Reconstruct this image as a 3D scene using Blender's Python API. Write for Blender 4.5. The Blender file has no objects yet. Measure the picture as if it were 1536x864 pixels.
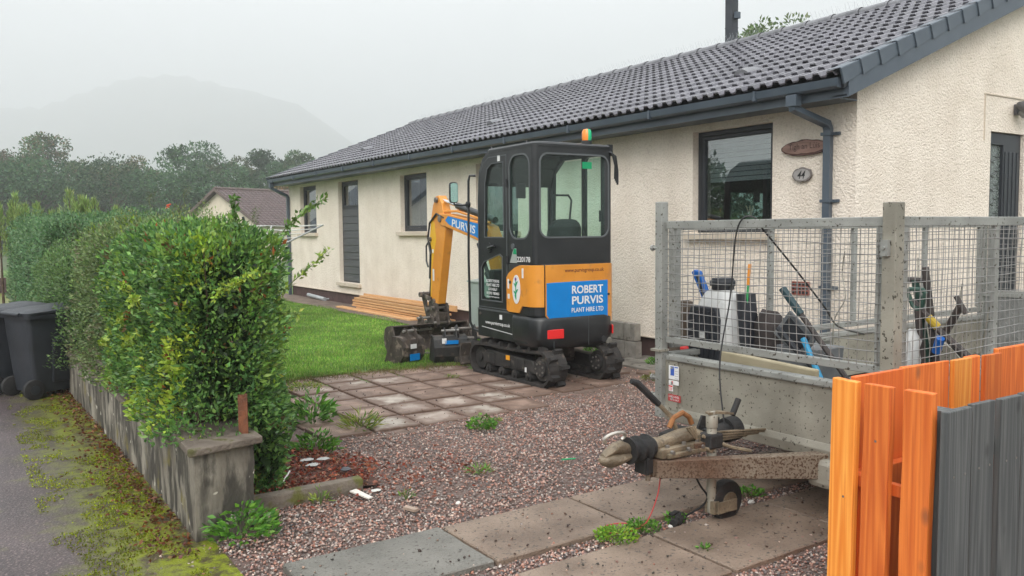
import bpy, bmesh, math, random
import numpy as np
from mathutils import Vector, Matrix, Euler

random.seed(11)
rng = np.random.default_rng(7)
sc = bpy.context.scene
col = sc.collection
R = math.radians

# ---------------------------------------------------------------- camera
# axes: x runs along the gable (away to the right), y along the eaves, house corner at the origin
yaw, pitch, roll = 0.587, 0.0682, 0.0093
F = Vector((math.sin(yaw)*math.cos(pitch), math.cos(yaw)*math.cos(pitch), -math.sin(pitch)))
RT = Vector((math.cos(yaw), -math.sin(yaw), 0))
UP = RT.cross(F)
R2 = RT*math.cos(roll) - UP*math.sin(roll)
U2 = UP*math.cos(roll) + RT*math.sin(roll)
cam_data = bpy.data.cameras.new('camera')
cam = bpy.data.objects.new('camera', cam_data); col.objects.link(cam)
cam.matrix_world = Matrix(((R2.x, U2.x, -F.x, -7.167), (R2.y, U2.y, -F.y, -4.838), (R2.z, U2.z, -F.z, 1.6), (0, 0, 0, 1)))
cam_data.sensor_width = 36; cam_data.lens = 36*1250.5/1536
cam_data.clip_start = 0.05; cam_data.clip_end = 6000
sc.camera = cam

# ---------------------------------------------------------------- sky, sun, exposure
SUN_EL, SUN_ROT = R(36), R(226)
w = bpy.data.worlds.new("World"); sc.world = w; w.use_nodes = True
nt = w.node_tree; nt.nodes.clear()
wo = nt.nodes.new('ShaderNodeOutputWorld'); bg = nt.nodes.new('ShaderNodeBackground')
sk = nt.nodes.new('ShaderNodeTexSky'); sk.sky_type = 'NISHITA'; sk.sun_disc = False
sk.sun_elevation = SUN_EL; sk.sun_rotation = SUN_ROT; sk.dust_density = 4; sk.air_density = 1.2
hs = nt.nodes.new('ShaderNodeHueSaturation'); hs.inputs['Saturation'].default_value = 0.12
cl = nt.nodes.new('ShaderNodeMix'); cl.data_type = 'RGBA'; cl.inputs[0].default_value = 0.82
tc = nt.nodes.new('ShaderNodeTexCoord'); nz = nt.nodes.new('ShaderNodeTexNoise')
nz.inputs['Scale'].default_value = 1.6; nz.inputs['Detail'].default_value = 5
rp = nt.nodes.new('ShaderNodeValToRGB')
rp.color_ramp.elements[0].position = .3; rp.color_ramp.elements[0].color = (6.7, 6.95, 7.15, 1)
rp.color_ramp.elements[1].position = .7; rp.color_ramp.elements[1].color = (9.3, 9.5, 9.6, 1)
nt.links.new(tc.outputs['Generated'], nz.inputs['Vector']); nt.links.new(nz.outputs['Fac'], rp.inputs[0])
# overcast vault: twice as bright overhead as at the skyline
sz = nt.nodes.new('ShaderNodeSeparateXYZ'); nt.links.new(tc.outputs['Generated'], sz.inputs[0]); vr = nt.nodes.new('ShaderNodeMapRange')
vr.inputs[1].default_value = 0; vr.inputs[2].default_value = 1; vr.inputs[3].default_value = 1; vr.inputs[4].default_value = 3.9; nt.links.new(sz.outputs['Z'], vr.inputs[0])
vm_ = nt.nodes.new('ShaderNodeMath'); vm_.operation = 'MULTIPLY'; vm_.inputs[1].default_value = .035; nt.links.new(vr.outputs[0], vm_.inputs[0]); nt.links.new(vm_.outputs[0], bg.inputs['Strength'])
nt.links.new(sk.outputs[0], hs.inputs['Color']); nt.links.new(hs.outputs[0], cl.inputs[6]); nt.links.new(rp.outputs[0], cl.inputs[7])
nt.links.new(cl.outputs[2], bg.inputs['Color']); bg.inputs['Strength'].default_value = 0.115
nt.links.new(bg.outputs[0], wo.inputs[0])
sd = bpy.data.lights.new('sun', 'SUN'); sd.energy = 1.5; sd.angle = R(30); sd.color = (1, .96, .9)
so = bpy.data.objects.new('sun', sd); col.objects.link(so)
SD = Vector((math.sin(SUN_ROT)*math.cos(SUN_EL), math.cos(SUN_ROT)*math.cos(SUN_EL), math.sin(SUN_EL)))
so.rotation_euler = SD.to_track_quat('Z', 'Y').to_euler(); so.location = (0, 0, 60)
sc.view_settings.view_transform = 'Standard'; sc.view_settings.look = 'None'
sc.view_settings.exposure = 1.54; sc.view_settings.gamma = 1
sc.cycles.volume_bounces = 1; sc.cycles.max_bounces = 8; sc.cycles.transparent_max_bounces = 24

# ---------------------------------------------------------------- materials
MATS = {}
def mat(name, c1, c2=None, scale=6., rough=.6, bump=0., bscale=60., metal=0., rand=0., spec=.5, det=4,
        stretch=(1, 1, 1), c3=None, s3=30., t3=(.6, .68), rvar=0., coat=0., bdist=.01, ramp=(.35, .65), vcol=None):
    if name in MATS: return MATS[name]
    m = bpy.data.materials.new(name); m.use_nodes = True; t = m.node_tree; N = t.nodes; L = t.links
    b = N['Principled BSDF']; b.inputs['Roughness'].default_value = rough; b.inputs['Metallic'].default_value = metal
    b.inputs['Specular IOR Level'].default_value = spec; b.inputs['Coat Weight'].default_value = coat; b.inputs['Coat Roughness'].default_value = .15
    co = N.new('ShaderNodeTexCoord'); mp = N.new('ShaderNodeMapping'); mp.inputs['Scale'].default_value = stretch
    L.new(co.outputs['Object'], mp.inputs['Vector']); vec = mp.outputs[0]
    if rand:
        oi = N.new('ShaderNodeObjectInfo'); ad = N.new('ShaderNodeVectorMath'); ad.operation = 'ADD'
        ml = N.new('ShaderNodeMath'); ml.operation = 'MULTIPLY'; ml.inputs[1].default_value = 37
        L.new(oi.outputs['Random'], ml.inputs[0]); L.new(mp.outputs[0], ad.inputs[0]); L.new(ml.outputs[0], ad.inputs[1]); vec = ad.outputs[0]
    out = None
    if c2 is None: c2 = c1
    n = N.new('ShaderNodeTexNoise'); n.inputs['Scale'].default_value = scale; n.inputs['Detail'].default_value = det; L.new(vec, n.inputs['Vector'])
    r = N.new('ShaderNodeValToRGB'); r.color_ramp.elements[0].position = ramp[0]; r.color_ramp.elements[1].position = ramp[1]
    r.color_ramp.elements[0].color = (*c1, 1); r.color_ramp.elements[1].color = (*c2, 1)
    L.new(n.outputs['Fac'], r.inputs[0]); out = r.outputs[0]
    if c3 is not None:
        n3 = N.new('ShaderNodeTexNoise'); n3.inputs['Scale'].default_value = s3; n3.inputs['Detail'].default_value = 3; L.new(vec, n3.inputs['Vector'])
        r3 = N.new('ShaderNodeValToRGB'); r3.color_ramp.elements[0].position = t3[0]; r3.color_ramp.elements[1].position = t3[1]
        L.new(n3.outputs['Fac'], r3.inputs[0]); mx = N.new('ShaderNodeMix'); mx.data_type = 'RGBA'
        L.new(r3.outputs[0], mx.inputs[0]); L.new(out, mx.inputs[6]); mx.inputs[7].default_value = (*c3, 1); out = mx.outputs[2]
    if vcol:
        at = N.new('ShaderNodeAttribute'); at.attribute_name = vcol; mx = N.new('ShaderNodeMix'); mx.data_type = 'RGBA'; mx.blend_type = 'MULTIPLY'
        mx.inputs[0].default_value = 1; L.new(out, mx.inputs[6]); L.new(at.outputs['Color'], mx.inputs[7]); out = mx.outputs[2]
    if rand:
        hv = N.new('ShaderNodeHueSaturation'); mr = N.new('ShaderNodeMapRange'); mr.inputs[3].default_value = 1-rand; mr.inputs[4].default_value = 1+rand
        L.new(oi.outputs['Random'], mr.inputs[0]); L.new(mr.outputs[0], hv.inputs['Value']); L.new(out, hv.inputs['Color']); out = hv.outputs[0]
    L.new(out, b.inputs['Base Color'])
    if rvar:
        mr = N.new('ShaderNodeMapRange'); mr.inputs[3].default_value = max(rough-rvar, .02); mr.inputs[4].default_value = rough+rvar
        n4 = N.new('ShaderNodeTexNoise'); n4.inputs['Scale'].default_value = scale*1.7; n4.inputs['Detail'].default_value = 4; L.new(vec, n4.inputs['Vector'])
        L.new(n4.outputs['Fac'], mr.inputs[0]); L.new(mr.outputs[0], b.inputs['Roughness'])
    if bump:
        bn = N.new('ShaderNodeTexNoise'); bn.inputs['Scale'].default_value = bscale; bn.inputs['Detail'].default_value = 4; L.new(vec, bn.inputs['Vector'])
        bu = N.new('ShaderNodeBump'); bu.inputs['Strength'].default_value = bump; bu.inputs['Distance'].default_value = bdist
        L.new(bn.outputs['Fac'], bu.inputs['Height']); L.new(bu.outputs[0], b.inputs['Normal'])
    MATS[name] = m; return m

def harl(name, c1, c2):
    """rough-cast render: pebbly relief in two sizes, faint grime"""
    m = mat(name, c1, c2, scale=2.2, rough=.85, det=6, spec=.25); t = m.node_tree; N = t.nodes; L = t.links; b = N['Principled BSDF']
    co = N.new('ShaderNodeTexCoord')
    v = N.new('ShaderNodeTexVoronoi'); v.inputs['Scale'].default_value = 58; v.feature = 'SMOOTH_F1'
    nn = N.new('ShaderNodeTexNoise'); nn.inputs['Scale'].default_value = 38; nn.inputs['Detail'].default_value = 3
    vm = N.new('ShaderNodeVectorMath'); vm.operation = 'ADD'; vs = N.new('ShaderNodeVectorMath'); vs.operation = 'SCALE'; vs.inputs['Scale'].default_value = .03
    L.new(co.outputs['Object'], nn.inputs['Vector']); L.new(nn.outputs['Color'], vs.inputs[0]); L.new(co.outputs['Object'], vm.inputs[0]); L.new(vs.outputs[0], vm.inputs[1])
    L.new(vm.outputs[0], v.inputs['Vector'])
    bu = N.new('ShaderNodeBump'); bu.inputs['Strength'].default_value = 1.0; bu.inputs['Distance'].default_value = .010; bu.invert = True
    L.new(v.outputs['Distance'], bu.inputs['Height'])
    b2 = N.new('ShaderNodeBump'); b2.inputs['Strength'].default_value = .6; b2.inputs['Distance'].default_value = .014
    L.new(nn.outputs['Fac'], b2.inputs['Height']); L.new(bu.outputs[0], b2.inputs['Normal']); L.new(b2.outputs[0], b.inputs['Normal'])
    # dirt in the pits, damp streaks running down, splash at the foot
    src = b.inputs['Base Color'].links[0].from_socket
    mp = N.new('ShaderNodeMapping'); mp.inputs['Scale'].default_value = (2.6, 2.6, .35); L.new(co.outputs['Object'], mp.inputs[0]); ns = N.new('ShaderNodeTexNoise'); ns.inputs['Scale'].default_value = 1; ns.inputs['Detail'].default_value = 6; L.new(mp.outputs[0], ns.inputs['Vector'])
    rs = N.new('ShaderNodeMapRange'); rs.inputs[1].default_value = .5; rs.inputs[2].default_value = .8; rs.inputs[4].default_value = .28; L.new(ns.outputs['Fac'], rs.inputs[0])
    rv = N.new('ShaderNodeMapRange'); rv.inputs[1].default_value = .42; rv.inputs[2].default_value = .7; rv.inputs[4].default_value = .3; L.new(v.outputs['Distance'], rv.inputs[0])
    sp = N.new('ShaderNodeTexNoise'); sp.inputs['Scale'].default_value = 26; sp.inputs['Detail'].default_value = 4; L.new(co.outputs['Object'], sp.inputs['Vector']); rp_ = N.new('ShaderNodeMapRange'); rp_.inputs[1].default_value = .6; rp_.inputs[2].default_value = .72; rp_.inputs[4].default_value = .25; L.new(sp.outputs['Fac'], rp_.inputs[0])
    a1 = N.new('ShaderNodeMath'); a1.operation = 'ADD'; a1.use_clamp = True; L.new(rs.outputs[0], a1.inputs[0]); L.new(rv.outputs[0], a1.inputs[1]); a2 = N.new('ShaderNodeMath'); a2.operation = 'ADD'; a2.use_clamp = True; L.new(a1.outputs[0], a2.inputs[0]); L.new(rp_.outputs[0], a2.inputs[1])
    mx = N.new('ShaderNodeMix'); mx.data_type = 'RGBA'; L.new(a2.outputs[0], mx.inputs[0]); L.new(src, mx.inputs[6]); mx.inputs[7].default_value = (c1[0]*.66, c1[1]*.64, c1[2]*.6, 1); L.new(mx.outputs[2], b.inputs['Base Color'])
    return m

def leafmat(name, rough=.45, trans=.25, spec=.4):
    m = bpy.data.materials.new(name); m.use_nodes = True; t = m.node_tree; N = t.nodes; L = t.links
    b = N['Principled BSDF']; b.inputs['Roughness'].default_value = rough; b.inputs['Specular IOR Level'].default_value = spec
    at = N.new('ShaderNodeAttribute'); at.attribute_name = 'col'; L.new(at.outputs['Color'], b.inputs['Base Color'])
    tr = N.new('ShaderNodeBsdfTranslucent'); L.new(at.outputs['Color'], tr.inputs['Color'])
    mx = N.new('ShaderNodeMixShader'); mx.inputs[0].default_value = trans
    L.new(b.outputs[0], mx.inputs[1]); L.new(tr.outputs[0], mx.inputs[2]); L.new(mx.outputs[0], N['Material Output'].inputs[0])
    return m

def glassmat(name, tint, gl=.9, rough=.02, alpha=.0, dirt=.0):
    """thin pane: clear tint + surface reflection by angle, optional dust film"""
    m = bpy.data.materials.new(name); m.use_nodes = True; t = m.node_tree; N = t.nodes; L = t.links
    N.remove(N['Principled BSDF'])
    tr = N.new('ShaderNodeBsdfTransparent'); tr.inputs[0].default_value = (*tint, 1)
    g = N.new('ShaderNodeBsdfGlossy'); g.inputs['Roughness'].default_value = rough
    lw = N.new('ShaderNodeLayerWeight'); lw.inputs[0].default_value = .5; fr = N.new('ShaderNodeMath'); fr.operation = 'POWER'; fr.inputs[1].default_value = 5; L.new(lw.outputs['Facing'], fr.inputs[0])
    mr = N.new('ShaderNodeMapRange'); mr.inputs[1].default_value = 0; mr.inputs[2].default_value = 1; mr.inputs[3].default_value = alpha; mr.inputs[4].default_value = gl
    L.new(fr.outputs[0], mr.inputs[0]); mx = N.new('ShaderNodeMixShader'); L.new(mr.outputs[0], mx.inputs[0]); L.new(tr.outputs[0], mx.inputs[1]); L.new(g.outputs[0], mx.inputs[2])
    o = mx.outputs[0]
    if dirt:
        d = N.new('ShaderNodeBsdfDiffuse'); d.inputs[0].default_value = (.35, .4, .38, 1); n = N.new('ShaderNodeTexNoise'); n.inputs['Scale'].default_value = 60; n.inputs['Detail'].default_value = 6
        co = N.new('ShaderNodeTexCoord'); L.new(co.outputs['Object'], n.inputs['Vector'])
        r = N.new('ShaderNodeMapRange'); r.inputs[1].default_value = .45; r.inputs[2].default_value = .8; r.inputs[3].default_value = dirt*.3; r.inputs[4].default_value = dirt*2
        L.new(n.outputs['Fac'], r.inputs[0]); m2 = N.new('ShaderNodeMixShader'); L.new(r.outputs[0], m2.inputs[0]); L.new(o, m2.inputs[1]); L.new(d.outputs[0], m2.inputs[2]); o = m2.outputs[0]
    L.new(o, N['Material Output'].inputs[0]); return m

def woodmat(name, c1, c2, c3, rough=.55, scale=1.0, knots=True, axis='Z', ck=None):
    """sawn board: long grain, growth figure and odd knots; every board random"""
    m = bpy.data.materials.new(name); m.use_nodes = True; t = m.node_tree; N = t.nodes; L = t.links; b = N['Principled BSDF']
    b.inputs['Roughness'].default_value = rough
    co = N.new('ShaderNodeTexCoord'); oi = N.new('ShaderNodeObjectInfo'); ml = N.new('ShaderNodeMath'); ml.operation = 'MULTIPLY'; ml.inputs[1].default_value = 53
    ad = N.new('ShaderNodeVectorMath'); ad.operation = 'ADD'; L.new(oi.outputs['Random'], ml.inputs[0]); L.new(co.outputs['Object'], ad.inputs[0]); L.new(ml.outputs[0], ad.inputs[1])
    mp = N.new('ShaderNodeMapping'); s = [14*scale]*3; s['XYZ'.index(axis)] = .5*scale; mp.inputs['Scale'].default_value = s; L.new(ad.outputs[0], mp.inputs['Vector'])
    n = N.new('ShaderNodeTexNoise'); n.inputs['Scale'].default_value = 1; n.inputs['Detail'].default_value = 1; n.inputs['Distortion'].default_value = .12; L.new(mp.outputs[0], n.inputs['Vector'])
    mm = N.new('ShaderNodeMath'); mm.operation = 'MULTIPLY'; mm.inputs[1].default_value = 15; L.new(n.outputs['Fac'], mm.inputs[0])
    fr = N.new('ShaderNodeMath'); fr.operation = 'PINGPONG'; fr.inputs[1].default_value = 1; L.new(mm.outputs[0], fr.inputs[0])
    r = N.new('ShaderNodeValToRGB'); r.color_ramp.elements[0].color = (*c1, 1); r.color_ramp.elements[1].color = (*c2, 1); r.color_ramp.elements[0].position = .15
    L.new(fr.outputs[0], r.inputs[0]); out = r.outputs[0]
    mp2 = N.new('ShaderNodeMapping'); s = [120]*3; s['XYZ'.index(axis)] = 3; mp2.inputs['Scale'].default_value = s; L.new(ad.outputs[0], mp2.inputs['Vector'])
    n2 = N.new('ShaderNodeTexNoise'); n2.inputs['Scale'].default_value = 1; n2.inputs['Detail'].default_value = 3; L.new(mp2.outputs[0], n2.inputs['Vector'])
    mx = N.new('ShaderNodeMix'); mx.data_type = 'RGBA'; mr = N.new('ShaderNodeMapRange'); mr.inputs[1].default_value = .45; mr.inputs[2].default_value = .75; mr.inputs[4].default_value = .6
    L.new(n2.outputs['Fac'], mr.inputs[0]); L.new(mr.outputs[0], mx.inputs[0]); L.new(out, mx.inputs[6]); mx.inputs[7].default_value = (*c3, 1); out = mx.outputs[2]
    if knots:
        mp3 = N.new('ShaderNodeMapping'); s = [7]*3; s['XYZ'.index(axis)] = 3.8; mp3.inputs['Scale'].default_value = s; L.new(ad.outputs[0], mp3.inputs['Vector'])
        v = N.new('ShaderNodeTexVoronoi'); v.inputs['Scale'].default_value = 1; L.new(mp3.outputs[0], v.inputs['Vector'])
        mr = N.new('ShaderNodeMapRange'); mr.inputs[1].default_value = .15; mr.inputs[2].default_value = .05; mr.inputs[4].default_value = .85; L.new(v.outputs['Distance'], mr.inputs[0])
        mx = N.new('ShaderNodeMix'); mx.data_type = 'RGBA'; L.new(mr.outputs[0], mx.inputs[0]); L.new(out, mx.inputs[6]); mx.inputs[7].default_value = (*(ck or c3), 1); out = mx.outputs[2]
    hv = N.new('ShaderNodeHueSaturation'); mr = N.new('ShaderNodeMapRange'); mr.inputs[3].default_value = .82; mr.inputs[4].default_value = 1.15
    L.new(oi.outputs['Random'], mr.inputs[0]); L.new(mr.outputs[0], hv.inputs['Value']); L.new(out, hv.inputs['Color']); L.new(hv.outputs[0], b.inputs['Base Color'])
    bu = N.new('ShaderNodeBump'); bu.inputs['Strength'].default_value = .35; bu.inputs['Distance'].default_value = .003; L.new(n2.outputs['Fac'], bu.inputs['Height']); L.new(bu.outputs[0], b.inputs['Normal'])
    return m

# ---------------------------------------------------------------- mesh building
WM = {}
def wm(o): return WM.get(o.name, Matrix.Identity(4)) if o is not None else Matrix.Identity(4)

class MB:
    def __init__(s): s.bm = bmesh.new()
    def _add(s, vs, fs, M=None):
        bv = [s.bm.verts.new(M @ Vector(v) if M is not None else v) for v in vs]
        for f in fs:
            try: s.bm.faces.new([bv[i] for i in f])
            except ValueError: pass
        return s
    def box(s, c, d, M=None, rz=0, rx=0, ry=0):
        x, y, z = d[0]/2, d[1]/2, d[2]/2
        vs = [(-x, -y, -z), (x, -y, -z), (x, y, -z), (-x, y, -z), (-x, -y, z), (x, -y, z), (x, y, z), (-x, y, z)]
        T = Matrix.Translation(c) @ Euler((rx, ry, rz)).to_matrix().to_4x4()
        if M is not None: T = M @ T
        return s._add(vs, [(3, 2, 1, 0), (4, 5, 6, 7), (0, 1, 5, 4), (1, 2, 6, 5), (2, 3, 7, 6), (3, 0, 4, 7)], T)
    def lohi(s, a, b, M=None):
        return s.box([(a[i]+b[i])/2 for i in range(3)], [abs(b[i]-a[i]) for i in range(3)], M)
    def tube(s, pts, r, seg=8, caps=True, M=None, sq=False):
        pts = [Vector(p) for p in pts]; n = len(pts); rs = r if isinstance(r, (list, tuple)) else [r]*n
        vs = []; ref = Vector((0, 0, 1))
        d0 = (pts[1]-pts[0]).normalized()
        if abs(d0.z) > .9: ref = Vector((1, 0, 0))
        prev = None
        for i, p in enumerate(pts):
            if i == 0: d = pts[1]-pts[0]
            elif i == n-1: d = pts[-1]-pts[-2]
            else: d = (pts[i+1]-pts[i]).normalized()+(pts[i]-pts[i-1]).normalized()
            d.normalize()
            a = (ref - d*ref.dot(d)) if prev is None else (prev - d*prev.dot(d))
            if a.length < 1e-6: a = d.orthogonal()
            a.normalize(); prev = a; b = d.cross(a)
            for k in range(seg):
                t = 2*math.pi*(k+(.5 if sq else 0))/seg; q = p+(a*math.cos(t)+b*math.sin(t))*rs[i]; vs.append(q)
        fs = []
        for i in range(n-1):
            for k in range(seg):
                k2 = (k+1) % seg; fs.append((i*seg+k, i*seg+k2, (i+1)*seg+k2, (i+1)*seg+k))
        if caps: fs.append(tuple(range(seg))[::-1]); fs.append(tuple((n-1)*seg+k for k in range(seg)))
        return s._add(vs, fs, M)
    def cyl(s, a, b, r, seg=16, r2=None, M=None): return s.tube([a, b], [r, r if r2 is None else r2], seg, M=M)
    def prism(s, poly, off, M=None):
        """poly: 3-D planar outline, extruded by the vector off"""
        n = len(poly); p = [Vector(q) for q in poly]; o = Vector(off)
        return s._add(p+[q+o for q in p], [tuple(range(n))[::-1], tuple(range(n, 2*n))]+[(i, (i+1) % n, n+(i+1) % n, n+i) for i in range(n)], M)
    def loft(s, rings, caps=True, M=None):
        n = len(rings[0]); vs = [v for r_ in rings for v in r_]; fs = []
        for j in range(len(rings)-1):
            for i in range(n): fs.append((j*n+i, j*n+(i+1) % n, (j+1)*n+(i+1) % n, (j+1)*n+i))
        if caps: fs.append(tuple(range(n))[::-1]); fs.append(tuple((len(rings)-1)*n+i for i in range(n)))
        return s._add(vs, fs, M)
    def grid(s, P, M=None):
        ny, nx = len(P), len(P[0])
        return s._add([v for r_ in P for v in r_], [(j*nx+i, j*nx+i+1, (j+1)*nx+i+1, (j+1)*nx+i) for j in range(ny-1) for i in range(nx-1)], M)
    def build(s, name, m, parent=None, local=False, bevel=0, seg=2, smooth=False, kind=None, thin=0):
        bm = s.bm
        bmesh.ops.recalc_face_normals(bm, faces=bm.faces)
        if bevel:
            es = [e for e in bm.edges if len(e.link_faces) == 2 and e.calc_face_angle(0) > R(28)]
            bmesh.ops.bevel(bm, geom=es, offset=bevel, segments=seg, profile=.5, affect='EDGES', clamp_overlap=True)
        if parent is not None and not local: bmesh.ops.transform(bm, matrix=wm(parent).inverted(), verts=bm.verts)
        me = bpy.data.meshes.new(name); bm.to_mesh(me); bm.free()
        if smooth:
            me.polygons.foreach_set('use_smooth', [True]*len(me.polygons))
            try: me.set_sharp_from_angle(angle=R(35))
            except Exception: pass
        me.materials.append(m)
        o = bpy.data.objects.new(name, me); col.objects.link(o)
        if parent is not None: o.parent = parent; WM[o.name] = wm(parent)
        if kind: o['kind'] = kind
        return o

def thing(name, label, cat, loc=(0, 0, 0), rz=0, group=None):
    o = bpy.data.objects.new(name, None); col.objects.link(o); o.location = loc; o.rotation_euler = (0, 0, rz)
    o.empty_display_size = .2; o['label'] = label; o['category'] = cat
    if group: o['group'] = group
    WM[o.name] = Matrix.Translation(loc) @ Matrix.Rotation(rz, 4, 'Z'); return o
def tag(o, label, cat, group=None):
    o['label'] = label; o['category'] = cat
    if group: o['group'] = group
    return o
def put(name, me, parent, M):
    """another object on a shared mesh; M is its world matrix"""
    o = bpy.data.objects.new(name, me); col.objects.link(o)
    if parent is not None: o.parent = parent; M = wm(parent).inverted() @ M
    o.matrix_local = M; return o
def smooth_obj(o, ang=35):
    me = o.data; me.polygons.foreach_set('use_smooth', [True]*len(me.polygons))
    try: me.set_sharp_from_angle(angle=R(ang))
    except Exception: pass

def rrect(x0, y0, x1, y1, r, n=5):
    """rounded rectangle, r a number or four radii (bl, br, tr, tl)"""
    rs = r if isinstance(r, (list, tuple)) else [r]*4; pts = []
    for (cx, cy, a0, q) in ((x0+rs[0], y0+rs[0], 180, rs[0]), (x1-rs[1], y0+rs[1], 270, rs[1]), (x1-rs[2], y1-rs[2], 0, rs[2]), (x0+rs[3], y1-rs[3], 90, rs[3])):
        for k in range(n+1):
            a = R(a0+90*k/n); pts.append((cx+q*math.cos(a), cy+q*math.sin(a)))
    return pts
def ellipse(cx, cy, a, b, n=28): return [(cx+a*math.cos(2*math.pi*k/n), cy+b*math.sin(2*math.pi*k/n)) for k in range(n)]

def plate(name, m, parent, M, outer, holes=(), thick=.02, bev=0., local=True, kind=None):
    """flat plate with real openings; M places its XY plane (extruded +-thick/2)"""
    cu = bpy.data.curves.new(name, 'CURVE'); cu.dimensions = '2D'; cu.fill_mode = 'BOTH'; cu.extrude = max(thick/2-bev, 0.0001); cu.bevel_depth = bev; cu.bevel_resolution = 1; cu.offset = -bev
    for poly in [outer]+list(holes):
        sp = cu.splines.new('POLY'); sp.points.add(len(poly)-1); sp.use_cyclic_u = True
        for i, p in enumerate(poly): sp.points[i].co = (p[0], p[1], 0, 1)
    tmp = bpy.data.objects.new('tmp', cu); me = bpy.data.meshes.new_from_object(tmp); bpy.data.objects.remove(tmp); bpy.data.curves.remove(cu)
    me.name = name; me.transform(M if local or parent is None else wm(parent).inverted() @ M)
    me.polygons.foreach_set('use_smooth', [False]*len(me.polygons))
    me.materials.clear(); me.materials.append(m)
    o = bpy.data.objects.new(name, me); col.objects.link(o)
    if parent is not None: o.parent = parent; WM[o.name] = wm(parent)
    if kind: o['kind'] = kind
    return o

def lettering(name, text, m, parent, M, w, h, thick=.002, bold=.0, local=True, shear=0.):
    """raised flat letters fitted into w x h, centred on M's origin, in M's XY plane"""
    cu = bpy.data.curves.new(name, 'FONT'); cu.body = text; cu.align_x = 'CENTER'; cu.size = 1; cu.offset = bold; cu.resolution_u = 3; cu.shear = shear
    tmp = bpy.data.objects.new('tmp', cu); me = bpy.data.meshes.new_from_object(tmp); bpy.data.objects.remove(tmp); bpy.data.curves.remove(cu)
    n = len(me.vertices); a = np.empty(n*3); me.vertices.foreach_get('co', a); a = a.reshape(-1, 3)
    lo, hi = a.min(0), a.max(0); a[:, 0] = (a[:, 0]-(lo[0]+hi[0])/2)*w/(hi[0]-lo[0]); a[:, 1] = (a[:, 1]-(lo[1]+hi[1])/2)*h/(hi[1]-lo[1]); a[:, 2] = 0
    me.vertices.foreach_set('co', a.ravel()); me.transform(M if local or parent is None else wm(parent).inverted() @ M)
    me.materials.clear(); me.materials.append(m)
    o = bpy.data.objects.new(name, me); col.objects.link(o)
    if parent is not None: o.parent = parent
    return o

def frame(origin, xdir, ydir):
    x = Vector(xdir).normalized(); y = Vector(ydir); y = (y-x*y.dot(x)).normalized(); z = x.cross(y); o = Vector(origin)
    return Matrix(((x.x, y.x, z.x, o.x), (x.y, y.y, z.y, o.y), (x.z, y.z, z.z, o.z), (0, 0, 0, 1)))

def np_mesh(name, V, Fq, m, parent=None, colors=None, kind=None, nv=4, smooth=False):
    """fast mesh from arrays; Fq (k, nv); colors per vertex (n,3)"""
    me = bpy.data.meshes.new(name); me.vertices.add(len(V)); me.vertices.foreach_set('co', np.asarray(V, dtype=np.float32).ravel())
    k = len(Fq); me.loops.add(k*nv); me.loops.foreach_set('vertex_index', np.asarray(Fq, dtype=np.int32).ravel())
    me.polygons.add(k); me.polygons.foreach_set('loop_start', np.arange(0, k*nv, nv, dtype=np.int32)); me.polygons.foreach_set('loop_total', np.full(k, nv, dtype=np.int32))
    if smooth: me.polygons.foreach_set('use_smooth', np.ones(k, dtype=bool))
    me.update(calc_edges=True)
    if colors is not None:
        at = me.color_attributes.new('col', 'FLOAT_COLOR', 'POINT'); c = np.ones((len(V), 4), dtype=np.float32); c[:, :3] = colors; at.data.foreach_set('color', c.ravel())
    me.materials.append(m); o = bpy.data.objects.new(name, me); col.objects.link(o)
    if parent is not None:
        me.transform(wm(parent).inverted()); o.parent = parent; WM[o.name] = wm(parent)
    if kind: o['kind'] = kind
    return o

def unit(a): return a/np.maximum(np.linalg.norm(a, axis=1, keepdims=True), 1e-9)
def leaves(P, D, L, W, C, fold=.25):
    """folded pointed leaves: P base (n,3), D direction, L length, W width, C colour -> V, F, colours"""
    n = len(P); D = unit(D); rnd = rng.normal(size=(n, 3)); S = unit(np.cross(D, rnd)); Nn = np.cross(S, D)
    L = np.broadcast_to(np.asarray(L, float).reshape(-1, 1), (n, 1)); W = np.broadcast_to(np.asarray(W, float).reshape(-1, 1), (n, 1))
    a = P; t = P+D*L-Nn*L*.12; l = P+D*L*.45+S*W*.5+Nn*W*fold; r = P+D*L*.45-S*W*.5+Nn*W*fold; mid = P+D*L*.5
    V = np.stack([a, l, t, r, mid], 1).reshape(-1, 3); i = np.arange(n)[:, None]*5
    Fq = np.concatenate([np.hstack([i, i+1, i+2, i+4]), np.hstack([i, i+4, i+2, i+3])]); return V, Fq, np.repeat(C, 5, axis=0)
def vary(base, n, amt=.25, hue=.06):
    b = np.asarray(base, float)
    if b.ndim == 1: b = np.repeat(b[None], n, 0)
    k = 1+rng.uniform(-amt, amt, (n, 1)); h = 1+rng.normal(0, hue, (n, 3)); return np.clip(b*k*h, 0, 1)
def snoise(P, s, seed=0):
    """cheap smooth pseudo-noise in -1..1"""
    P = np.asarray(P)*s; r = np.random.default_rng(seed); out = np.zeros(len(P)); tot = 0
    for k in range(6):
        d = r.normal(size=3)*(1+.6*k); ph = r.uniform(0, 6.28); a = 1/(1+.5*k); out += a*np.sin(P@d+ph+1.3*np.sin(P@np.roll(d, 1)+ph)); tot += a
    return out/tot*1.6
# ================================================================ GROUND
M_gravelbase = mat('gravel_bed', (.085, .055, .045), (.16, .105, .09), scale=9, rough=.85, bump=.8, bscale=90, c3=(.2, .17, .15), s3=55, t3=(.55, .62))
M_lawn = mat('turf', (.07, .14, .025), (.13, .2, .05), scale=5, rough=.9, bump=.8, bscale=120)
M_field = mat('field', (.05, .08, .03), (.09, .11, .045), scale=.2, rough=.95)

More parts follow.
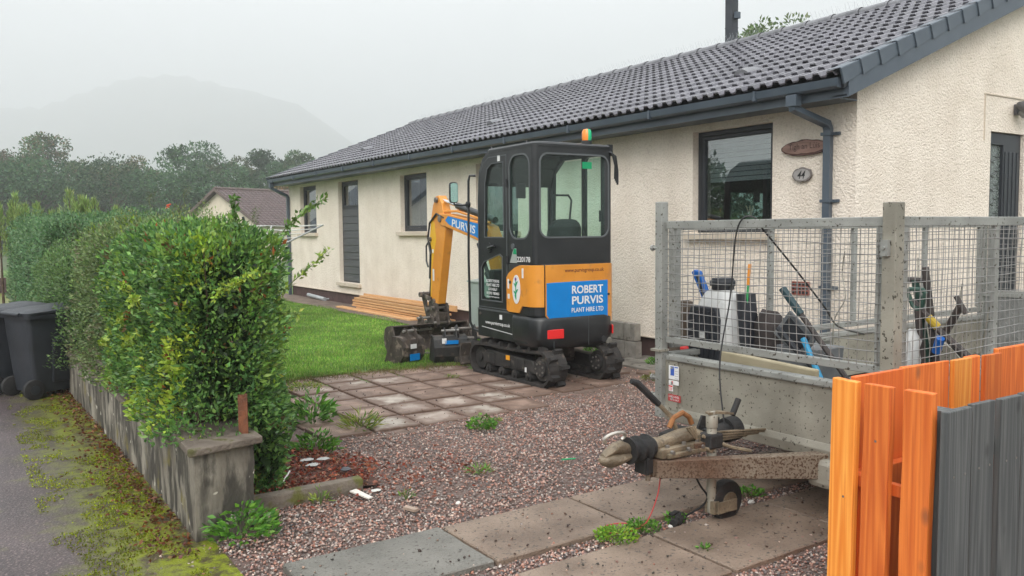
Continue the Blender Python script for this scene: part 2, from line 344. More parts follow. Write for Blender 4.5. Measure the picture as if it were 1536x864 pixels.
MB()._add([(-3000, -3000, -.03), (3000, -3000, -.03), (3000, 3000, -.03), (-3000, 3000, -.03)], [(0, 1, 2, 3)]).build('ground', M_field, kind='structure')

def asphalt_mat():
    m = mat('asphalt_wet', (.055, .042, .043), (.105, .08, .08), scale=1.1, rough=.42, det=8, bump=1, bscale=75, c3=(.24, .18, .175), s3=62, t3=(.56, .66), rvar=.2, bdist=.006)
    t = m.node_tree; N = t.nodes; L = t.links; b = N['Principled BSDF']
    src = b.inputs['Base Color'].links[0].from_socket
    # moss and leaf litter gathered along the foot of the wall
    co = N.new('ShaderNodeTexCoord'); sx = N.new('ShaderNodeSeparateXYZ'); L.new(co.outputs['Object'], sx.inputs[0])
    mr = N.new('ShaderNodeMapRange'); mr.inputs[1].default_value = -6.98; mr.inputs[2].default_value = -6.3; L.new(sx.outputs['X'], mr.inputs[0])
    n = N.new('ShaderNodeTexNoise'); n.inputs['Scale'].default_value = 2.3; n.inputs['Detail'].default_value = 7; n.inputs['Roughness'].default_value = .7; L.new(co.outputs['Object'], n.inputs['Vector'])
    a = N.new('ShaderNodeMath'); a.operation = 'MULTIPLY_ADD'; a.inputs[1].default_value = .5; L.new(mr.outputs[0], a.inputs[0]); L.new(n.outputs['Fac'], a.inputs[2])
    r = N.new('ShaderNodeValToRGB'); r.color_ramp.elements[0].position = .58; r.color_ramp.elements[1].position = .92; L.new(a.outputs[0], r.inputs[0])
    n2 = N.new('ShaderNodeTexNoise'); n2.inputs['Scale'].default_value = 7; n2.inputs['Detail'].default_value = 10; n2.inputs['Roughness'].default_value = .75; L.new(co.outputs['Object'], n2.inputs['Vector'])
    r2 = N.new('ShaderNodeValToRGB'); e = r2.color_ramp.elements; e[0].position = .38; e[0].color = (.06, .045, .025, 1); e[1].position = .53; e[1].color = (.19, .22, .015, 1)
    k = e.new(.44); k.color = (.075, .062, .025, 1)
    L.new(n2.outputs['Fac'], r2.inputs[0]); mx = N.new('ShaderNodeMix'); mx.data_type = 'RGBA'
    L.new(r.outputs[0], mx.inputs[0]); L.new(src, mx.inputs[6]); L.new(r2.outputs[0], mx.inputs[7]); L.new(mx.outputs[2], b.inputs['Base Color'])
    return m
M_asph = asphalt_mat()
def sheet(name, x0, y0, x1, y1, z, m, nx=40, ny=40, amp=0., s=2., seed=0, kind='structure', parent=None):
    xs = np.linspace(x0, x1, nx); ys = np.linspace(y0, y1, ny); X, Y = np.meshgrid(xs, ys); P = np.stack([X.ravel(), Y.ravel(), np.full(X.size, z)], 1)
    P[:, 2] += amp*snoise(P, s, seed); i = np.arange(nx*ny).reshape(ny, nx)
    Fq = np.stack([i[:-1, :-1].ravel(), i[:-1, 1:].ravel(), i[1:, 1:].ravel(), i[1:, :-1].ravel()], 1)
    return np_mesh(name, P, Fq, m, parent=parent, kind=kind, smooth=True)
sheet('pavement', -9.2, -30, -6.12, 60, 0., M_asph, 60, 300, .006, 1.5, 1)
sheet('road', -17, -30, -9.2, 60, -.02, M_asph, 4, 40, 0)
sheet('driveway', -6.14, -12, 3.2, 4.2, -.006, M_gravelbase, 90, 120, .006, 2.2, 2)
sheet('lawn', -6.0, 3.3, 5, 40, .004, M_lawn, 60, 120, .01, 1.2, 3)
M_path = mat('worn_path', (.12, .09, .07), (.2, .15, .12), scale=4, rough=.85, bump=.7, bscale=70)
sheet('path', -.78, 3.2, 0.02, 16.6, .022, M_path, 8, 60, .006, 2, 5)
M_soil = mat('mulch', (.06, .028, .02), (.13, .05, .03), scale=14, rough=.85, bump=1, bscale=80)
sheet('flower_bed', -5.95, -.08, -5.0, 1.25, .03, M_soil, 24, 30, .012, 4, 6)
M_apron = mat('old_concrete', (.16, .145, .125), (.26, .24, .21), scale=5, rough=.8, bump=.5, bscale=90, c3=(.08, .075, .06), s3=9, t3=(.55, .65))
MB().box((-.36, .9, .012), (.72, 4.0, .03)).build('concrete_apron', M_apron, kind='structure', bevel=.006)

# drive strips: big cast slabs
def slabmat(name, c1, c2, c3=(.07, .06, .05)):
    return mat(name, c1, c2, scale=3.2, rough=.55, bump=.7, bscale=80, c3=c3, s3=52, t3=(.6, .68), rvar=.2, rand=.1, det=8)
M_sl1 = slabmat('slab_beige', (.15, .108, .08), (.26, .195, .148)); M_sl2 = slabmat('slab_grey_green', (.122, .117, .102), (.2, .19, .168))
drv = bpy.data.objects.new('driveway_strips', None); col.objects.link(drv); drv['kind'] = 'structure'; WM[drv.name] = Matrix.Identity(4)
def slab(cs, z, m, parent, name='concrete_slab', h=.05):
    mb = MB(); n = len(cs); c = Vector((sum(p[0] for p in cs)/n, sum(p[1] for p in cs)/n, 0)); P = []
    for i in range(n):
        a, b = Vector((*cs[i], 0)), Vector((*cs[(i+1) % n], 0))
        for k in range(6):
            q = a.lerp(b, k/6); q += (c-q).normalized()*random.uniform(.0, .007); P.append((q.x, q.y, z-h))
    mb.prism(P, (0, 0, h)); o = mb.build(name, m, parent, bevel=.006, seg=1); return o
xs = [-6.9, -5.95, -5.08, -4.21, -3.32, -2.44, -1.56, -.7, .18]
for i in range(1, 7):
    slab([(xs[i]+.006, -1.545), (xs[i+1]-.006, -1.545+.004), (xs[i+1]-.006, -.985+i*.006), (xs[i]+.006, -.995+i*.004)], .024+.002*(i % 2), M_sl2 if i == 1 else M_sl1, drv)
for i in range(1, 7):
    slab([(xs[i]-.01, -2.27), (xs[i+1]-.022, -2.265), (xs[i+1]-.022, -1.72+i*.012), (xs[i]-.01, -1.735+i*.012)], .02+.003*(i % 2), M_sl1, drv)
# patio: small square pavers, sunk and dirty
pat = bpy.data.objects.new('patio', None); col.objects.link(pat); pat['kind'] = 'structure'; WM[pat.name] = Matrix.Identity(4)
M_pv = [mat('paver_%s' % n, a, b, scale=5, rough=.62, bump=.5, bscale=110, c3=(.17, .11, .082), s3=4.5, t3=(.44, .62), rand=.12, det=8, rvar=.15)
        for n, a, b in (('pink', (.24, .155, .115), (.35, .25, .2)), ('pale', (.36, .31, .26), (.47, .42, .365)), ('worn', (.27, .2, .165), (.42, .355, .305)))]
for m_ in M_pv:      # grime creeps in from the joints, the middles are walked clean
    t_ = m_.node_tree; N_, L_ = t_.nodes, t_.links; b_ = N_['Principled BSDF']; src_ = b_.inputs['Base Color'].links[0].from_socket
    tc_ = N_.new('ShaderNodeTexCoord'); sb = N_.new('ShaderNodeVectorMath'); sb.operation = 'SUBTRACT'; sb.inputs[1].default_value = (.5, .5, .5); L_.new(tc_.outputs['Generated'], sb.inputs[0])
    ab = N_.new('ShaderNodeVectorMath'); ab.operation = 'ABSOLUTE'; L_.new(sb.outputs[0], ab.inputs[0]); sx_ = N_.new('ShaderNodeSeparateXYZ'); L_.new(ab.outputs[0], sx_.inputs[0])
    mxx = N_.new('ShaderNodeMath'); mxx.operation = 'MAXIMUM'; L_.new(sx_.outputs['X'], mxx.inputs[0]); L_.new(sx_.outputs['Y'], mxx.inputs[1])
    nn_ = N_.new('ShaderNodeTexNoise'); nn_.inputs['Scale'].default_value = 7; nn_.inputs['Detail'].default_value = 8; nn_.inputs['Roughness'].default_value = .7; L_.new(tc_.outputs['Object'], nn_.inputs['Vector'])
    ma_ = N_.new('ShaderNodeMath'); ma_.operation = 'MULTIPLY_ADD'; ma_.inputs[1].default_value = .75; L_.new(nn_.outputs['Fac'], ma_.inputs[0]); L_.new(mxx.outputs[0], ma_.inputs[2])
    rr_ = N_.new('ShaderNodeMapRange'); rr_.inputs[1].default_value = .62; rr_.inputs[2].default_value = .84; L_.new(ma_.outputs[0], rr_.inputs[0])
    mm_ = N_.new('ShaderNodeMix'); mm_.data_type = 'RGBA'; L_.new(rr_.outputs[0], mm_.inputs[0]); L_.new(src_, mm_.inputs[6]); mm_.inputs[7].default_value = (.15, .095, .07, 1); L_.new(mm_.outputs[2], b_.inputs['Base Color'])
pale = {(1, 4), (1, 2), (3, 1), (2, 0), (0, 0), (4, 6)}
for i in range(-1, 9):
    for j in range(0, 6):
        cx, cy = -4.25+.44*i, 1.42+.445*j
        if cx > -2.4 and cy > 3.3: continue
        if j == 0 and i > 3: continue
        if cx > -1.6 and random.random() < .3: continue
        if cx > -.6: continue
        d = .203; t = random.uniform(-.012, .012); m = M_pv[1] if (i, j) in pale else M_pv[2] if random.random() < .4 else M_pv[0]
        z = .022+random.uniform(-.006, .006)
        cs = [(cx+a*d*math.cos(t)-b*d*math.sin(t), cy+a*d*math.sin(t)+b*d*math.cos(t)) for a, b in ((-1, -1), (1, -1), (1, 1), (-1, 1))]
        slab(cs, z, m, pat, 'paving_slab', .04)
M_dirt = mat('joint_dirt', (.12, .08, .062), (.22, .155, .125), scale=12, rough=.85, bump=.9, bscale=70)
sheet('soil', -4.75, 1.05, -.2, 4.1, .0015, M_dirt, 70, 50, .004, 5, 8)

# kerb edging of the bed
M_kerb = mat('kerb_concrete', (.11, .09, .07), (.2, .165, .13), scale=7, rough=.8, bump=.8, bscale=60, c3=(.12, .12, .03), s3=8, t3=(.55, .65))
mb = MB(); P = [[], []]
for k in range(9):
    x = -5.84+k*.0875; j = random.uniform(-.006, .006)
    P[0].append((x, -.13+.02*k/8+j)); P[1].append((x, -.055+.02*k/8+j))
rings = [[(P[0][k][0], P[0][k][1], -.02), (P[0][k][0], P[0][k][1], .088+random.uniform(-.006, .006)), (P[1][k][0], P[1][k][1], .09), (P[1][k][0], P[1][k][1], -.02)] for k in range(9)]
o = mb.loft(rings).build('kerb_edging', M_kerb, bevel=.008, smooth=True); tag(o, 'mossy concrete kerb edging between the red mulch bed and the gravel', 'kerb')

# ---------------------------------------------------------------- loose stones
def stones(n, region, smin, smax, zf, cols, name, m, dens=None):
    x0, y0, x1, y1 = region; P = np.stack([rng.uniform(x0, x1, n), rng.uniform(y0, y1, n)], 1)
    if dens is not None: P = P[dens(P)]
    n = len(P); s = rng.uniform(smin, smax, n)*rng.uniform(.7, 1.2, n)
    base = np.array([(1, 0, 0), (-1, 0, 0), (0, 1, 0), (0, -1, 0), (0, 0, 1), (0, 0, -1)], float)
    V = np.repeat(base[None], n, 0)*(1+rng.uniform(-.35, .35, (n, 6, 1)))+rng.normal(0, .18, (n, 6, 3)); V *= (s[:, None]*np.array([[1, .8, .62]]))[:, None, :]
    a = rng.uniform(0, 6.28, n); b = rng.uniform(-.6, .6, n); ca, sa, cb, sb = np.cos(a), np.sin(a), np.cos(b), np.sin(b)
    x = V[:, :, 0]*cb[:, None]+V[:, :, 2]*sb[:, None]; z = -V[:, :, 0]*sb[:, None]+V[:, :, 2]*cb[:, None]; y = V[:, :, 1]
    X = x*ca[:, None]-y*sa[:, None]+P[:, :1]; Y = x*sa[:, None]+y*ca[:, None]+P[:, 1:]; Z = z+(zf(P)+s*.35)[:, None]
    V = np.stack([X, Y, Z], 2).reshape(-1, 3); f = np.array([(0, 2, 4), (2, 1, 4), (1, 3, 4), (3, 0, 4), (2, 0, 5), (1, 2, 5), (3, 1, 5), (0, 3, 5)])
    Fq = (np.arange(n)[:, None, None]*6+f[None]).reshape(-1, 3); c = np.array(cols); w_ = c[rng.integers(0, len(c), n)]*rng.uniform(.65, 1.3, (n, 1))
    return np_mesh(name, V, Fq, m, colors=np.repeat(np.clip(w_, 0, 1), 6, 0), kind='stuff', nv=3)
M_stone = mat('stone_chip', (1, 1, 1), (1, 1, 1), rough=.5, vcol='col', spec=.5)
SC = [(.46, .25, .19), (.4, .22, .17), (.5, .3, .24), (.6, .46, .38), (.2, .16, .145), (.34, .15, .1), (.3, .17, .14), (.24, .15, .13), (.36, .22, .18), (.17, .14, .135), (.12, .11, .11), (.3, .25, .22), (.42, .33, .29), (.2, .11, .09), (.26, .2, .18), (.5, .44, .4)]
def onslab(P):
    x, y = P[:, 0], P[:, 1]
    return ((y > -1.55) & (y < -.985+(x+5.95)*.01) & (x > -5.96) & (x < .5)) | ((y > -2.275) & (y < -1.735+(x+6)*.02) & (x > -6) & (x < .5))
def gd(P):
    x, y = P[:, 0], P[:, 1]; k = np.ones(len(P), bool)
    d = np.hypot(x+7.17, y+4.84); k &= rng.random(len(P)) < np.clip(1.35-d/12, .25, 1)
    s = onslab(P); k &= (~s) | (rng.random(len(P)) < .012)
    patio = (y > 1.2+.15*np.sin(x*5)) & (x < -.3); pe = np.clip((1.9-y+.2*np.sin(x*4))/.7, 0, 1)
    k &= (~patio) | (rng.random(len(P)) < .04+.35*pe*(x > -3.9)+.3*(x > -2.3)*(y < 3.2)*(snoise(P, 2.2, 15) > -.2) if False else rng.random(len(P)) < .05+.8*pe*pe*(x > -4.2)+.35*(x > -2.3)*(snoise(np.c_[P, np.zeros(len(P))], 2.2, 15) > -.1))
    k &= ~((x < -5.0) & (y > -.05)); k &= ~((x < -5.8) & (y > -.44)); k &= ~((x > -.75) & (y > -1.2) & (rng.random(len(P)) < .93))
    k &= rng.random(len(P)) < np.clip(.95+.55*snoise(np.c_[P, np.zeros(len(P))], 1.9, 61), .35, 1)
    k &= (x > -6.2+.12*np.sin(y*6)) | (rng.random(len(P)) < .12)
    k &= ~((x < -6.15) & (y > -.2) & (rng.random(len(P)) < .8))
    return k
def gz(P):
    return np.where(onslab(P), .02, np.where((P[:, 1] > 1.1) & (P[:, 0] < -.2), .003, -.002))
stones(250000, (-6.5, -4.2, 1.2, 3.4), .0055, .012, gz, SC, 'gravel', M_stone, gd)

def crumb(P):
    x, y = P[:, 0], P[:, 1]; return onslab(P) | ((y > 1.3) & (y < 3.8) & (x > -4.6) & (x < -1.6) & (rng.random(len(P)) < .5))
stones(2600, (-6.2, -2.4, -1.5, 3.8), .004, .011, lambda P: np.full(len(P), .028), [(.05, .03, .025), (.08, .045, .03), (.03, .025, .02), (.3, .2, .15)], 'debris', M_stone, crumb)
# litter: fallen leaves on pavement and bed
M_leaf = leafmat('leaf')
def litter(n, fx, cols, name, size=.035, zz=.012):
    P = fx(n); n = len(P); D = rng.normal(size=(n, 3)); D[:, 2] *= .25
    V, Fq, C_ = leaves(P, D, rng.uniform(.5, 1.2, n)*size, rng.uniform(.3, .7, n)*size, np.array(cols)[rng.integers(0, len(cols), n)]*rng.uniform(.6, 1.3, (n, 1)), .1)
    return np_mesh(name, V, Fq, M_leaf, colors=C_, kind='stuff')
def f1(n):
    y = rng.uniform(-.6, 5.2, n); x = -6.22-np.abs(rng.normal(0, .13, n)); return np.stack([x, y, np.full(n, .014)+rng.uniform(0, .012, n)], 1)
litter(1900, f1, [(.16, .05, .02), (.22, .09, .03), (.09, .04, .02), (.2, .12, .05), (.12, .03, .02)], 'fallen_leaves', .032)
def f2(n):
    x = rng.uniform(-5.9, -4.75, n); y = rng.uniform(-.07, 1.3, n); k = (x < -5.05+.2*np.sin(y*4)); return np.stack([x, y, rng.uniform(.035, .06, n)], 1)[k]
litter(5200, f2, [(.32, .06, .035), (.42, .12, .06), (.2, .04, .025), (.34, .18, .1), (.12, .05, .035)], 'mulch_litter', .03)
def f3(n):
    x = rng.uniform(-5.6, -4.3, n); y = rng.uniform(-.25, .3, n)+rng.normal(0, .15, n); return np.stack([x, y, rng.uniform(.02, .03, n)], 1)
litter(420, f3, [(.22, .05, .03), (.28, .1, .06), (.14, .04, .02)], 'scattered_leaves', .035)
# moss tufts near the wall
M_moss = leafmat('moss', .8, .2, .2)
def tufts(name, n, fx, cols, h, wd, m=M_moss, lean=.5, kind='stuff', parent=None):
    P = fx(n); n = len(P); D = rng.normal(size=(n, 3))*lean; D[:, 2] = 1
    V, Fq, C_ = leaves(P, D, rng.uniform(.6, 1.3, n)*h, wd, np.array(cols)[rng.integers(0, len(cols), n)]*rng.uniform(.6, 1.35, (n, 1))*(1+.34*snoise(P, 1.1, 91)+.2*snoise(P, 4, 92))[:, None], .15)
    return np_mesh(name, V, Fq, m, colors=C_, kind=kind, parent=parent)
def f4(n):
    y = rng.uniform(-.9, 5, n); x = -6.24-rng.uniform(0, 1, n)**1.4*.6; P = np.stack([x, y, np.full(n, .002)], 1); k = snoise(P, 3.2, 4)+.9*snoise(P, 9, 9) > .15+(-(x+6.24))*.9-.25; return P[k]
tufts('moss', 26000, f4, [(.22, .28, .015), (.32, .38, .02), (.14, .18, .01), (.2, .17, .03)], .012, .008, lean=.9)
# lawn grass
def f5(n):
    # nearer the camera the blades stand denser
    y = 3.6+(rng.random(n)**1.5)*13.5; x = rng.uniform(-5.9, -.55, n); P = np.stack([x, y, np.full(n, .0)], 1)
    edge = 3.85+.12*np.sin(x*3.1)+.08*np.sin(x*9); k = (y > edge) & (x < -.7+.1*np.sin(y*2.2)-.35*np.clip((6-y)/2, 0, 1)*(x > -3))
    return P[k]
def lawncol(): return [(.15, .33, .035), (.2, .4, .05), (.27, .43, .08), (.36, .43, .12), (.11, .27, .035)]
tufts('grass', 190000, f5, lawncol(), .045, .007, m=leafmat('grass_blade', .5, .35, .3), lean=.45)
def f5b(n):
    x = rng.uniform(-5.0, -1.6, n); y = rng.normal(3.78, .1, n); return np.stack([x, y, np.full(n, .01)], 1)
tufts('dry_grass', 9000, f5b, [(.3, .24, .12), (.18, .17, .05), (.14, .17, .04), (.22, .13, .08)], .035, .006, lean=1.0)
# weeds in the cracks: each clump a plant
M_weed = leafmat('weed_leaf', .4, .3, .4)
def clump(x, y, r, n, h, label, cols, z=.02, L=.03, W=.016, cat='weed', name='weed', lean=.8, stalk=True):
    t = thing(name, label, cat, (x, y, 0)); a = rng.uniform(0, 6.28, n); q = r*np.sqrt(rng.random(n)); P = np.stack([x+q*np.cos(a), y+q*np.sin(a), z+rng.random(n)**1.3*h*(1-(q/r)**2*.6)], 1)
    D = np.stack([np.cos(a)*lean, np.sin(a)*lean, rng.uniform(.1, 1.0, n)], 1)+rng.normal(0, .3, (n, 3))
    V, Fq, C_ = leaves(P, D, rng.uniform(.6, 1.2, n)*L, rng.uniform(.7, 1.2, n)*W, vary(np.array(cols)[rng.integers(0, len(cols), n)], n, .25), .15)
    np_mesh('foliage', V, Fq, M_weed, parent=t, colors=C_)
    if stalk:
        mb = MB()
        for k in range(5): aa = random.uniform(0, 6.28); mb.tube([(x, y, z-.02), (x+r*.5*math.cos(aa), y+r*.5*math.sin(aa), z+h*.7)], .003, 4)
        mb.build('stem', M_st, t)
    return t
M_st = mat('green_stem', (.08, .13, .03), (.12, .16, .05), rough=.6)
G1 = [(.11, .27, .03), (.16, .36, .05), (.07, .18, .03)]; G2 = [(.2, .28, .04), (.28, .3, .05), (.12, .2, .03)]
clump(-5.98, -.47, .17, 330, .16, 'big leafy dock weed growing at the foot of the concrete pillar', G1, L=.06, W=.022, lean=1.1)
clump(-3.69, .84, .11, 200, .1, 'round green weed where patio slabs meet the gravel', G1, L=.035, W=.025)
clump(-4.37, -.22, .07, 80, .03, 'tiny grass tuft alone in the middle of the gravel', G1, L=.05, W=.006)
clump(-4.4, -1.63, .11, 520, .045, 'yellow green weed clump between the two drive strips, nearest the camera', [(.2, .38, .03), (.3, .45, .05), (.12, .28, .03)], L=.022, W=.012)
clump(-4.2, -1.61, .09, 380, .04, 'green weed clump between the drive strips beside the red cable', G1, L=.02, W=.012)
clump(-3.97, -1.62, .05, 60, .04, 'small weed at the plug end of the trailer cable', G1, L=.03, W=.018)
clump(-3.28, -1.56, .07, 90, .04, 'small weed by white pebbles behind the jockey wheel', G1, L=.03, W=.02)
clump(-2.72, -1.53, .1, 120, .04, 'weed in the strip joint under the trailer body', G1, L=.03, W=.02)
clump(-4.15, -2.0, .03, 30, .02, 'tiny weed in the joint of the nearer strip', G1, L=.025, W=.012)
clump(-4.5, 1.42, .13, 150, .1, 'yellowing daylily weed at the patio corner', G2, L=.12, W=.012, lean=1.1)
clump(-4.72, 1.9, .16, 200, .24, 'tall leafy sucker shoots beside the end of the hedge', G1, L=.09, W=.03)
clump(-5.05, .95, .15, 220, .14, 'low leafy shoots spilling from the hedge onto the mulch', G1, L=.07, W=.02)
clump(-3.5, .95, .06, 60, .03, 'small faded tuft right of the round green weed', G2, L=.03, W=.01)
clump(-5.45, -.2, .05, 40, .09, 'thin seedling standing against the mossy kerb', G2, L=.05, W=.012)
clump(-5.0, -.42, .04, 30, .05, 'thin grass sprig in the gravel off the kerb end', G1, L=.04, W=.006)
clump(-.35, 2.35, .12, 160, .08, 'weeds growing on the concrete apron against the brown plinth', G1, L=.04, W=.02)
clump(-.45, 3.4, .12, 200, .16, 'bright weed at the foot of the concrete blocks', G1, L=.04, W=.025)
clump(-1.1, 1.6, .12, 150, .06, 'low weed in the gravel left of the trailer post', [(.13, .16, .03), (.2, .18, .06)], L=.04, W=.014)
clump(-2.75, 3.0, .07, 90, .03, 'grass tuft in a patio joint by the near track', G2, L=.03, W=.006)
clump(-4.3, 3.35, .2, 330, .05, 'yellow green weeds at the lawn corner of the patio', G2, L=.04, W=.012)
# pebbles and shards that can be told apart
M_white = mat('white_pebble', (.62, .6, .56), (.8, .78, .74), rough=.5); M_dark = mat('dark_chip', (.03, .035, .045), (.08, .08, .09), rough=.5)
def pebble(x, y, z, d, m, label, cat='stone', name='pebble', rz=0.):
    mb = MB(); v = [(d[0]*math.cos(t)*(1+random.uniform(-.2, .2)), d[1]*math.sin(t)*(1+random.uniform(-.2, .2))) for t in [k*math.pi/4 for k in range(8)]]
    mb.loft([[(a*.7, b*.7, 0) for a, b in v], [(a, b, d[2]*.5) for a, b in v], [(a*.6, b*.6, d[2]) for a, b in v]], M=Matrix.Translation((x, y, z)) @ Matrix.Rotation(rz, 4, 'Z'))
    return tag(mb.build(name, m, smooth=True), label, cat)
for (x, y, l) in ((-3.42, -1.55, 'white pebble in the strip gap, farthest of the three behind the wheel'), (-3.47, -1.63, 'white pebble in the strip gap, left of the middle one'), (-3.38, -1.64, 'white pebble in the strip gap, right of the wheel')):
    pebble(x, y, .0, (.024, .017, .022), M_white, l)
pebble(-4.04, -1.66, .0, (.02, .015, .02), M_white, 'white pebble left of the black plug')
pebble(-4.78, -.66, .0, (.018, .013, .018), M_white, 'white pebble on the gravel near the grey green slab')
pebble(-5.08, -.15, .0, (.04, .02, .014), mat('shell', (.5, .5, .48), (.65, .65, .6), rough=.4), 'pale flat stone chip on the gravel past the kerb end')
for q in ((-5.24, .6, (.05, .035), 'round pale slate on the mulch, left of the three'), (-5.14, .56, (.05, .03), 'round pale slate on the mulch, right of the three'), (-5.25, .46, (.055, .035), 'white ringed slate disc on the mulch, nearest of the three')):
    pebble(q[0], q[1], .05, (*q[2], .014), mat('grey_slate', (.4, .4, .38), (.52, .51, .48), scale=14, rough=.45), q[3], 'slate', 'slate_disc')
pebble(-5.11, .24, .045, (.045, .03, .02), M_dark, 'dark round pebble on the mulch by the kerb end')
mb = MB(); mb.prism([(-5.25, -.16, .03), (-5.19, -.3, .012), (-5.16, -.29, .012), (-5.2, -.14, .03)], (0, 0, .008)); tag(mb.build('plastic_shard', mat('white_shard', (.7, .66, .6), (.8, .77, .7), rough=.5)), 'white plastic shard leaning on the gravel by the kerb', 'shard')
mb = MB(); mb.box((-5.07, -.62, .02), (.09, .035, .015), rz=1.9); tag(mb.build('wood_chip', mat('chip', (.35, .26, .2), (.4, .3, .24))), 'small pale wooden offcut lying on the gravel', 'offcut')
mb = MB(); mb.tube([(-5.55, .18, .06), (-5.45, .34, .075)], .006, 5); tag(mb.build('plant_marker', M_white), 'thin white plant marker lying on the mulch', 'marker')
mb = MB(); mb.tube([(-3.75, -.3, .02), (-3.66, -.34, .022)], .006, 5); tag(mb.build('green_peg', mat('peg_green', (.02, .3, .12))), 'small green plastic strip on the gravel', 'plastic strip')

# ================================================================ GARDEN WALL, PILLAR, BINS
def oldwall_mat():
    m = mat('weathered_render', (.13, .112, .088), (.32, .29, .24), scale=3, rough=.85, bump=1, bscale=28, det=8, c3=(.045, .04, .033), s3=7, t3=(.47, .6), stretch=(1.5, 1.5, .6))
    t = m.node_tree; N = t.nodes; L = t.links; b = N['Principled BSDF']; src = b.inputs['Base Color'].links[0].from_socket
    co = N.new('ShaderNodeTexCoord'); mp = N.new('ShaderNodeMapping'); mp.inputs['Scale'].default_value = (5, 5, 1.7); L.new(co.outputs['Object'], mp.inputs[0])
    n = N.new('ShaderNodeTexNoise'); n.inputs['Scale'].default_value = 1; n.inputs['Detail'].default_value = 6; L.new(mp.outputs[0], n.inputs['Vector'])
    r = N.new('ShaderNodeValToRGB'); r.color_ramp.elements[0].position = .48; r.color_ramp.elements[1].position = .6; L.new(n.outputs['Fac'], r.inputs[0])
    n.inputs['Detail'].default_value = 9; n.inputs['Roughness'].default_value = .72
    mx = N.new('ShaderNodeMix'); mx.data_type = 'RGBA'; L.new(r.outputs[0], mx.inputs[0]); L.new(src, mx.inputs[6]); mx.inputs[7].default_value = (.07, .062, .05, 1)
    n2 = N.new('ShaderNodeTexNoise'); n2.inputs['Scale'].default_value = 11; n2.inputs['Detail'].default_value = 2; L.new(co.outputs['Object'], n2.inputs['Vector'])
    r2 = N.new('ShaderNodeValToRGB'); r2.color_ramp.elements[0].position = .69; r2.color_ramp.elements[1].position = .71; L.new(n2.outputs['Fac'], r2.inputs[0])
    m2 = N.new('ShaderNodeMix'); m2.data_type = 'RGBA'; L.new(r2.outputs[0], m2.inputs[0]); L.new(mx.outputs[2], m2.inputs[6]); m2.inputs[7].default_value = (.5, .47, .4, 1)
    n3 = N.new('ShaderNodeTexNoise'); n3.inputs['Scale'].default_value = 5; n3.inputs['Detail'].default_value = 3; L.new(co.outputs['Object'], n3.inputs['Vector'])
    r3 = N.new('ShaderNodeValToRGB'); r3.color_ramp.elements[0].position = .62; r3.color_ramp.elements[1].position = .75; L.new(n3.outputs['Fac'], r3.inputs[0])
    m3 = N.new('ShaderNodeMix'); m3.data_type = 'RGBA'; L.new(r3.outputs[0], m3.inputs[0]); L.new(m2.outputs[2], m3.inputs[6]); m3.inputs[7].default_value = (.17, .14, .04, 1)
    L.new(m3.outputs[2], b.inputs['Base Color']); return m
M_ow = oldwall_mat(); M_cope = mat('cope_stone', (.12, .095, .075), (.2, .165, .135), scale=9, rough=.85, bump=.9, bscale=55, c3=(.09, .085, .03), s3=9, t3=(.58, .66), rand=.1)
gw = thing('garden_wall', 'low weathered concrete wall with coping and square end pillar under the hedge', 'wall', (-6.2, -.4, 0))
def rough_box(lo, hi, n, j):
    """box whose long sides are cut into n lengths and dented"""
    rings = []
    ax = 1
    for k in range(n+1):
        y = lo[1]+(hi[1]-lo[1])*k/n; e = lambda: random.uniform(-j, j)
        x0 = lo[0]+(WX(y)); x1 = hi[0]+WX(y)
        rings.append([(x0+e(), y, lo[2]), (x0+e(), y, (lo[2]+hi[2])/2+e()), (x0+e(), y, hi[2]+e()), (x1+e(), y, hi[2]+e()), (x1, y, lo[2])])
    return MB().loft(rings)
WX = lambda y: -.1*max(0, (y-.1)/5)
rough_box((-6.19, .1, -.05), (-6.03, 5.6, .405), 40, .005).build('wall', M_ow, gw, smooth=True)
y = .14
while y < 5.5:
    l = random.choice((.42, .45, .4)); rough_box((-6.215, y, .405), (-6.0, min(y+l-.006, 5.6), .44), 3, .003).build('coping_stone', M_cope, gw, bevel=.004, seg=1); y += l
mb = MB(); mb.loft([[(-6.2+a*.33+random.uniform(-.006, .006), -.42+b*.52+random.uniform(-.006, .006), z) for a, b in ((0, 0), (.33, 0.06), (.66, .12), (1, .16), (1, .6), (1, 1), (.5, 1), (0, 1), (0, .5))] for z in (-.05, .12, .24, .36, .465)])
mb.build('pillar', M_ow, gw, bevel=.008, smooth=True)
mb = MB(); mb.prism([(-6.235, -.465, .465), (-5.83, -.375, .465), (-5.82, .14, .465), (-6.215, .16, .465)], (0, 0, .04)); mb.build('pillar_cap', M_cope, gw, bevel=.008)
mb = MB(); mb.box((-5.90, -.26, .60), (.05, .012, .24), rz=-.5).box((-5.882, -.25, .60), (.012, .03, .24), rz=-.5); tag(mb.build('iron_gatepost', mat('rusty_iron', (.09, .035, .02), (.2, .07, .03), scale=14, rough=.85, bump=.6, bscale=60)), 'rusty iron upright behind the pillar cap, half inside the hedge', 'post')

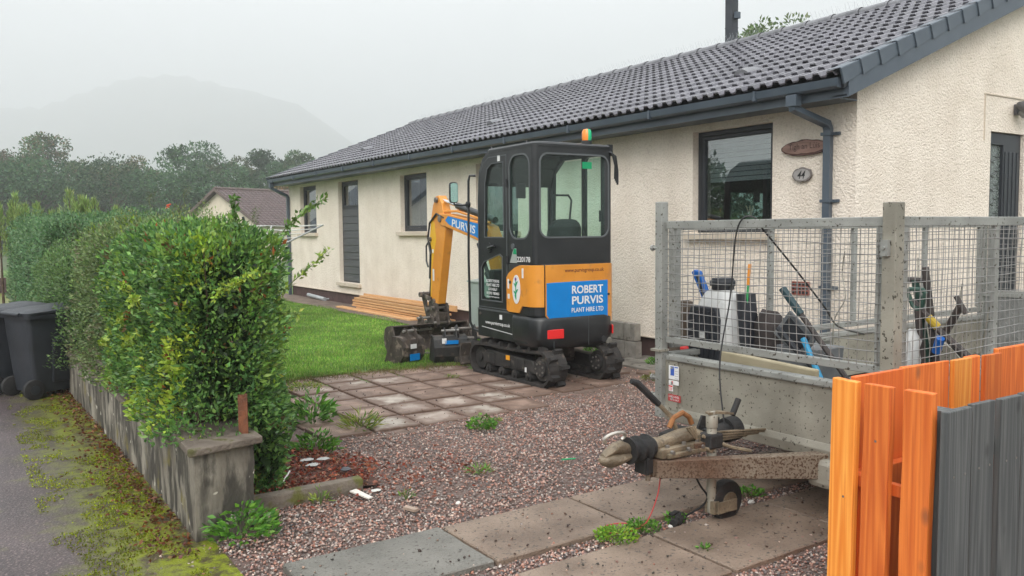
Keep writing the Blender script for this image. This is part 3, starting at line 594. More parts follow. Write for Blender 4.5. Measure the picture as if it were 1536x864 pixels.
M_bin = mat('bin_plastic', (.016, .019, .024), (.026, .03, .038), scale=5, rough=.5, bump=.2, bscale=200, rvar=.1)
M_rub = mat('rubber', (.012, .012, .013), (.028, .026, .025), scale=10, rough=.75, bump=.4, bscale=80)
def wheelie_bin(x, y, rz, label, tagcol):
    t = thing('wheelie_bin', label, 'bin', (x, y, 0), rz, 'bins on the pavement')
    rings = []
    for z, a, b in ((.06, .2, .22), (.3, .22, .245), (.6, .24, .27), (.8, .25, .285)):
        rings.append([(px_, py_, z) for px_, py_ in rrect(-a, -b, a, b, .04, 3)])
    MB().loft(rings).build('body', M_bin, t, True, smooth=True)
    MB().box((-.236, -.04, .36), (.03, .2, .42), ry=-.09).build('moulded_panel', M_bin, t, True, bevel=.012)
    mb = MB(); mb.loft([[(a, b, z) for a, b in rrect(-q, -q-.03, q, q+.03, .04, 3)] for z, q in ((.79, .275), (.83, .278))]); mb.build('rim', M_bin, t, True, smooth=True)
    mb = MB(); mb.loft([[(a, b*1.0, z+(.03 if b < 0 else .0)*(1-0)) for a, b in rrect(-q, -q-.04, q, q+.04, .05, 4)] for z, q in ((.832, .272), (.85, .272), (.872, .22), (.88, .1))]); mb.build('lid', M_bin, t, True, smooth=True)
    MB().cyl((-.2, .335, .84), (.2, .335, .84), .018, 10).build('handle', M_bin, t, True, smooth=True)
    for s in (-1, 1):
        wh = MB().cyl((s*.19, .24, .1), (s*.245, .24, .1), .1, 24).build('wheel', M_rub, t, True, bevel=.012, smooth=True)
        MB().cyl((s*.246, .24, .1), (s*.253, .24, .1), .045, 16).build('hub', M_bin, wh, True)
    MB().box((-.268, -.17, .745), (.004, .1, .06), ry=-.05).build('address_label', M_white if tagcol else M_bin, t, True)
    return t
wheelie_bin(-6.46, 4.72, R(112), 'dark grey wheelie bin with a white label, nearer of two by the wall', True)
wheelie_bin(-6.74, 5.2, R(108), 'dark grey wheelie bin half hidden behind the labelled one', False)

# ================================================================ HEDGES
M_hl = leafmat('privet_leaf', .42, .22, .45); M_twig = mat('twig', (.06, .04, .025), (.12, .08, .05), scale=20, rough=.8)
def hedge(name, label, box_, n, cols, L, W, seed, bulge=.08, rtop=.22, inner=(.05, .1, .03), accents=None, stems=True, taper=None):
    (x0, y0, z0), (x1, y1, z1) = box_; t = thing(name, label, 'hedge', ((x0+x1)/2, (y0+y1)/2, 0))
    # points on a rounded, lumpy box surface
    ax = (x1-x0)/2; ay = (y1-y0)/2; az = (z1-z0)/2; c = np.array([(x0+x1)/2, (y0+y1)/2, (z0+z1)/2])
    A = np.array([ay*az*4, ay*az*4, ax*az*4, ax*az*4, ax*ay*4]); f = rng.choice(5, n, p=A/A.sum()); a, b = rng.uniform(-1, 1, (2, n)); P = np.zeros((n, 3))
    for k, (i, s) in enumerate(((0, -1), (0, 1), (1, -1), (1, 1), (2, 1))):
        q = f == k; o = [j for j in range(3) if j != i]; P[q, i] = s; P[q, o[0]] = a[q]; P[q, o[1]] = b[q]
    E_ = np.array([ax, ay, az]); Q = P*E_; r = rtop
    core = np.clip(Q, -(E_-r), (E_-r)); core[:, 2] = np.clip(Q[:, 2], -E_[2], E_[2]-r); d = unit(Q-core+1e-6); nrm = d.copy()
    Q = core+d*r
    lump = snoise(Q+c, 2.1, seed)*bulge+snoise(Q+c, 6, seed+1)*bulge*.5; depth = rng.random(n)**1.8*.16
    Q = Q+nrm*(lump-depth)[:, None]+c
    if taper is not None: Q = taper(Q)
    D = nrm*.9+rng.normal(0, .55, (n, 3)); D[:, 2] += .45
    cl = np.array(cols)[rng.integers(0, len(cols), n)]; patch = np.clip(.5+.5*snoise(Q, 3.4, seed+2), 0, 1)[:, None]
    C_ = vary(cl*(.72+.5*patch), n, .22)
    if accents is not None:
        for cc, thr, sd_, sc_ in accents:
            q = (snoise(Q, sc_, sd_)+rng.normal(0, .22, n)) > thr+.08; C_[q] = vary(cc, q.sum(), .2)
    V, Fq, CC = leaves(Q, D, np.clip(rng.normal(.9, .28, n), .35, 1.7)*L, rng.uniform(.6, 1.3, n)*W, C_, .18); np_mesh('foliage', V, Fq, M_hl, parent=t, colors=CC, kind='stuff')
    # inside: twigs and core leaves coloured darker to stand for the shade within
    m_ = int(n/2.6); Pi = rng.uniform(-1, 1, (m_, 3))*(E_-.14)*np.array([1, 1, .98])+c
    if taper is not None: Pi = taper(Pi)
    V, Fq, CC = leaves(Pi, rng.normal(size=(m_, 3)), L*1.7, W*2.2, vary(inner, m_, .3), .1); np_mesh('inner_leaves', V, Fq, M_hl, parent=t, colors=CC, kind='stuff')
    mb = MB()
    for k in range(int(14*(y1-y0))+8):
        bx, by = random.uniform(x0+.28, x1-.22), random.uniform(y0+.3, y1-.2); p = Vector((bx, by, max(z0-.3, 0))); pts = [p]
        for q in range(4): p = p+Vector((random.uniform(-.1, .1), random.uniform(-.12, .12), (z1-.1-max(z0-.3, 0))/4)); pts.append(p)
        if taper is not None: pts = [Vector(v) for v in taper(np.array([list(v) for v in pts]))]
        mb.tube(pts, [.012, .01, .007, .005, .003], 4)
    mb.build('stems', M_twig, t, kind='stuff')
    return t
H1 = [(.11, .24, .065), (.16, .32, .08), (.22, .39, .09), (.08, .18, .055)]; HY = (.34, .46, .05)
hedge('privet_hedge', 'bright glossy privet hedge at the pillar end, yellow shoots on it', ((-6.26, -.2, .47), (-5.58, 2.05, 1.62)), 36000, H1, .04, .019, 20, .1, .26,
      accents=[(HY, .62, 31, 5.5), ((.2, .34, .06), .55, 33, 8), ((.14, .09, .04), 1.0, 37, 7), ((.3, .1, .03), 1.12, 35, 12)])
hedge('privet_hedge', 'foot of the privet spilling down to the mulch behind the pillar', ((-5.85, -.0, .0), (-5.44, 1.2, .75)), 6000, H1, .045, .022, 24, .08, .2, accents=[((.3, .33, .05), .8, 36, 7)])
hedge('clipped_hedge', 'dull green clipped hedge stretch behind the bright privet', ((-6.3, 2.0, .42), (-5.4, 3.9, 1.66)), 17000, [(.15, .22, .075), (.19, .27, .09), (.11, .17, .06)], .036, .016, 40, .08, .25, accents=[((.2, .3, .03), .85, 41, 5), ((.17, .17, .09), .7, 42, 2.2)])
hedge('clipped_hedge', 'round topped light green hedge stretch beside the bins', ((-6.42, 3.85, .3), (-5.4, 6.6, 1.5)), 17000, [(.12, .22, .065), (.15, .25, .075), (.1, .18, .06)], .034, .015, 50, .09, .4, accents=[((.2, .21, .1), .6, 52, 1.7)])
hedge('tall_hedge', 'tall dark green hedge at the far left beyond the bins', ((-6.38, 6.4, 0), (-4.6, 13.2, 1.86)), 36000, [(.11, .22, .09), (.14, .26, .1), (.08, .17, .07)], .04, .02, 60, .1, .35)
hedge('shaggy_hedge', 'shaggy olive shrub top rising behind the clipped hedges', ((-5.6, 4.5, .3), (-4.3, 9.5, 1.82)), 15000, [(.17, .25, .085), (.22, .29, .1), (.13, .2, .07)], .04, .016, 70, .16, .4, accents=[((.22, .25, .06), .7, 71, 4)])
def shoot(pts, n, label, cols, L=.035, W=.017, r=.004, cat='hedge shoot', name='hedge_shoot', spread=.03):
    t = thing(name, label, cat, pts[0]); P = [Vector(p) for p in pts]
    MB().tube(P, [r*(1-.6*i/(len(P)-1)) for i in range(len(P))], 5).build('stem', M_st, t)
    u_ = rng.random(n); seg = np.clip((u_*(len(P)-1)).astype(int), 0, len(P)-2); f = (u_*(len(P)-1)-seg)[:, None]; A = np.array([list(p) for p in P]); Q = A[seg]*(1-f)+A[seg+1]*f
    T = unit(A[seg+1]-A[seg]); D = T*.5+rng.normal(0, .7, (n, 3)); Q = Q+rng.normal(0, spread*.3, (n, 3))
    V, Fq, CC = leaves(Q, D, rng.uniform(.6, 1.2, n)*L, rng.uniform(.7, 1.2, n)*W, vary(np.array(cols)[rng.integers(0, len(cols), n)], n, .2), .15); np_mesh('leaves', V, Fq, M_hl, parent=t, colors=CC)
YS = [(.2, .3, .05), (.3, .4, .06), (.12, .2, .04)]
shoot([(-5.64, -.05, 1.5), (-5.58, -.08, 1.62), (-5.5, -.1, 1.7), (-5.42, -.12, 1.76), (-5.34, -.12, 1.81)], 130, 'long arching green shoot off the hedge corner, upper of two', [(.1, .2, .04), (.16, .27, .05)], .04, .018)
shoot([(-5.66, -.1, 1.2), (-5.56, -.14, 1.32), (-5.46, -.15, 1.4), (-5.34, -.14, 1.5)], 110, 'pale yellow green shoot off the hedge side, lower of two', YS)
shoot([(-5.66, -.1, 1.14), (-5.6, -.14, 1.14), (-5.54, -.15, 1.13)], 60, 'short pale shoot low on the hedge corner', YS)
shoot([(-5.84, -.02, 1.5), (-5.85, -.05, 1.66), (-5.86, -.06, 1.8)], 130, 'upright green shoot above the middle of the privet', [(.09, .19, .04), (.12, .22, .05)], .04, .02)
for k, (a, b, c, d_) in enumerate(((-5.99, .95, -6.26, 1.02), (-6.28, .5, -6.3, 1.25), (-6.3, .1, -6.32, 1.2), (-6.2, .5, -6.28, .95), (-6.05, -.28, -5.9, 1.25), (-5.95, -.28, -5.75, 1.3), (-6.3, 1.3, -6.32, .85))):
    shoot([(c-.02, b, d_), (c-.06, b-.06, d_+.06), (c-.08, b-.14, d_+.04), (c-.09, b-.2, d_+.07)] if k not in (4, 5) else [(a, b, d_), (a+.05, b-.06, d_+.06), (a+.13, b-.07, d_+.1)], 60,
          ['lime yellow shoot high on the street side of the privet', 'lime yellow shoot on the street side near the top corner', 'lime yellow shoot at the front corner of the privet', 'lime yellow shoot halfway up the street side of the privet', 'pale shoot left on the end face of the privet', 'pale shoot right on the end face of the privet', 'lime yellow shoot low on the street side, farthest along'][k], [(.3, .42, .04), (.36, .46, .06), (.22, .34, .04)])
# golden conifer tips and flowering sprigs showing over the hedge
def conifer(x, y, h, r, label, n=1700):
    t = thing(name='conifer', label=label, cat='conifer', loc=(x, y, 0)); sp = [(x, y, h, r)]+[(x+rng.uniform(-1, 1)*r*.9, y+rng.uniform(-.3, .3), h-rng.uniform(.08, .35), r*rng.uniform(.35, .6)) for _ in range(4)]
    mb = MB(); Q, DD = [], []
    for (a_, b_, hh, q) in sp:
        mb.tube([(a_, b_, 0), (a_, b_, hh*.97)], [.03, .005], 5); m_ = n//4; an = rng.uniform(0, 6.28, m_); u_ = rng.random(m_)**.8; rr = q*(1-u_)**.9*rng.uniform(.3, 1.15, m_)+.01
        Q.append(np.stack([a_+rr*np.cos(an), b_+rr*np.sin(an), 1.2+u_*(hh-1.2)], 1)); DD.append(np.stack([np.cos(an)*.35, np.sin(an)*.35, np.ones(m_)*1.1], 1)+rng.normal(0, .2, (m_, 3)))
    mb.build('trunk', M_twig, t); Q, DD = np.concatenate(Q), np.concatenate(DD); m_ = len(Q)
    V, Fq, CC = leaves(Q, DD, rng.uniform(.06, .15, m_), .02, vary((.26, .36, .12), m_, .35), .1); np_mesh('foliage', V, Fq, M_hl, parent=t, colors=CC, kind='stuff')
conifer(-5.55, 11.0, 2.3, .42, 'bright green conifer tip above the tall hedge, largest of the group'); conifer(-5.2, 10.8, 2.14, .3, 'bright green conifer tip right of the largest')
conifer(-4.9, 10.6, 2.02, .25, 'smallest bright green conifer tip, rightmost above the hedge'); conifer(-6.0, 11.4, 2.1, .22, 'bright green conifer tip left of the largest'); conifer(-6.25, 12.6, 2.3, .3, 'bright green conifer tip at the far left by the neighbour roof')
for k, (x, y, z) in enumerate(((-5.0, 7.2, 2.15), (-4.6, 7.0, 2.2), (-4.4, 6.9, 2.05), (-4.25, 6.0, 1.95), (-4.0, 5.9, 1.9), (-4.75, 6.8, 2.0))):
    shoot([(x, y, 1.5), (x+.05, y, 1.75), (x+.02, y+.05, z-.08), (x+.06, y, z)], 150, ['wispy pale sprig', 'tallest wispy sprig', 'thin grey green sprig', 'short sprig', 'rightmost sprig', 'forked sprig'][k]+' rising out of the shaggy shrub behind the hedge', [(.13, .16, .08), (.17, .19, .1), (.09, .12, .05)], .035, .012, .006, 'shrub sprig', 'shrub_sprig', .09)
mb = MB(); [mb.cyl((-4.93, 6.4, 1.93+.03*k), (-4.9+.02*k, 6.38, 1.95+.03*k), .009, 6) for k in range(2)]; tag(mb.build('red_flower', mat('petal', (.6, .08, .03))), 'small red flower above the hedge', 'flower')
# ================================================================ BUNGALOW
M_harl = harl('roughcast_cream', (.82, .725, .625), (.90, .81, .71))
M_plinth = mat('brown_plinth', (.06, .032, .03), (.09, .05, .045), scale=6, rough=.75, bump=.5, bscale=80)
M_anth = mat('anthracite_upvc', (.06, .08, .105), (.078, .1, .125), scale=3, rough=.38, rvar=.08)
M_anthd = mat('anthracite_frame', (.018, .022, .028), (.028, .032, .04), scale=3, rough=.4)
M_sill = mat('sill_render', (.55, .47, .38), (.62, .54, .44), scale=6, rough=.8, bump=.2)
M_dark = mat('room_dark', (.012, .014, .016), (.02, .022, .024), rough=.9)
M_glass = glassmat('window_glass', (.75, .8, .8), gl=1.0, alpha=.26, rough=.01)
M_curt = mat('net_curtain', (.45, .45, .42), (.6, .6, .57), scale=8, rough=.9)
HL, HW = 16.23, 7.6
TP = math.tan(.3763); ZE = 2.985
house = thing('bungalow', 'cream roughcast bungalow with grey tiled roof behind the excavator', 'house', (0, 0, 0))
rz_ = lambda x: ZE+(x+.485)*TP      # roof plane height
EW = frame((0, 0, 0), (0, -1, 0), (0, 0, 1))     # X = -y, Y = z, Z = -x (outward)
def op(y0, y1, z0, z1): return [(-y1, z0), (-y0, z0), (-y0, z1), (-y1, z1)]
wins = [(14.31, 15.41, 1.60, 2.74), (11.81, 12.93, .50, 2.73), (8.71, 9.80, 1.61, 2.69), (5.75, 6.98, 1.6, 2.71), (.98, 2.12, 1.56, 2.72)]
wall = plate('wall', M_harl, house, EW @ Matrix.Translation((0, 0, -.15)), [(-HL, .257), (0, .257), (0, 2.98), (-HL, 2.98)], [op(*w_) for w_ in wins], .3)
GW = frame((0, 0, 0), (1, 0, 0), (0, 0, 1))      # X = x, Y = z, Z = -y (outward)
gt = lambda x: rz_(x)-.12
plate('gable_wall', M_harl, house, GW @ Matrix.Translation((0, 0, -.15-.3*0)), [(.3, .257), (HW, .257), (HW, gt(0)), (3.8, gt(3.8)), (.3, gt(.3))], [[(2.47, .3), (3.22, .3), (3.22, 2.66), (2.47, 2.66)]], .3)
# small gable piece over the side wall's end so the corner closes
MB().prism([(0, .0005, 2.98), (.3, .0005, 2.98), (.3, .0005, gt(.3)), (0, .0005, gt(0))], (0, .299, 0)).build('gable_corner', M_harl, house)
MB().prism([(0, HL-.3, 2.98), (HW, HL-.3, gt(0)), (3.8, HL-.3, gt(3.8))], (0, .3, 0)).box((3.95, HL-.15, 1.5), (7.3, .298, 2.96)).build('far_gable_wall', M_harl, house)
MB().box((HW-.15, HL/2, 1.5), (.3, HL-.62, 2.9)).build('rear_wall', M_harl, house)
pl = MB(); pl.lohi((.025, .025, -.3), (HW-.025, HL-.025, .255)); pl.build('plinth', M_plinth, house)
# drip bead where the render ends
MB().box((-.004, HL/2, .262), (.03, HL, .012)).box((HW/2, -.004, .262), (HW, .03, .012)).build('bell_cast_bead', M_sill, house)
def window(i, w_, split=None, curtain=True, sill=True, rec=.09, name='window'):
    y0, y1, z0, z1 = w_; f = .055
    fr = plate(name, M_anthd, house, EW @ Matrix.Translation((0, 0, -rec-.035)), op(y0+.002, y1-.002, z0+.002, z1-.002), [op(y0+f, y1-f, z0+f+.01, z1-f)] if split is None else [op(y0+f, y1-f, split+f/2, z1-f)], .07, .004)
    a, b = (z0+f+.01, z1-f) if split is None else (split+f/2, z1-f)
    g = .045
    plate('sash', M_anthd, fr, EW @ Matrix.Translation((0, 0, -rec-.028)), op(y0+f+.003, y1-f-.003, a+.003, b-.003), [op(y0+f+g, y1-f-g, a+g, b-g)], .05, .006, local=False)
    MB().box((rec+.035, (y0+y1)/2, (a+b)/2), (.008, y1-y0-2*f-2*g+.01, b-a-2*g+.01)).build('pane', M_glass, fr)
    if i == 4:  # pale slats added to soften the dark cab mirrored in this pane
        for k in range(9): MB().box((rec+.12, (y0+y1)/2, b-.06-.055*k), (.004, y1-y0-.16, .05), ry=.25).build('added_slat', mat('added_slat_pale', (.6, .64, .66), (.66, .7, .72), rough=.7), fr)
    if curtain:
        P = []; 
        for zz in (a+.02, b): P.append([(rec+.2+.012*math.sin(k*1.9), y0+f+.04+k*.014, zz) for k in range(int((y1-y0)*.34/.014))])
        MB().grid(P).build('net_curtain', M_curt, fr, smooth=True)
    if sill: MB().box((-.02, (y0+y1)/2+.0, z0-.042), (.075+.04, y1-y0+.14, .075)).build('sill', M_sill, fr, bevel=.006)
    MB().box((.75, (y0+y1)/2, (z0+z1)/2), (.02, y1-y0+1.2, z1-z0+.8)).build('unlit_room_sheet', M_dark, fr)  # near-black sheet, its colour stands in for the unlit room
    return fr
for i, w_ in enumerate(wins):
    if i == 1: continue
    window(i, w_, curtain=i in (0, 2))
# tall window with boarded panel below
y0, y1, z0, z1 = wins[1]
fr = window(1, wins[1], split=2.13, curtain=False)
k = 0; zz = .53
while zz < 2.1:
    h = min(.155, 2.12-zz); MB().prism([(.098, y0+.05, zz), (.078, y0+.05, zz+.008), (.09, y0+.05, zz+h-.005), (.098, y0+.05, zz+h-.005)], (0, y1-y0-.1, 0)).build('cladding_board', mat('cladding_grey', (.055, .06, .065), (.075, .08, .085), scale=6, rough=.5, rand=.07, stretch=(1, .3, 6)), fr); zz += .158
# ornament on the big window's sill inside: dark upright oblong and a jar of brushes
jar = thing('brush_jar', 'jar of pale brushes standing inside the big window', 'jar', (.3, 1.52, 1.63))
mb = MB(); mb.cyl((.3, 1.52, 1.63), (.3, 1.52, 1.75), .035, 12); mb.build('jar', M_dark, jar)
mb = MB(); [mb.tube([(.3, 1.52, 1.72), (.3+random.uniform(-.04, .04), 1.52+random.uniform(-.05, .05), 1.86)], .007, 5) for _ in range(5)]; mb.build('brushes', mat('brush', (.5, .38, .25), (.6, .48, .33)), jar)
mb = MB(); mb.box((.36, 1.24, 1.8), (.05, .26, .42)); tag(mb.build('dark_oblong', M_dark), 'dark upright oblong just inside the right of the big window', 'screen')
# gable door
dr = plate('door', M_anthd, house, GW @ Matrix.Translation((0, 0, -.075)), [(2.475, .3), (3.215, .3), (3.215, 2.655), (2.475, 2.655)], [[(2.56, .36), (2.82, .36), (2.82, 2.52), (2.56, 2.52)]], .08, .006)
MB().box((2.69, .075, 1.43), (.27, .01, 2.18)).build('side_light', glassmat('obscure_glass', (.5, .58, .55), gl=.9, alpha=.15, rough=.15, dirt=.5), dr)
mb = MB(); [mb.tube([(2.69+.09*math.sin(s*6.28), .064, 2.4-.16*k-.08*s) for s in (0, .25, .5, .75, 1)], .005, 4) for k in range(12)]; mb.build('leaded_pattern', mat('lead', (.15, .16, .16), rough=.5), dr)
for x in (2.88, 2.97, 3.06, 3.15): MB().box((x, .033, 1.4), (.05, .012, 2.1)).build('door_rib', M_anthd, dr, bevel=.003)
MB().box((3.0, -.05, .25), (1.2, .5, .12)).build('door_step', M_sill, dr)
MB().box((2.95, .9, 1.5), (1.6, .02, 2.8)).build('unlit_room_sheet', M_dark, dr)  # dark sheet in place of the unlit space behind the door
# white plastic and metal on the walls
lt = thing('security_light', 'grey twin spotlight with sensor on the gable above the door', 'outdoor light', (3.0, 0, 2.93))
M_lt = mat('light_body', (.07, .07, .075), (.1, .1, .11), rough=.4)
MB().box((3.0, -.02, 2.93), (.1, .04, .12)).build('bracket', M_lt, lt, bevel=.008)
for s in (-1, 1): MB().tube([(3.0+s*.07, -.06, 2.98), (3.0+s*.08, -.1, 2.96), (3.0+s*.09, -.18, 2.93)], [.03, .055, .06], 14).build('lamp_head', M_lt, lt, smooth=True)
MB().tube([(3.0, -.05, 2.9), (3.0, -.1, 2.87), (3.0, -.14, 2.85)], [.03, .05, .03], 12).build('sensor', mat('sensor_grey', (.3, .3, .3), rough=.3), lt, smooth=True)
MB().box((2.32, -.004, 2.8), (.012, .012, .5)).box((3.2, -.004, 3.06), (1.8, .012, .012)).build('cable_trunking', M_sill, house)

# ---- signs on the wall
M_sgw = mat('sign_wood', (.2, .115, .09), (.3, .18, .145), scale=6, rough=.6, stretch=(1, 1, 5), bump=.2); M_sgb = mat('sign_bark', (.07, .035, .03), (.11, .055, .045), scale=20, rough=.85, bump=.5)
M_engr = mat('engraving', (.055, .03, .028), rough=.8)
sg = thing('house_name_sign', 'oval wooden house name sign with bark rim by the downpipe', 'sign', (0, .56, 2.41))
def wavy(cx, cy, a, b, n=30, j=.006, sd=1):
    rr = random.Random(sd); return [(cx+(a+rr.uniform(-j, j))*math.cos(2*math.pi*k/n), cy+(b+rr.uniform(-j, j))*math.sin(2*math.pi*k/n)) for k in range(n)]
plate('bark_rim', M_sgb, sg, frame((-.02, .56, 2.41), (0, -1, 0), (0, 0, 1)), wavy(0, 0, .285, .078), (), .035, local=False)
plate('face', M_sgw, sg, frame((-.032, .565, 2.412), (0, -1, 0), (0, 0, 1)), wavy(-.0, .002, .262, .062, sd=2), (), .02, local=False)
lettering('sign_text', 'Tigh an Lùis', M_engr, sg, frame((-.0435, .56, 2.415), (0, -1, 0), (0, 0, 1)), .37, .078, bold=.0, local=False, shear=0)
sg = thing('house_number_sign', 'small round grey slate house number 44 below the name sign', 'sign', (0, .59, 2.14))
plate('slate_disc', mat('slate_grey', (.16, .14, .13), (.24, .22, .21), scale=9, rough=.6), sg, frame((-.02, .59, 2.14), (0, -1, 0), (0, 0, 1)), wavy(0, 0, .115, .073, sd=4), (), .03, .004, local=False)
plate('disc_face', mat('slate_face', (.3, .28, .27), (.4, .38, .37), scale=9, rough=.6), sg, frame((-.0355, .59, 2.14), (0, -1, 0), (0, 0, 1)), wavy(0, 0, .098, .058, sd=5, j=.003), (), .004, local=False)
lettering('number_44', '44', mat('ink', (.015, .015, .015), rough=.6), sg, frame((-.0385, .59, 2.14), (0, -1, 0), (0, 0, 1)), .1, .082, bold=.01, local=False, shear=.35)
av = thing('air_vent', 'small terracotta airbrick grille in the cream wall', 'vent', (0, .6, .99))
mb = MB(); mb.box((-.008, .6, .99), (.02, .21, .135)); mb.build('plate', mat('terracotta', (.25, .07, .05), (.33, .1, .07), rough=.7), av)
for i in range(5):
    for j in range(3): MB().box((-.019, .52+.04*i, .948+.042*j), (.006, .026, .026)).build('slot', M_dark, av)
av = thing('air_vent', 'brown airbrick in the plinth beside the trailer corner post', 'vent', (0.02, 2.6, .1))
MB().box((.02, 2.6, .09), (.02, .22, .1)).build('plate', M_plinth, av)
for i in range(8):
    for j in range(3): MB().box((.008, 2.51+.026*i, .06+.03*j), (.006, .014, .018)).build('slot', M_dark, av)
bf = MB(); bf.cyl((-.09, 14.75, .1), (-.09, 13.65, .06), .045, 16); bf.cyl((-.09, 13.7, .06), (.03, 13.7, .06), .02, 8); tag(bf.build('flue_pipe', mat('galv_flue', (.3, .32, .34), (.4, .42, .43), rough=.4), smooth=True), 'short fat grey pipe lying along the brown plinth at the far end', 'pipe')

# ---- roof
roof = MB(); xe = -.44
roof.prism([(xe, -.16, rz_(xe)-.06), (3.8, -.16, rz_(3.8)-.06), (HW-xe, -.16, rz_(xe)-.06), (HW-xe, -.16, rz_(xe)-.14), (3.8, -.16, rz_(3.8)-.14), (xe, -.16, rz_(xe)-.14)], (0, HL+.29, 0))
M_tile = mat('roof_tile', (.105, .102, .122), (.17, .165, .188), scale=3.5, rough=.3, rvar=.14, rand=.2, bump=.15, bscale=120, c3=(.12, .12, .1), s3=18, t3=(.68, .76))
roof = roof.build('roof', M_anthd, house)
G, TW, NR = .2839, .3035, 16
nrow = 15; ncol = 55; y_start = -.13
def tile_mesh():
    """double-roll concrete tile: local x across (toward +y world), y up the slope"""
    prof = [(0, .012), (.024, .012), (.042, .046), (.098, .048), (.117, .014), (.165, .012), (.176, .012), (.194, .046), (.25, .048), (.269, .014), (TW-.001, .012)]
    L = G/math.cos(.3763)+.05; V = []; n = len(prof)
    for y_, dz in ((0, .03), (L, 0.0)):
        for x_, z_ in prof: V.append((x_, y_, z_+dz))
    for x_, z_ in prof: V.append((x_, .002, z_+.014))
    F_ = [(i, i+1, n+i+1, n+i) for i in range(n-1)]+[(2*n+i, 2*n+i+1, i+1, i) for i in range(n-1)]
    me = bpy.data.meshes.new('roof_tile'); me.from_pydata(V, [], F_); me.materials.append(M_tile); me.update(); return me
TM = tile_mesh(); cosp, sinp = math.cos(.3763), math.sin(.3763)
cells = []
for r_ in range(nrow):
    for c_ in range(ncol):
        x = -.485+r_*G; y = y_start+c_*TW; cells.append((math.dist((x, y, rz_(x)), (-7.17, -4.84, 1.6)), x, y))
cells.sort(); far_v, far_f = [], []
def tile_M(x, y): return Matrix(((0, cosp, -sinp, x), (1, 0, 0, y), (0, sinp, cosp, rz_(x)-.035+random.uniform(-.0015, .0015)), (0, 0, 0, 1)))
for k, (d, x, y) in enumerate(cells):
    M = tile_M(x, y); M = M @ Matrix.Rotation(random.gauss(0, .006), 4, 'Z')
    if k < 300: put('roof_tile', TM, roof, M)
    else:
        b = len(far_v); far_v += [M @ v.co for v in TM.vertices]; far_f += [[b+i for i in p.vertices] for p in TM.polygons]
me = bpy.data.meshes.new('roof_tiles_beyond'); me.from_pydata(far_v, [], far_f); me.materials.append(M_tile); me.update(); o = bpy.data.objects.new('distant_roof_tiles', me); col.objects.link(o); o.parent = roof; o['kind'] = 'stuff'
# back slope, plain
MB().prism([(3.82, -.13, rz_(3.8)-.02), (HW+.485, -.13, ZE-.02), (HW+.485, -.13, ZE-.05), (3.82, -.13, rz_(3.8)-.05)], (0, HL+.27, 0)).build('rear_tiles', M_tile, roof)
# ridge
rid = bpy.data.meshes.new('ridge_tile'); mb = MB(); ring = lambda y, q: [(q*math.sin(a), y, q*math.cos(a)*.75) for a in [R(-95+19*k) for k in range(11)]]
P = [ring(0, .128), ring(.06, .128), ring(.065, .118), ring(.45, .112)]; P = [[(x_, y_, z_) for x_, y_, z_ in r_] for r_ in P]; mb.grid(P); bmesh.ops.recalc_face_normals(mb.bm, faces=mb.bm.faces); mb.bm.to_mesh(rid); rid.materials.append(mat('ridge_grey', (.15, .15, .165), (.2, .2, .215), scale=9, rough=.45, rand=.08)); rid.polygons.foreach_set('use_smooth', [True]*len(rid.polygons))
M_clip = mat('ridge_clip', (.03, .03, .035), rough=.5)
zr_ = rz_(3.8)+.0
y = -.17
while y < HL+.1:
    put('ridge_tile', rid, roof, Matrix.Translation((3.8, y, zr_-.02)))
    y += .445
mb = MB(); y = -.1
while y < HL:
    for s in (-1, 1): mb.tube([(3.8, y, zr_+.06), (3.8+s*random.uniform(.05, .09), y+random.uniform(-.03, .03), zr_+.17+random.uniform(-.02, .02))], .0015, 3, caps=False)
    y += .07
mb.build('bird_spikes', mat('clear_spike', (.55, .57, .6), rough=.2), house, kind='stuff')
# verge caps along the near gable
vm = MB(); L = G/cosp+.03
vm.loft([[(-.02, 0, .034), (.11, 0, .034), (.11, 0, .03), (-.012, 0, .03), (-.012, 0, -.115), (-.03, 0, -.115), (-.03, 0, .024)][::1], [(-.02, L, .02), (.11, L, .02), (.11, L, .016), (-.012, L, .016), (-.012, L, -.095), (-.022, L, -.095), (-.022, L, .012)]])
vm.tube([(-.03, -.001, .024), (-.03, -.001, -.115)], .007, 5)
vme = bpy.data.meshes.new('verge_cap'); bmesh.ops.recalc_face_normals(vm.bm, faces=vm.bm.faces); vm.bm.to_mesh(vme); vme.materials.append(M_anth)
for r_ in range(nrow):
    x = -.51+r_*G; put('verge_cap', vme, roof, Matrix(((0, cosp, -sinp, x), (1, 0, 0, -.155), (0, sinp, cosp, rz_(x)+.025), (0, 0, 0, 1))))
    put('verge_cap', vme, roof, Matrix(((0, cosp, -sinp, x), (-1, 0, 0, HL+.15), (0, sinp, cosp, rz_(x)+.01), (0, 0, 0, 1))))
# barge board and soffits, fascia
def zb(x): return 2.787+(x+.385)*TP
MB().prism([(-.385, -.172, 2.787), (3.8, -.172, zb(3.8)), (3.8, -.172, zb(3.8)+.2), (-.385, -.172, 2.787+.2)], (0, .018, 0)).prism([(HW+.385, -.172, 2.787), (3.8, -.172, zb(3.8)), (3.8, -.172, zb(3.8)+.2), (HW+.385, -.172, 2.987)], (0, .018, 0)).build('barge_board', M_anth, house)
MB().prism([(-.385, -.152, 2.8), (3.8, -.152, zb(3.8)+.013), (3.8, -.152, zb(3.8)+.025), (-.385, -.152, 2.812)], (0, .153, 0)).build('verge_soffit', M_anth, house)
MB().prism([(-.385, HL+.14, 2.787), (3.8, HL+.14, zb(3.8)), (3.8, HL+.14, zb(3.8)+.2), (-.385, HL+.14, 2.987)], (0, .018, 0)).build('far_barge_board', M_anth, house)
MB().lohi((-.385, -.152, 2.787), (-.367, HL+.138, 2.97)).build('fascia', M_anth, house)
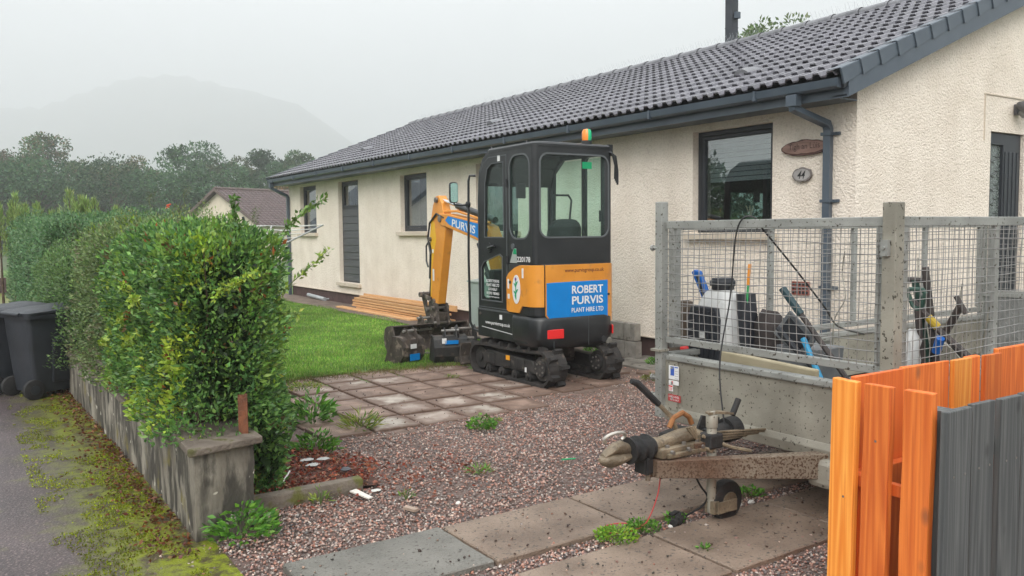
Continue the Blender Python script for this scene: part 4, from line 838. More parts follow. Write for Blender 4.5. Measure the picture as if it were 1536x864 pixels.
MB().lohi((-.366, .002, 2.80), (-.001, HL+.13, 2.812)).build('soffit', M_anth, house)
gutP = [(-.385, 2.955), (-.385, 2.885), (-.395, 2.868), (-.46, 2.866), (-.485, 2.885), (-.5, 2.955), (-.493, 2.955), (-.478, 2.89), (-.457, 2.874), (-.4, 2.874), (-.392, 2.888), (-.392, 2.955)]
MB().prism([(x_, -.13, z_) for x_, z_ in gutP], (0, HL+.3, 0)).lohi((-.498, -.134, 2.868), (-.386, -.13, 2.953)).lohi((-.498, HL+.168, 2.868), (-.386, HL+.172, 2.953)).build('gutter', M_anth, house)
yy = .8
while yy < HL: MB().lohi((-.507, yy, 2.862), (-.38, yy+.03, 2.962)).build('gutter_bracket', M_anth, house, bevel=.004, seg=1); yy += 1.52
def downpipe(y, rx):
    mb = MB(); a = .037
    mb.lohi((-.49, y-.06, 2.76), (-.40, y+.06, 2.868))
    mb.tube([(-.445, y, 2.78), (-.44, y, 2.74), (-.07, y-.1, 2.61), (-.045, y-.1, 2.56), (-.045, y-.1, .02)], a*1.41, 4, sq=True)
    o = mb.build('downpipe', M_anth, house, bevel=.006)
    for zz in (2.5, 1.85, 1.0): MB().lohi((-.09, y-.155, zz), (-.0, y-.045, zz+.03)).box((-.01, y-.18, zz+.015), (.02, .06, .03)).build('pipe_bracket', M_anth, o)
downpipe(.38, 0)
mb = MB(); mb.lohi((-.49, HL-.02, 2.76), (-.40, HL+.1, 2.868)); mb.tube([(-.445, HL+.04, 2.78), (-.44, HL+.04, 2.74), (-.07, HL-.03, 2.55), (-.05, HL-.05, 2.5), (-.05, HL-.05, 0)], .05, 4, sq=True); mb.build('downpipe', M_anth, house)
# roof vents
def roof_vent(x, y):
    z = rz_(x)+.0; mb = MB(); rings = []
    for t, q in ((0, .085), (.1, .08), (.2, .06), (.34, .015)):
        rings.append([(x+t*cosp-(-.01+q*math.sin(R(a)))*sinp*1.0, y+.115*(q/.085)**.3*math.cos(R(a)), z+t*sinp+(-.01+q*math.sin(R(a))*1.15)*cosp) for a in range(0, 181, 18)])
    mb.loft(rings); o = mb.build('roof_vent', mat('vent_grey', (.16, .165, .18), (.2, .2, .215), rough=.5), house, smooth=True)
    MB().prism([(x-.004, y+.095*math.cos(R(a)), z+.005+.075*math.sin(R(a))) for a in range(0, 181, 18)], (-.006, 0, 0)).build('grille', M_dark, o)
roof_vent(.42, 1.78); roof_vent(.62, 7.5); roof_vent(.7, 13.1)
# flue stack behind the ridge
fl = MB(); fl.box((4.45, 5.52, 5.6), (.16, .16, 2.8)); fl = fl.build('chimney_flue', mat('flue_black', (.022, .027, .034), (.035, .04, .05), rough=.45), house, bevel=.006)
for z in (5.35,): MB().box((4.45, 5.39, z), (.1, .06, .11)).build('flue_clip', M_anth, fl)
MB().box((4.45, 5.52, 5.15), (.166, .166, .012)).build('flue_joint', M_anthd, fl)

# ---- things leaning on the house
cab_ = thing('meter_cabinet', 'pale grey green utility cabinet against the wall behind the excavator', 'utility box', (-.17, 6.6, 0))
M_cabn = mat('grp_grey', (.3, .35, .33), (.36, .41, .39), scale=4, rough=.5, rvar=.1)
MB().lohi((-.32, 6.05, 0), (-.004, 6.72, .79)).build('cabinet_body', M_cabn, cab_, bevel=.012); MB().prism([(-.34, 6.03, .79), (-.34, 6.74, .79), (-.003, 6.74, .83), (-.003, 6.03, .83)], (0, 0, .02)).build('cabinet_top', M_cabn, cab_)
MB().lohi((-.328, 6.09, .04), (-.32, 6.68, .6)).build('cabinet_door', M_cabn, cab_, bevel=.003)
M_blk = mat('concrete_block', (.23, .21, .185), (.34, .315, .28), scale=9, rough=.85, bump=.9, bscale=75, rand=.09, c3=(.17, .155, .13), s3=12)
for k, (x, y, z, d, lab) in enumerate(((-.22, 2.90, .11, (.1, .21, .215), 'bottom block nearest the trailer post'), (-.22, 3.125, .11, (.1, .22, .215), 'bottom block, second from the trailer'), (-.22, 3.36, .11, (.1, .23, .215), 'bottom block, hidden partly by the excavator track'), (-.22, 2.86, .332, (.1, .09, .215), 'narrow end-on block on top, nearest the trailer'), (-.22, 2.962, .332, (.1, .1, .215), 'narrow block on top, second from the trailer'), (-.22, 3.15, .332, (.1, .25, .215), 'wide block on top, behind the excavator'))):
    tag(MB().box((x, y, z+.005), d, rz=random.uniform(-.03, .03)).build('concrete_block', M_blk, bevel=.006), 'grey concrete '+lab, 'block', 'concrete blocks against the plinth')
M_tim = woodmat('new_timber', (.6, .33, .15), (.68, .42, .21), (.5, .24, .09), axis='Y', scale=.7)
tl = [((-.45, 8.45, 11.9, .035, .15, .03), 'lowest plank sticking out farthest toward the lawn'), ((-.3, 7.75, 11.2, .05, .16, .045), 'thick bottom plank of the pile'), ((-.28, 7.55, 11.4, .1, .16, .035), 'second plank up in the pile'), ((-.3, 7.9, 11.35, .145, .15, .035), 'third plank up in the pile'), ((-.27, 7.5, 11.45, .19, .15, .035), 'fourth plank up in the pile'), ((-.25, 8.0, 11.42, .235, .15, .04), 'second from top plank of the pile'), ((-.12, 7.6, 10.9, .06, .12, .05), 'rear plank lying tight against the plinth'), ((-.13, 7.45, 11.3, .285, .035, .1), 'top plank standing on edge against the wall'), ((-.2, 8.1, 11.3, .28, .09, .03), 'narrow top plank laid flat')]
for k, ((x, a, b, z, wd, h), lab) in enumerate(tl):
    tag(MB().box((x, (a+b)/2, z+.0), (wd, b-a, h), rz=random.uniform(-.012, .012)).build('timber_plank', M_tim, bevel=.003, seg=1), 'new pale orange timber, '+lab, 'plank', 'timber planks stacked along the wall')

# rotary clothes dryer in the garden
cd = thing('rotary_clothes_dryer', 'rotary clothes dryer with white lines behind the privet hedge', 'clothes dryer', (-3.4, 7.7, 0))
M_al = mat('aluminium', (.4, .41, .42), (.5, .5, .5), rough=.35, metal=.6)
MB().cyl((-3.4, 7.7, 0), (-3.4, 7.7, 1.45), .022, 10).build('pole', M_al, cd); tips = []
for k in range(4):
    a = R(-32+90*k+2); tips.append(Vector((-3.4+.98*math.cos(a), 7.7+.98*math.sin(a), 1.72))); MB().tube([(-3.4, 7.7, 1.25), tips[-1]], .012, 6).build('arm', M_al, cd)
mb = MB()
for f in (1, .87, .74, .61, .48):
    for k in range(4):
        c = Vector((-3.4, 7.7, 1.25)); a, b = c.lerp(tips[k], f), c.lerp(tips[(k+1) % 4], f); mb.tube([a, (a+b)/2-Vector((0, 0, .02)), b], .0045, 4, caps=False)
mb.build('lines', mat('white_cord', (.75, .75, .73), rough=.5), cd)
MB().tube([(-3.5, 7.75, 1.5), (-3.58, 7.8, 1.85)], .02, 6).build('folded_handle', M_anthd, cd)

# ================================================================ NEIGHBOURS
M_nh = mat('neighbour_render', (.66, .58, .46), (.75, .66, .54), scale=2, rough=.85); M_nt = mat('brown_tile', (.085, .055, .055), (.12, .08, .078), scale=3, rough=.45, rand=.0)
M_nb = mat('brown_barge', (.1, .07, .06), (.14, .1, .09), rough=.6)
# gabled bungalow beyond the garden
NH = frame((6.05, 46.5, 0), (.93, .37, 0), (0, 0, 1)); NH = Matrix.Translation((6.05, 46.5, 0)) @ Matrix.Rotation(math.atan2(.37, .93), 4, 'Z')
nh = thing('neighbour_bungalow', 'cream neighbour bungalow with brown tiled gable roof in the distance', 'house', (6.05, 46.5, 0), math.atan2(.37, .93))
hw, zr2, ze2, ov = 3.7, 4.25, 2.25, .35      # local x along the ridge, y across
mb = MB(); mb.prism([(0, -hw, 0), (0, hw, 0), (0, hw, ze2), (0, 0, zr2-.12), (0, -hw, ze2)], (11, 0, 0)); mb.build('wall', M_nh, nh, True)
for s in (-1, 1):
    nrows = 16; mb = MB(); e = hw+.4; sl = (zr2-ze2)/hw; zl = zr2-e*sl
    for k in range(nrows):
        a, b = k/nrows, (k+1)/nrows+.01; mb.prism([(-ov, s*e*(1-a), zl+(zr2-zl)*a+.05), (-ov, s*e*(1-b), zl+(zr2-zl)*b+.02), (-ov, s*e*(1-b), zl+(zr2-zl)*b-.03), (-ov, s*e*(1-a), zl+(zr2-zl)*a-.03)], (11.7, 0, 0))
    rr = mb.build('roof', M_nt, nh, True)
    MB().prism([(-ov-.03, s*e, zl-.12), (-ov-.03, 0, zr2-.12), (-ov-.03, 0, zr2+.08), (-ov-.03, s*e, zl+.08)], (.03, 0, 0)).build('barge_board', M_nb, rr, True)
    mb = MB()
    for k in range(36):
        x = -ov+.2+k*.31; mb.tube([(x, s*e, zl+.06), (x, 0, zr2+.06)], .035, 4, caps=False)
    mb.build('tile_rolls', M_nt, rr, True, kind='stuff')
MB().tube([(-ov, 0, zr2+.05), (11.3, 0, zr2+.05)], .1, 8).build('ridge', M_nb, nh, True)
MB().box((5.1, -1.1, 3.68), (.55, .7, .06), rx=math.atan2(2, 3.7)).build('skylight', mat('sky_glass', (.5, .55, .58), rough=.1), nh, True)
MB().cyl((6.6, -2.2, 3.0), (6.6, -2.2, 3.75), .07, 10).cyl((6.6, -2.2, 3.62), (6.6, -2.2, 3.85), .13, 10).box((6.6, -2.25, 3.04), (.9, .3, .04)).build('flue', mat('zinc', (.35, .36, .37), (.45, .45, .46), rough=.4), nh, True)
# slice of house at the far left
ln = thing('left_neighbour_house', 'slice of white walled house with dark verge at the left edge', 'house', (-9.5, 24.5, 0))
MB().prism([(-12.5, 24.2, .9), (-6.13, 24.2, .9), (-6.13, 24.2, 1.95), (-9.4, 24.2, 4.3), (-12.5, 24.2, 2.0)], (0, 8, 0)).build('wall', mat('white_render', (.62, .62, .6), (.7, .7, .68), scale=2, rough=.8), ln)
MB().lohi((-12.5, 24.15, 0), (-6.1, 32.2, .9)).build('base_wall', mat('tan_base', (.3, .27, .2), (.36, .33, .25), rough=.8), ln)
MB().prism([(-9.4, 23.9, 4.42), (-5.72, 23.9, 1.75), (-5.72, 23.9, 1.55), (-9.4, 23.9, 4.2)], (0, 8.5, 0)).build('roof', M_anth, ln)
mb = MB(); mb.lohi((-12, 22.4, .0), (-6.05, 22.6, .42)); tag(mb.build('dark_low_wall', M_plinth), 'dark low wall at the far left behind the bins', 'wall')
# something solid far across the street for the windows to reflect: trees and a house
# ================================================================ TREES
M_tl = leafmat('tree_leaf', .55, .2, .25); M_bark = mat('bark', (.05, .04, .032), (.09, .075, .06), scale=9, rough=.9)
def tree(name, label, x, y, h, r, cols, n=3600, L=.34, seed=0, base=1.2, group=None, lean=0., W=.5, flat=.8):
    t = thing(name, label, 'tree', (x, y, 0), group=group); rr = random.Random(seed)
    mb = MB(); mb.tube([(x, y, -.1), (x+.1, y, h*.3), (x+lean*.5, y+.1, h*.6), (x+lean, y, h*.85)], [h*.028, h*.022, h*.014, h*.005], 7); tips = []
    for k in range(11):
        a = k*2.4+rr.random(); z0_ = h*rr.uniform(.2, .6); q = r*rr.uniform(.45, .85); e = Vector((x+lean*.6+q*math.cos(a), y+q*math.sin(a), min(z0_+h*rr.uniform(.15, .34), h*.92)))
        mb.tube([(x+lean*.3, y, z0_), ((x+e.x)/2, (y+e.y)/2, z0_*.4+e.z*.6), e], [h*.011, h*.007, h*.003], 5); tips.append(e)
    mb.build('trunk', M_bark, t)
    # crown of clumps of different sizes
    nc = 26; C = []
    for k in range(nc):
        if k < 11: c = tips[k]+Vector((rr.gauss(0, .1)*r, rr.gauss(0, .1)*r, rr.uniform(0, .12)*h))
        else:
            a = rr.random()*6.28; q = r*math.sqrt(rr.random())*.85; zt_ = base/h+(1-base/h)*rr.random()**.8; q *= math.sin(min(1, (1.08-zt_)*1.6)*1.57); c = Vector((x+lean*zt_+q*math.cos(a), y+q*math.sin(a), h*min(zt_, .95)))
        C.append((c, r*rr.uniform(.2, .42)))
    P, Dd = [], []
    ci = rng.integers(0, nc, n); cc = np.array([list(c) for c, s in C])[ci]; ss = np.array([s for c, s in C])[ci][:, None]
    d = unit(rng.normal(size=(n, 3))); P = cc+d*ss*rng.uniform(.35, 1.05, (n, 1))**.6*np.array([[1, 1, flat]]); Dd = d+rng.normal(0, .6, (n, 3)); Dd[:, 2] += .1
    P[:, 2] = np.maximum(P[:, 2], .3)
    tone = np.clip(.8+.35*snoise(cc, .9/r*2, seed), .5, 1.25)[:, None]
    V, Fq, CC = leaves(P, Dd, rng.uniform(.6, 1.3, n)*L, rng.uniform(.7, 1.2, n)*L*W, vary(np.array(cols)[rng.integers(0, len(cols), n)]*tone, n, .22), .15)
    np_mesh('crown', V, Fq, M_tl, parent=t, colors=CC, kind=None); return t
GR = [(.07, .145, .07), (.095, .175, .075), (.055, .12, .06)]; BR = [(.15, .14, .075), (.11, .14, .065), (.18, .13, .07)]; OL = [(.1, .14, .065), (.12, .15, .07)]
TL = [(-5.3, 96, 10.2, 4.2, BR, 'brown leaved tree at the far left edge'), (-1.9, 93.8, 10.6, 4.0, BR, 'browning autumn tree, leftmost in the belt'), (.5, 86.5, 11.0, 3.3, GR+BR, 'tallest tree of the left part of the belt'), (3.4, 90.8, 8.8, 3.4, OL, 'lower olive tree right of the tallest one'), (6.1, 94.5, 9.4, 3.5, GR, 'dark green round tree left of centre in the belt'), (8.3, 87.3, 9.3, 3.2, BR+OL, 'rusty topped tree in the middle of the belt'), (11.0, 79.2, 9.4, 2.7, GR, 'narrow dark tree left of the tall pair'), (14.0, 83.0, 10.4, 3.0, GR, 'tall bluish green tree behind the neighbour gable'), (16.6, 81.7, 9.2, 2.8, OL, 'green tree right of the tall bluish one'), (19.0, 80.3, 9.8, 3.1, GR, 'broad green tree behind the neighbour roof'), (21.8, 79.0, 9.6, 3.0, OL+GR, 'green tree near the bungalow eave'), (24.5, 82.6, 9.2, 3.0, OL, 'tree half hidden behind the far end of the bungalow roof')]
for k, (x, y, h, r, c, lab) in enumerate(TL): tree('broadleaf_tree', lab, x, y, h, r, c, 8200, .27, k+5, W=.6)
ML = [(-6, 74, 8.0, 4), (-1.5, 72, 7.6, 4), (3.5, 70, 7.0, 4), (8, 68, 7.0, 3.8), (12, 66, 6.7, 3.4), (16, 66, 6.4, 3.4), (20.5, 68, 7, 3.4)]
lb = ['far left', 'second from left', 'third from left', 'centre left', 'just left of the neighbour gable', 'behind the neighbour ridge', 'rightmost']
for k, (x, y, h, r) in enumerate(ML): tree('understorey_tree', 'bushy dark green tree of the front row, '+lb[k], x, y, h, r, GR, 6500, .27, 40+k, base=.3, group='bushy trees in front of the tree belt', flat=1)
tree('autumn_bush', 'orange tinted bush between neighbour roof and bungalow eave', 13.2, 56, 5.1, 1.6, [(.3, .17, .05), (.2, .16, .06)], 2200, .2, 60, base=2)
tree('garden_tree', 'pale green tree top showing over the bungalow ridge', 13.7, 12.5, 7.9, 1.5, [(.2, .28, .1), (.15, .23, .08)], 4200, .17, 61, base=5.5)
# wood mass behind so the belt closes
n = 26000; P = np.stack([rng.uniform(-22, 42, n), rng.uniform(100, 108, n), rng.uniform(0, 1, n)], 1); P[:, 2] = P[:, 2]**.7*(6.5+1.2*snoise(P*np.array([1, 0, 0]), .35, 77)); D = rng.normal(size=(n, 3))
V, Fq, CC = leaves(P, D, .8, .45, vary([.04, .07, .04], n, .3), .15); np_mesh('distant_wood', V, Fq, M_tl, colors=CC, kind='stuff')
# trees and hedge across the street (behind the photographer; mirrored in the panes)
for k, (x, y, h, r) in enumerate(((-19, 20, 4.0, 2.0), (-22, 24.5, 4.8, 1.6), (-21, 15, 3.4, 2.4), (-27, -8, 6.5, 3))): tree('street_tree', 'leafy tree across the street, '+['nearest', 'second', 'third', 'last'][k]+' along the row, mirrored in the windows', x, y, h, r, GR, 2200, .3, 80+k)

# ================================================================ MOUNTAIN
M_mt = mat('hillside', (.05, .06, .045), (.09, .085, .06), scale=.02, rough=1, det=8)
cps = [(-160, 900, 60), (-100, 880, 95), (-18.4, 843, 93), (10, 825, 103), (28.4, 812, 111), (56, 794, 111), (88.6, 772, 124), (116.5, 754, 134), (150, 732, 137), (180.7, 711, 128), (226, 680.6, 114), (249, 665.6, 93), (267, 653.5, 74), (285, 641.5, 50), (303, 629.4, 27), (330, 612, 4), (350, 600, -10)]
rows = []
nst = 14
for j in range(nst):
    f = j/(nst-1); row = []
    for i in range(len(cps)*4-3):
        a, b = cps[i//4], cps[min(i//4+1, len(cps)-1)]; t_ = (i % 4)/4; x = a[0]+(b[0]-a[0])*t_; y = a[1]+(b[1]-a[1])*t_; z = a[2]+(b[2]-a[2])*t_
        hh = math.sin(f*math.pi); zz = z*hh**.8+6*math.sin(x*.09+f*7)*hh*(1-hh); row.append((x+(f-.5)*60*.55, y+(f-.5)*340, zz-5+(1.5*math.sin(x*.4+f*30) if .45 < f < .55 else 0)))
    rows.append([(-7.17+(p[0]+7.17)*2.15, -4.84+(p[1]+4.84)*2.15, 1.6+(p[2]-1.6)*2.15) for p in row])
MB().grid(rows).build('mountain', M_mt, kind='structure', smooth=True)

# ================================================================ HAZE
hz = MB(); hz.lohi((-2200, -900, -1.2), (2200, 2600, 320)); hm = bpy.data.materials.new('mist'); hm.use_nodes = True; ht = hm.node_tree; ht.nodes.clear()
ho = ht.nodes.new('ShaderNodeOutputMaterial'); hv = ht.nodes.new('ShaderNodeVolumePrincipled'); hv.inputs['Color'].default_value = (.88, .9, .92, 1); hv.inputs['Density'].default_value = .0019; hv.inputs['Anisotropy'].default_value = .2
ht.links.new(hv.outputs[0], ho.inputs['Volume']); hz.build('haze', hm, kind='stuff')
# ================================================================ EXCAVATOR
M_blk2 = mat('machine_black', (.014, .016, .018), (.024, .026, .028), scale=4, rough=.38, rvar=.12, bump=.08, bscale=180, c3=(.07, .06, .05), s3=26, t3=(.68, .8))
M_org = mat('machine_orange', (.66, .25, .025), (.76, .31, .04), scale=3, rough=.36, rvar=.12, coat=.2, c3=(.42, .18, .05), s3=9, t3=(.6, .85))
M_blue = mat('decal_blue', (.0, .2, .58), (.0, .22, .62), rough=.35); M_wht = mat('decal_white', (.72, .73, .73), (.8, .8, .8), rough=.4)
M_prt = mat('decal_print', (.12, .03, .02), rough=.5); M_red = mat('reflector_red', (.75, .03, .03), rough=.25)
M_chr = mat('chrome_rod', (.6, .6, .6), (.7, .7, .7), rough=.18, metal=1.); M_steel = mat('worn_steel', (.12, .105, .09), (.28, .26, .24), scale=9, rough=.5, metal=.5, bump=.2, bscale=60)
M_mud = mat('muddy_steel', (.035, .028, .023), (.08, .062, .05), scale=7, rough=.7, bump=.7, bscale=40, c3=(.2, .16, .13), s3=11, t3=(.56, .68), rvar=.15)
M_tf = mat('track_frame_black', (.02, .02, .021), (.045, .042, .04), scale=8, rough=.55, bump=.3, bscale=60, c3=(.11, .095, .08), s3=16, t3=(.6, .72))
M_trk = mat('track_rubber', (.016, .015, .015), (.038, .033, .03), scale=6, rough=.75, bump=.6, bscale=50, c3=(.1, .075, .06), s3=14, t3=(.6, .72))
M_cabg = glassmat('cab_glass', (.86, .95, .92), gl=1.0, alpha=.02, rough=.01, dirt=.025)
M_grn = mat('sticker_green', (.0, .3, .12), rough=.4); M_seat = mat('seat_vinyl', (.02, .021, .023), (.035, .036, .038), rough=.5)
M_gl2 = mat('rubber_seal', (.1, .11, .115), rough=.5)
ex = thing('mini_excavator', 'orange and black mini excavator with blue sign plates parked on the patio', 'excavator', (-1.85, 2.55, 0), R(-2))
def P_(name, mb, m, par=None, **k): return mb.build(name, m, par or ex, True, **k)
LF = lambda x: frame((x, 0, 0), (0, -1, 0), (0, 0, 1))      # left side: X = -y, Y = z, out = -x
RF = lambda y: frame((0, y, 0), (1, 0, 0), (0, 0, 1))       # rear: X = x, Y = z, out = -y
xl, xr, yr, yf = -.495, .495, -.60, .55
# --- cab
def lf(pts): return [(-y, z) for y, z in pts]
door_w = lf([(.40, 1.53), (-.01, 1.53), (-.01, 2.33), (.24, 2.33), (.33, 2.28), (.385, 2.12)])
slim = rrect(.13, 1.52, .515, 2.38, .13)
low_w = lf([(.485, .84), (.03, .84), (.02, 1.33), (.08, 1.36), (.42, 1.27), (.485, 1.2)])
side_out = lf([(yf, .745), (yr+.05, .745), (yr+.05, 2.455), (.28, 2.455), (.42, 2.4), (.5, 2.26), (yf, 1.95)])
cabp = plate('cab_side', M_blk2, ex, LF(xl+.02), side_out, [door_w, slim, low_w], .04, .006)
plate('window_seal', M_gl2, cabp, LF(xl-.001), [(x*1.0, z) for x, z in door_w], [[(-.195+(x+.195)*.955, 1.93+(z-1.93)*.975) for x, z in door_w]], .006, .001)
plate('window_seal', M_gl2, cabp, LF(xl-.001), rrect(.122, 1.512, .523, 2.388, .135), [rrect(.138, 1.53, .507, 2.37, .12)], .006, .001)
plate('window_seal', M_gl2, cabp, LF(xl-.001), low_w, [[(-.255+(x+.255)*.95, 1.09+(z-1.09)*.955) for x, z in low_w]], .006, .001)
mbg = MB(); mbg.prism([(xl+.02, y, z) for y, z in [(-.03, 1.5), (.42, 1.5), (.42, 2.12), (.36, 2.3), (.24, 2.36), (-.03, 2.36)]], (.006, 0, 0)); P_('door_glass', mbg, M_cabg)
P_('quarter_glass', MB().box((xl+.02, -.323, 1.95), (.006, .42, .92)), M_cabg); P_('lower_glass', MB().prism([(xl+.02, y, z) for y, z in [(0, .82), (.5, .82), (.5, 1.22), (.43, 1.3), (.07, 1.38), (0, 1.36)]], (.006, 0, 0)), M_cabg)
plate('door_seam', M_gl2, cabp, LF(xl-.0015), lf([(.54, .765), (-.075, .765), (-.075, 2.4), (.3, 2.4), (.42, 2.34), (.51, 2.2), (.54, 1.95)]), [lf([(.532, .773), (-.067, .773), (-.067, 2.392), (.3, 2.392), (.414, 2.333), (.502, 2.196), (.532, 1.95)])], .004)
cr = plate('cab_rear', M_blk2, ex, RF(yr+.02), rrect(xl+.05, .9, xr-.04, 2.455, .01, 1), [rrect(-.43, 1.53, .44, 2.375, .1)], .04, .006)
plate('window_seal', M_gl2, cr, RF(yr-.002), rrect(-.438, 1.522, .448, 2.383, .108), [rrect(-.42, 1.54, .43, 2.365, .095)], .008, .0015)
P_('rear_glass', MB().box((.005, yr+.02, 1.95), (.92, .006, .89)), M_cabg)
plate('cab_side', M_blk2, ex, LF(xr-.02), side_out, [lf([(.47, 1.02), (-.1, 1.02), (-.1, 2.39), (.26, 2.39), (.44, 2.25)]), rrect(.16, 1.25, .55, 2.39, .06)], .04, .004)
P_('right_glass', MB().box((xr-.02, -.05, 1.85), (.006, 1.0, 1.05)), M_cabg)
plate('cab_front', M_blk2, ex, RF(yf-.02), rrect(xl+.04, .75, xr-.04, 2.3, .02, 2), [rrect(-.44, .85, .44, 2.24, .05)], .035, .004)
P_('windscreen', MB().box((0, yf-.03, 1.55), (.88, .006, 1.4)), M_cabg)
for sx, sy in ((xl, yr), (xr, yr)): P_('corner_post', MB().cyl((sx+.052*(1 if sx < 0 else -1), sy+.052, .75), (sx+.052*(1 if sx < 0 else -1), sy+.052, 2.456), .053, 20), M_blk2, smooth=True)
rf = MB(); rf.loft([[(a, b, z) for a, b in rrect(xl-.006+q, yr-.006+q, xr+.006-q, yf-.2-q, .07, 4)] for z, q in ((2.445, 0), (2.47, 0), (2.488, .015), (2.497, .06))]); P_('cab_roof', rf, M_blk2, smooth=True)
P_('roof_nose', MB().prism([(xl+.01, .33, 2.46), (xl+.01, .45, 2.39), (xl+.01, .53, 2.25), (xl+.01, yf, 2.1), (xl+.01, yf-.05, 2.1), (xl+.01, .42, 2.3), (xl+.01, .3, 2.4)], (xr-xl-.02, 0, 0)), M_blk2)
for y in (-.4, .3): P_('lifting_eye', MB().tube([(xl+.04, y-.02, 2.48), (xl+.04, y, 2.51), (xl+.04, y+.02, 2.48)], .008, 6), M_blk2)
bc = MB().cyl((.21, yr+.07, 2.49), (.21, yr+.07, 2.53), .055, 20).build('beacon_base', M_blk2, ex, True)
bz = lambda: [(.048, 2.53), (.052, 2.56), (.05, 2.62), (.038, 2.645), (.01, 2.652)]
def half(a0, a1):
    rs = [[(.21+q*math.cos(R(a)), yr+.07+q*math.sin(R(a)), z) for a in np.linspace(a0, a1, 12)] for q, z in bz()]; return MB().grid(rs)
P_('beacon_lens', half(69, 249), mat('lens_orange', (.9, .28, .04), rough=.2), bc, smooth=True); P_('beacon_lens', half(-111, 69), mat('lens_green', (.02, .5, .22), rough=.2), bc, smooth=True)
# hoses at the right rear corner of the roof
for k in range(4): P_('hose', MB().tube([(xr-.1+.02*k, yr+.05, 2.45), (xr-.02+.015*k, yr-.02, 2.4-.01*k), (xr+.02+.01*k, yr-.02, 2.28-.02*k), (xr+.03+.012*k, yr+.0, 2.14-.02*k)], .011, 6), M_blk2, smooth=True)
P_('roof_rail', MB().lohi((xr-.03, yr+.02, 2.38), (xr+.02, yr+.06, 2.5)), M_blk2)
# door furniture
P_('door_handle', MB().cyl((xl-.012, .30, 1.42), (xl+.01, .30, 1.42), .055, 20).tube([(xl-.02, .29, 1.42), (xl-.04, .2, 1.43), (xl-.03, .14, 1.44)], .016, 8), M_blk2, smooth=True)
P_('lock_cap', MB().cyl((xl-.014, -.2, 1.44), (xl+.01, -.2, 1.44), .03, 16), M_gl2, smooth=True)
for z in (.95, 2.1, 1.3): P_('hinge', MB().cyl((xl-.01, -.085, z-.04), (xl-.01, -.085, z+.04), .014, 8), M_blk2)
# mirrors and grab rail
hr = P_('grab_rail', MB().tube([(xl+.02, .62, 2.22), (xl-.04, .65, 2.22), (xl-.05, .66, 2.16), (xl-.06, .66, 1.3), (xl-.05, .66, .58), (xl-.02, .64, .5), (xl+.03, .56, .47)], .014, 8), M_blk2, smooth=True)
mi = P_('mirror', MB().loft([[(xl-.235+a, .68+yo, 2.03+b) for a, b in rrect(-.052-q, -.115-q, .052+q, .115+q, .03, 3)] for yo, q in ((.03, -.03), (.0, 0), (-.02, 0))]), M_blk2, hr, smooth=True)
P_('mirror_glass', MB().prism([(xl-.235+a, .656, 2.03+b) for a, b in rrect(-.044, -.105, .044, .105, .025, 3)], (0, -.003, 0)), mat('mirror', (.7, .72, .72), rough=.05, metal=1.), mi)
P_('mirror_arm', MB().tube([(xl-.06, .66, 1.9), (xl-.14, .67, 1.89), (xl-.22, .68, 1.9), (xl-.235, .69, 1.96)], .011, 6).cyl((xl-.075, .66, 1.9), (xl-.045, .66, 1.9), .035, 10), M_blk2, hr, smooth=True)
# interior
st = P_('seat', MB().loft([[(.02+a, b, z) for a, b in rrect(-.22+q, -.22+q, .22-q, .2-q, .06, 3)] for z, q in ((1.0, .02), (1.08, 0), (1.15, .02))]), M_seat, smooth=True)
P_('backrest', MB().loft([[(.02+a, -.24-.09*(z_-1.1)/.5+t, z_) for a, z_ in rrect(-.2+q, 1.1, .2-q, 1.72-q, [.05, .05, .14, .14], 4)] for t, q in ((0, .02), (-.03, 0), (-.09, 0), (-.11, .03))]), M_seat, st, smooth=True)
P_('headrest', MB().tube([(-.1, -.33, 1.72), (-.11, -.35, 1.92), (-.08, -.35, 1.97), (.1, -.35, 1.97), (.14, -.35, 1.92), (.13, -.33, 1.72)], .012, 6), M_seat, st)
for s in (-1, 1):
    lv = P_('control_lever', MB().tube([(s*.26, .1, 1.2), (s*.27, .12, 1.5), (s*.25, .13, 1.6)], [.012, .012, .022], 8), M_blk2); P_('armrest', MB().box((s*.27, .0, 1.3), (.1, .35, .16)), M_seat, lv, bevel=.02)
P_('dashboard', MB().box((.36, .3, 1.25), (.16, .35, .5)).box((0, .44, 1.0), (.8, .1, .35)), M_blk2, bevel=.02)
P_('cab_floor', MB().box((0, -.02, .76), (.9, 1.05, .04)), M_blk2); P_('engine_cover', MB().box((0, -.42, 1.15), (.9, .24, .75)), M_seat, bevel=.02)
P_('inner_mirror', MB().box((-.02, .4, 2.05), (.13, .02, .17)), M_blk2, bevel=.01)
P_('wiper_motor', MB().box((.41, -.52, 1.75), (.05, .03, .12)), M_blk2)
